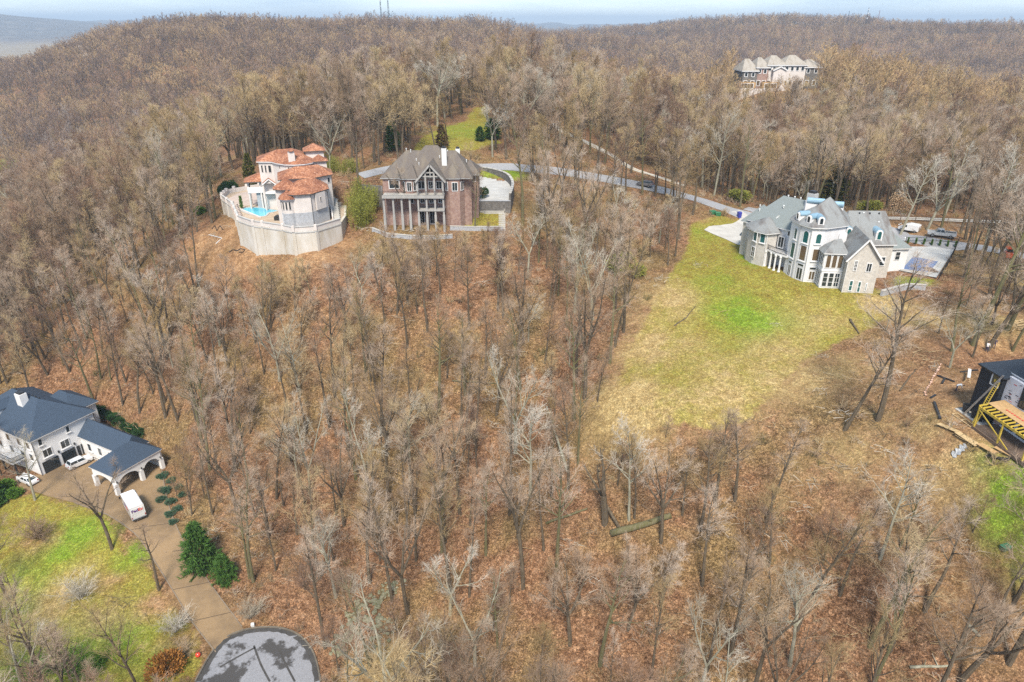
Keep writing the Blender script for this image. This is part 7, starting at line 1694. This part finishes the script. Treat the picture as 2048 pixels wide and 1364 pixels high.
proto('bigbush', gen_bush(14, 4.2, 3.6, 26, 7, 7, 1.3), 'bark', 'twig_pale'); proto('darkbush', gen_bush(15, 3.4, 3.0, 26, 7, 6, 1.3), 'bark', 'twig_brown'); proto('tanbush', gen_bush(16, 3.0, 2.8, 24, 6, 6, 1.2), 'bark', 'twig_tan')
pr = random.Random(8)
def plant(name, label, cat, key, px, py, s=1.0, sz=None, group=None, leafname='foliage', z=None):
    x, y, zz_ = ground(px, py); zz_ = float(Hg(x, y)) if z is None else z
    if z is not None: x, y = W(px, py, z)
    t = thing(name, label, cat, (x, y, zz_), group, pr.uniform(0, 6.28)); t.scale = (s, s, sz or s)
    o = bpy.data.objects.new('trunk' if cat == 'tree' else 'stem', PROTO[key][0]); link(o, t); o = bpy.data.objects.new('crown' if cat == 'tree' else leafname, PROTO[key][1]); link(o, t); return t
plant('spruce_tree', 'large drooping dark green spruce beside the brown driveway', 'tree', 'spruce', 405, 1135, 1.0, .95); plant('spruce_tree', 'smaller dark spruce just downhill of the large one', 'tree', 'spruce', 452, 1160, .62, .55)
plant('spruce_tree', 'broad dark spruce at the edge left of the white house', 'tree', 'cedar', -2, 1010, 1.1, .7)
for i, (a, b_, s) in enumerate(((192,822,.8),(204,829,.9),(216,836,.8),(228,843,.95),(240,850,.85),(252,858,.8),(268,866,1.0),(280,873,.9))): plant('evergreen_shrub', 'dark green shrub in the row behind the white garage wing', 'shrub', 'evergreen', a, b_, s, s * .8, 'evergreen row behind the garage wing')
for i, (a, b_, s) in enumerate(((322,955,.8),(345,962,.7),(332,985,.85),(325,1000,.7),(360,975,.6),(345,1005,.75),(365,990,.6),(338,1030,.7),(358,1020,.65),(345,1045,.6))): plant('juniper_shrub', 'low blue green juniper on the bank right of the driveway', 'shrub', 'juniper', a, b_, s, None, 'junipers on the driveway bank')
plant('cedar_tree', 'golden green conical cedar left of the villa', 'tree', 'goldcedar', 503, 372, 1.05, 1.0); plant('cedar_tree', 'dense dark green cedar behind the brick house', 'tree', 'cedar', 786, 302, 1.25, 1.1); plant('cedar_tree', 'wide dark cedar at the right edge of the grassy clearing', 'tree', 'cedar', 985, 278, 1.5, .8); plant('cedar_tree', 'small dark cedar left of the wide one in the clearing', 'tree', 'cedar', 960, 282, .9, .55); plant('cedar_tree', 'rusty brown young cedar in the clearing behind the brick house', 'tree', 'browncedar', 884, 296, 1.3, 1.15); plant('cedar_tree', 'yellow green broad evergreen behind the grey mansion', 'tree', 'goldcedar', 1664, 408, 2.1, 1.2)
plant('cypress', 'small upright cypress beside the villa pool', 'shrub', 'cypress', 484, 418, 1.0, 1.0, z=29.0); plant('evergreen_shrub', 'clipped dark shrub by the brick house court corner', 'shrub', 'evergreen', 966, 395, 1.1, 1.0, z=31.0)
for i, (a, b_, s) in enumerate(((720,455,1.15),(733,448,1.1),(712,430,1.0),(738,425,1.0),(722,405,.95),(745,415,.8))): plant('bamboo_clump', 'tall yellow green bamboo clump between villa and brick house', 'bamboo', 'bamboo', a, b_, s, s, 'bamboo between the two houses')
for i, (a, b_, s) in enumerate(((668,345,.9),(690,348,.8),(708,345,.8),(655,338,.8))): plant('bamboo_clump', 'olive bamboo thicket clump behind the villa drive', 'bamboo', 'bamboo', a, b_, s, s * .75, 'bamboo behind the villa')
plant('shrub', 'bright yellow green honeysuckle thicket among bare trees by the lawn', 'shrub', 'oliveshrub', 1245, 545, 1.3, 1.1); plant('shrub', 'olive green thicket right of the brighter honeysuckle', 'shrub', 'oliveshrub', 1272, 555, 1.0, .8); plant('shrub', 'mossy olive bush beside the road behind the lawn', 'shrub', 'oliveshrub', 1478, 405, 1.6, .9); plant('shrub', 'olive bush under trees behind the grey mansion roof', 'shrub', 'oliveshrub', 1740, 425, 1.4, .8)
plant('shrub', 'green ivy covered bush left of the villa wall', 'shrub', 'evergreen', 462, 398, 1.6, 2.0); plant('shrub', 'bright green shrub below the left end of the villa wall', 'shrub', 'greenshrub', 403, 428, .9, .7); plant('shrub', 'dark green bush behind the left end of the villa wall', 'shrub', 'evergreen', 450, 390, 1.3, 1.2)
plant('shrub', 'large pale twiggy shrub on the lower left grass', 'shrub', 'bigbush', 165, 1195, 1.15, .9, leafname='twigs'); plant('shrub', 'pale twiggy shrub between the grass and the driveway foot', 'shrub', 'bigbush', 350, 1262, .95, .75, leafname='twigs'); plant('shrub', 'dark brown twiggy shrub below the parked sedan', 'shrub', 'darkbush', 75, 1075, 1.5, 1.2, leafname='twigs'); plant('shrub', 'orange leaved shrub at the left rim of the turning circle', 'shrub', 'orangeshrub', 342, 1350, 1.6, 1.6); plant('shrub', 'pale twiggy thicket right of the driveway mouth', 'shrub', 'bigbush', 500, 1235, .9, .75, leafname='twigs'); plant('shrub', 'brown twiggy shrub at the lower edge of the left grass', 'shrub', 'darkbush', 370, 1305, .9, .6, leafname='twigs'); plant('shrub', 'bare grey bush by the green boxes', 'shrub', 'tanbush', 1450, 432, .8, .7, leafname='twigs')
for i, (a, b_, s) in enumerate(((90,1345,1.0),(130,1335,1.1),(165,1350,1.0),(60,1360,1.0),(195,1340,.8))): plant('bamboo_clump', 'low bright green bamboo clump on the lower left grass', 'bamboo', 'greenbamboo', a, b_, s, s, 'green bamboo on the lower left grass')
for a, b_, s in ((12,985,1.0),(28,995,.8)): plant('shrub', 'leafy green shrub beside the white house balcony', 'shrub', 'greenshrub', a, b_, s, s * .9, 'green shrubs by the balcony')
plant('beech_sapling', 'young beech holding pale dry leaves in the hollow', 'tree', 'beech', 772, 960, .9, .9); plant('beech_sapling', 'small beech with dry tan leaves above the white house wood', 'tree', 'beech', 290, 680, .7, .7); plant('beech_sapling', 'beech with pink tan dry leaves behind the parked van', 'tree', 'beech', 1795, 425, 1.2, 1.2)
for i in range(7): a = i / 6; plant('clipped_shrub', 'small dark upright shrub along the pool fence', 'shrub', 'cypress', 1815 + 95 * a, 487 + 8 * a, .6, .45, 'shrubs along the pool fence')
# ------------------------------------------------------------------ the woods
RG = random.Random(77)
NOGO = [LAWN_R, LAWN_B, LAWN_C, LAWN_L, LAWN_RR, LAWN_P, LAWN_G, VILLA_PAD, COURT] + [p for p, z, b_ in PADS] + list(globals().get('ROADPOLYS', []))
KEEP = [(1222,1030,1345,1076),(692,365,752,462),(436,285,692,505),(755,285,1032,440),(1478,395,1800,590),(1790,480,1905,560),(1890,690,2048,960),(0,775,335,1050),(170,1000,330,1130),(300,1060,480,1290),(392,1256,640,1364),(1480,92,1640,142),(1255,345,1330,380),(1400,410,1475,425),(1795,435,1930,480),(1840,700,1930,860)]
KEEP2 = [(1000,328,1250,362),(845,225,990,292),(1130,262,1225,316),(1330,380,1400,405)]
KEEPOLY = [[(1400,440),(1490,440),(1520,560),(1640,600),(1760,600),(1740,690),(1600,740),(1540,820),(1400,840),(1262,815),(1255,770),(1285,690),(1320,630),(1360,560),(1390,500)]]
def pip(a, b_, poly):
    c_ = False; j = len(poly) - 1
    for i in range(len(poly)):
        xi, yi = poly[i]; xj, yj = poly[j]
        if (yi > b_) != (yj > b_) and a < (xj - xi) * (b_ - yi) / (yj - yi) + xi: c_ = not c_
        j = i
    return c_
def blocked(x, y, z, h, w):
    for f in (1.0, .8, .6, .35):
        a, b_, Z = proj(x, y, z + h * f)
        for x0, y0, x1, y1 in KEEP:
            m_ = w * FPX / Z * (.55 if f > .4 else .1)
            if x0 - m_ < a < x1 + m_ and y0 < b_ < y1 + (0 if f < .4 else m_ * .3): return True
    if (x * 12.9898 + y * 78.233) % 1.0 < .72:                  # some, not all, of the trees that would hide the road and the clearing
        for f in (1.0, .75, .5):
            a, b_, Z = proj(x, y, z + h * f)
            if any(x0 < a < x1 and y0 < b_ < y1 for x0, y0, x1, y1 in KEEP2): return True
    for poly in KEEPOLY:
        for f in (1.0, .75, .45):
            a, b_, Z = proj(x, y, z + h * f)
            if pip(a, b_, poly): return True
    return False
TREES = []     # (x, y, z, scale height, proto key, lean)
def place_px(px, py, ht, key, lean=(0, 0)):
    x, y, z = ground(px, py); TREES.append((x, y, float(Hg(x, y)), ht, key, lean, True))
for a in [(224,1098,17,'oak0',(0,0)),(318,1180,15,'pole0',(0,0)),(20,1200,16,'oak2',(0,0)),(70,1000,15,'pale0',(0,0)),
          (1322,1085,17,'oak1',(0,0)),(1690,860,19,'forest1',(.16,0)),(1755,840,26,'forest3',(0,0)),(1945,690,30,'forest0',(.12,0)),(1975,700,20,'oak1',(.12,0)),(2015,660,24,'forest2',(.1,0)),(1900,735,10,'pale1',(0,0)),
          (672,1195,17,'pale0',(0,0)),(1240,500,17,'pale1',(0,0)),(1185,640,20,'pale2',(0,0)),(1150,625,19,'pale1',(0,0)),(1045,450,27,'forest0',(0,0)),(945,420,17,'tan1',(0,0)),(950,460,15,'forest2',(0,0)),(820,450,15,'oak1',(0,0)),
          (1355,415,19,'oak0',(0,0)),(1385,430,20,'tan0',(0,0)),(1310,385,16,'pole1',(0,0)),(1330,390,15,'pole0',(0,0)),(1195,365,17,'tan2',(0,0)),(1225,365,15,'pole0',(0,0)),(1075,375,16,'forest1',(0,0)),(1090,355,15,'tan0',(0,0)),
          (878,820,22,'forest0',(0,0)),(930,790,17,'forest2',(0,0)),(970,755,17,'pole1',(0,0)),(810,920,19,'tan1',(0,0)),(820,960,18,'pale0',(0,0)),(560,760,19,'pale2',(0,0)),(600,790,17,'pale1',(0,0)),(440,690,16,'pale1',(0,0)),(690,690,17,'oak0',(0,0)),
          (1060,990,18,'pale0',(0,0)),(1405,1170,16,'forest1',(0,0)),(1460,1310,19,'forest3',(0,0)),(1140,1290,15,'oak1',(0,0)),(1200,1330,19,'forest0',(0,0)),(950,1330,16,'pale2',(0,0)),(900,1230,14,'pale1',(0,0)),(1580,1330,17,'pale0',(0,0)),(1740,1290,22,'forest2',(.12,0)),(1780,1300,20,'tan1',(.1,0)),(1680,1190,16,'forest1',(0,0)),(1850,1220,17,'pole0',(.15,0)),(1920,1364,18,'oak1',(.1,0)),
          (1210,1045,13,'snag',(0,0)),(1235,970,8,'snag',(0,0)),(1400,1060,17,'tan2',(0,0)),(1430,1010,17,'forest3',(0,0)),(1470,1000,15,'forest1',(0,0)),(820,800,13,'pole1',(0,0)),(1365,1030,12,'pole0',(0,0)),
          (1020,285,17,'tan2',(0,0)),(895,290,15,'forest1',(0,0)),(930,210,20,'oak2',(0,0)),(975,240,20,'oak0',(0,0)),(1000,250,20,'tan0',(0,0)),(1800,470,20,'pale0',(.15,0)),(1855,460,19,'pale2',(.15,0)),(1725,260,16,'pale1',(0,0)),(660,340,17,'pale2',(0,0)),(870,250,17,'oak2',(0,0)),(830,270,16,'forest2',(0,0))]:
    place_px(*a)
# the rest of the wood, set out irregularly over every place that is not lawn, yard or road
def fill(x0, x1, y0, y1, step, keep, seed):
    g_ = np.random.RandomState(seed)
    X, Y = np.meshgrid(np.arange(x0, x1, step), np.arange(y0, y1, step))
    X = X.ravel() + g_.uniform(-.48, .48, X.size) * step; Y = Y.ravel() + g_.uniform(-.48, .48, Y.size) * step
    Z = Y * _c + 60 * _s
    ok = (np.abs(X) < np.maximum(Z, 1) * keep + 12)
    return X[ok], Y[ok], g_
X, Y, g_ = fill(-215, 215, 52, 300, 5.0, .80, 3)
ok = np.ones(len(X), bool)
for p in NOGO: ok &= _inpoly(X, Y, p) > 1.2
thin = _rough(X, Y, .05)
ok &= (thin > -1.3) & (g_.rand(len(X)) < .93)
# open, cleared ground on the slope below the building site and in front of the lawn
for cx, cy, rx, ry, k in ((1800,800,16,16,.12),(1650,820,18,10,.10),(1750,960,18,9,.4),(1900,1050,14,10,.6),(1950,640,10,14,.3),(1420,900,14,7,.75),(560,520,20,6,.6),(428,478,9,6,.1),(1450,430,10,8,.25),(1880,450,16,5,.1),(760,350,8,8,.2)):
    x, y, _ = ground(cx, cy); ok &= ~((((X - x) / rx) ** 2 + ((Y - y) / ry) ** 2 < 1) & (g_.rand(len(X)) > k))
X, Y = X[ok], Y[ok]; Zg = Hg(X, Y)
for x, y, z in zip(X, Y, Zg):
    if any((x - t[0]) ** 2 + (y - t[1]) ** 2 < 9 for t in TREES[:70]): continue
    u = RG.random(); d = math.hypot(x, y)
    key = ('forest%d' % RG.randrange(5) if u < .38 else 'tan%d' % RG.randrange(3) if u < .55 else 'oak%d' % RG.randrange(3) if u < .68 else 'pale%d' % RG.randrange(3) if u < .77 else 'pole%d' % RG.randrange(3))
    ht = RG.uniform(16, 26) if RG.random() < .66 else RG.uniform(7, 15)
    if y > 170: ht *= 1.05
    for _ in range(6):
        if not blocked(x, y, z, ht, ht * .24): break
        ht *= .8
    if blocked(x, y, z, ht, ht * .24) or ht < 4.0: continue
    TREES.append((x, y, float(z), ht, key, (RG.uniform(-.06, .06), RG.uniform(-.06, .06)), False))
def apparent(t):
    a, b_, Z = proj(t[0], t[1], t[2] + t[3] * .5)
    if Z < 5 or a < -60 or a > 2108 or b_ < -50 or b_ > 1440: return -Z
    return t[3] / Z * (1.5 if t[6] else 1)
TREES.sort(key=apparent, reverse=True)
NEAR, REST = TREES[:300], TREES[300:]
PH = {'forest0': 21, 'oak0': 18}
def proto_h(k): return 21 if k.startswith('forest') else 18 if k.startswith('oak') else 16 if k.startswith('pole') else 9 if k == 'snag' else 20
KIND = {'f': 'straight trunked grey tree', 't': 'round crowned tan tree', 'o': 'fork trunked wide tree', 'p': 'pale barked tree', 'l': 'slender pole tree', 's': 'broken dead tree'}
def where(px, py, x, y):
    if py < 420: return 'near the ridge road' if px > 1000 else 'in the clearing behind the brick house' if px > 800 else 'beside the tile roofed villa'
    if px < 470 and py > 980: return 'on the grass beside the brown driveway'
    if px < 420: return 'in the wood above the white house' if py > 600 else 'on the flank left of the villa wall'
    if py < 560: return 'below the villa wall' if px < 740 else 'below the brick house' if px < 1080 else 'at the top edge of the long lawn' if px < 1500 else 'beside the covered pool'
    if px > 1560 and py < 900: return 'on the cleared slope left of the black house'
    if px > 1560: return 'on the brushy slope below the black house'
    if px < 720: return 'in the wood between villa and driveway' if py < 1000 else 'near the asphalt turning circle'
    if py < 760: return 'on the leafy slope below the brick house' if px < 1100 else 'along the left edge of the long lawn'
    if py < 1120: return 'in the leafy hollow' if px < 1080 else 'around the fallen mossy logs'
    return 'on the slope right of the turning circle' if px < 1150 else 'downhill from the fallen mossy logs'
for x, y, z, ht, key, ln, named in NEAR:
    a, b_, Z = proj(x, y, z); k = 'l' if key.startswith('pole') else key[0]
    size = 'tall' if ht > 16.5 else 'medium' if ht > 11 else 'short'
    lab = '%s bare %s %s' % (size, KIND[k], where(a, b_, x, y))
    if math.hypot(*ln) > .09: lab = lab.replace('bare', 'leaning bare')
    t = thing('bare_tree', lab, 'tree', (x, y, z), 'bare trees: ' + lab)
    s = ht / proto_h(key); t.scale = (s * (RG.uniform(.78, 1.08) if not named else RG.uniform(1.1, 1.35)),) * 2 + (s,); t.rotation_euler = (-ln[1], ln[0], RG.uniform(0, 6.283))
    if abs(ln[0]) > .09: t.rotation_euler = (0, ln[0], RG.choice((0, .4, -.4)))
    tr, crn, _, _ = PROTO[key]
    o = bpy.data.objects.new('trunk', tr); link(o, t)
    o = bpy.data.objects.new('crown', crn); link(o, t)
# beyond the 300 that show largest, the wood is one mass
mk = {'f': (0, 1, 7), 't': (2, 3, 6), 'o': (4, 5), 'p': (8, 8, 8), 's': (5,)}
P_, R_, S_, I_ = [], [], [], []
for x, y, z, ht, key, ln, named in REST:
    P_.append((x, y, z)); R_.append((ln[0], ln[1], RG.uniform(0, 6.283))); i = RG.choice(mk['f' if key.startswith('pole') else key[0]]); I_.append(i if z > 14 or RG.random() < .45 else RG.choice((5, 7, 7, 0)))  # low ground gets darker crown picks, hill shade put into their colour
    s = ht / 20; S_.append((s * RG.uniform(.95, 1.2),) * 2 + (s,))
scatter('woodland', P_, R_, S_, I_, MIDC, 'bare brown woodland covering the near ridge behind and beside the houses', 'woodland')
def far_pick(z, y):
    # hill shade and distance painted into crowns: tan crests, dark hollows, darker outer hills
    hi = min(max((z - 2) / 26, 0), 1); u = RG.random()
    if y > 560: return RG.choice((5, 5, 6, 1, 0)) if u < .8 else RG.choice((3, 0))
    return (RG.choice((0, 2, 3, 0)) if u < .25 + .65 * hi else RG.choice((1, 5, 6, 6, 4)))
P_, R_, S_, I_ = [], [], [], []
for ya, yb, st, seed in ((300, 560, 6.2, 11), (560, 1000, 8.0, 12), (1000, 1750, 11.0, 13)):
    X, Y, g_ = fill(-yb * .95, yb * .95, ya, yb, st, .86, seed)
    ok = (_rough(X, Y, .03) > -1.1) & (g_.rand(len(X)) < .94)
    for p in [LAWN_V] + [q[0] for q in PADS]: ok &= _inpoly(X, Y, p) > 2
    X, Y = X[ok], Y[ok]; Z = H(X, Y)
    k = ~((Y > 1100) & (Z < -25)); X, Y, Z = X[k], Y[k], Z[k]
    for x, y, z in zip(X, Y, Z):
        ht = RG.uniform(14, 22) * (1 + .12 * (ya > 900))
        if ya == 300 and blocked(x, y, z, ht, 4): 
            ht = 8
            if blocked(x, y, z, ht, 3): continue
        s = ht / 20; w = s * RG.uniform(1.0, 1.35) * (1 + .18 * (ya > 500))
        P_.append((x, y, z - .3)); R_.append((0, 0, RG.uniform(0, 6.283))); S_.append((w, w, s)); I_.append(far_pick(z, y))
scatter('far_woodland', P_, R_, S_, I_, FARC, 'far off grey brown bare woodland covering the hills to the skyline', 'woodland')
print('TREES', len(NEAR), len(REST), len(P_))
# brush and saplings on the wood floor
X, Y, g_ = fill(-150, 130, 50, 215, 2.7, .78, 21)
ok = np.ones(len(X), bool)
for p in NOGO: ok &= _inpoly(X, Y, p) > .6
ux, uy, _ = ground(1740, 1010); ok &= (_rough(X, Y, .07) + g_.uniform(-.9, .9, len(X)) > .25 - 1.1 * np.exp(-(((X - ux) / 30) ** 2 + ((Y - uy) / 16) ** 2)))
X, Y = X[ok], Y[ok]; Z = Hg(X, Y); S = g_.uniform(.45, 1.35, len(X))
scatter('undergrowth', np.stack([X, Y, Z - .05], 1), np.stack([0 * X, 0 * X, g_.rand(len(X)) * 6.28], 1), np.stack([S * 1.2, S * 1.2, S], 1), g_.randint(0, 4, len(X)), BRUSHC, 'low brown twiggy undergrowth on the leaf covered slopes', 'undergrowth')

X, Y, g_ = fill(-120, 110, 52, 190, 2.6, .78, 31)
ok = np.ones(len(X), bool)
for p in [LAWN_B, LAWN_C, LAWN_P, LAWN_G, VILLA_PAD, COURT] + [p for p, z, b_ in PADS] + list(ROADPOLYS): ok &= _inpoly(X, Y, p) > 1.0
inl = (_inpoly(X, Y, LAWN_R) < 0) | (_inpoly(X, Y, LAWN_L) < 0)
gx0, gy0, _ = ground(1720, 960)
ok &= g_.rand(len(X)) < np.where(inl, .02, .22 + .6 * np.exp(-(((X - gx0) / 26) ** 2 + ((Y - gy0) / 14) ** 2)))
X, Y = X[ok], Y[ok]; S = g_.uniform(.5, 1.3, len(X))
scatter('fallen_branches', np.stack([X, Y, Hg(X, Y) + .02], 1), np.stack([0 * X, 0 * X, g_.rand(len(X)) * 6.28], 1), np.stack([S, S, S], 1), g_.randint(0, 4, len(X)), STICKC, 'scattered fallen branches and sticks on the wood floor', 'branches')
# ------------------------------------------------------------------ air
hb = MB().box(-17500, 17500, -9800, 17500, float(GH.min()) - 20, float(GH.max()) + 40)
m = bpy.data.materials.new('haze'); m.use_nodes = True; nt = m.node_tree; nt.nodes.clear()
ou = nt.nodes.new('ShaderNodeOutputMaterial'); pv = nt.nodes.new('ShaderNodeVolumePrincipled')
pv.inputs['Color'].default_value = (0.70, 0.84, 1.0, 1); pv.inputs['Density'].default_value = 0.00017; pv.inputs['Anisotropy'].default_value = 0.1
nt.links.new(pv.outputs[0], ou.inputs['Volume'])
ho = hb.obj('haze', m); tag(ho, 'thin bluish air haze over the whole valley', 'haze', kind='stuff')
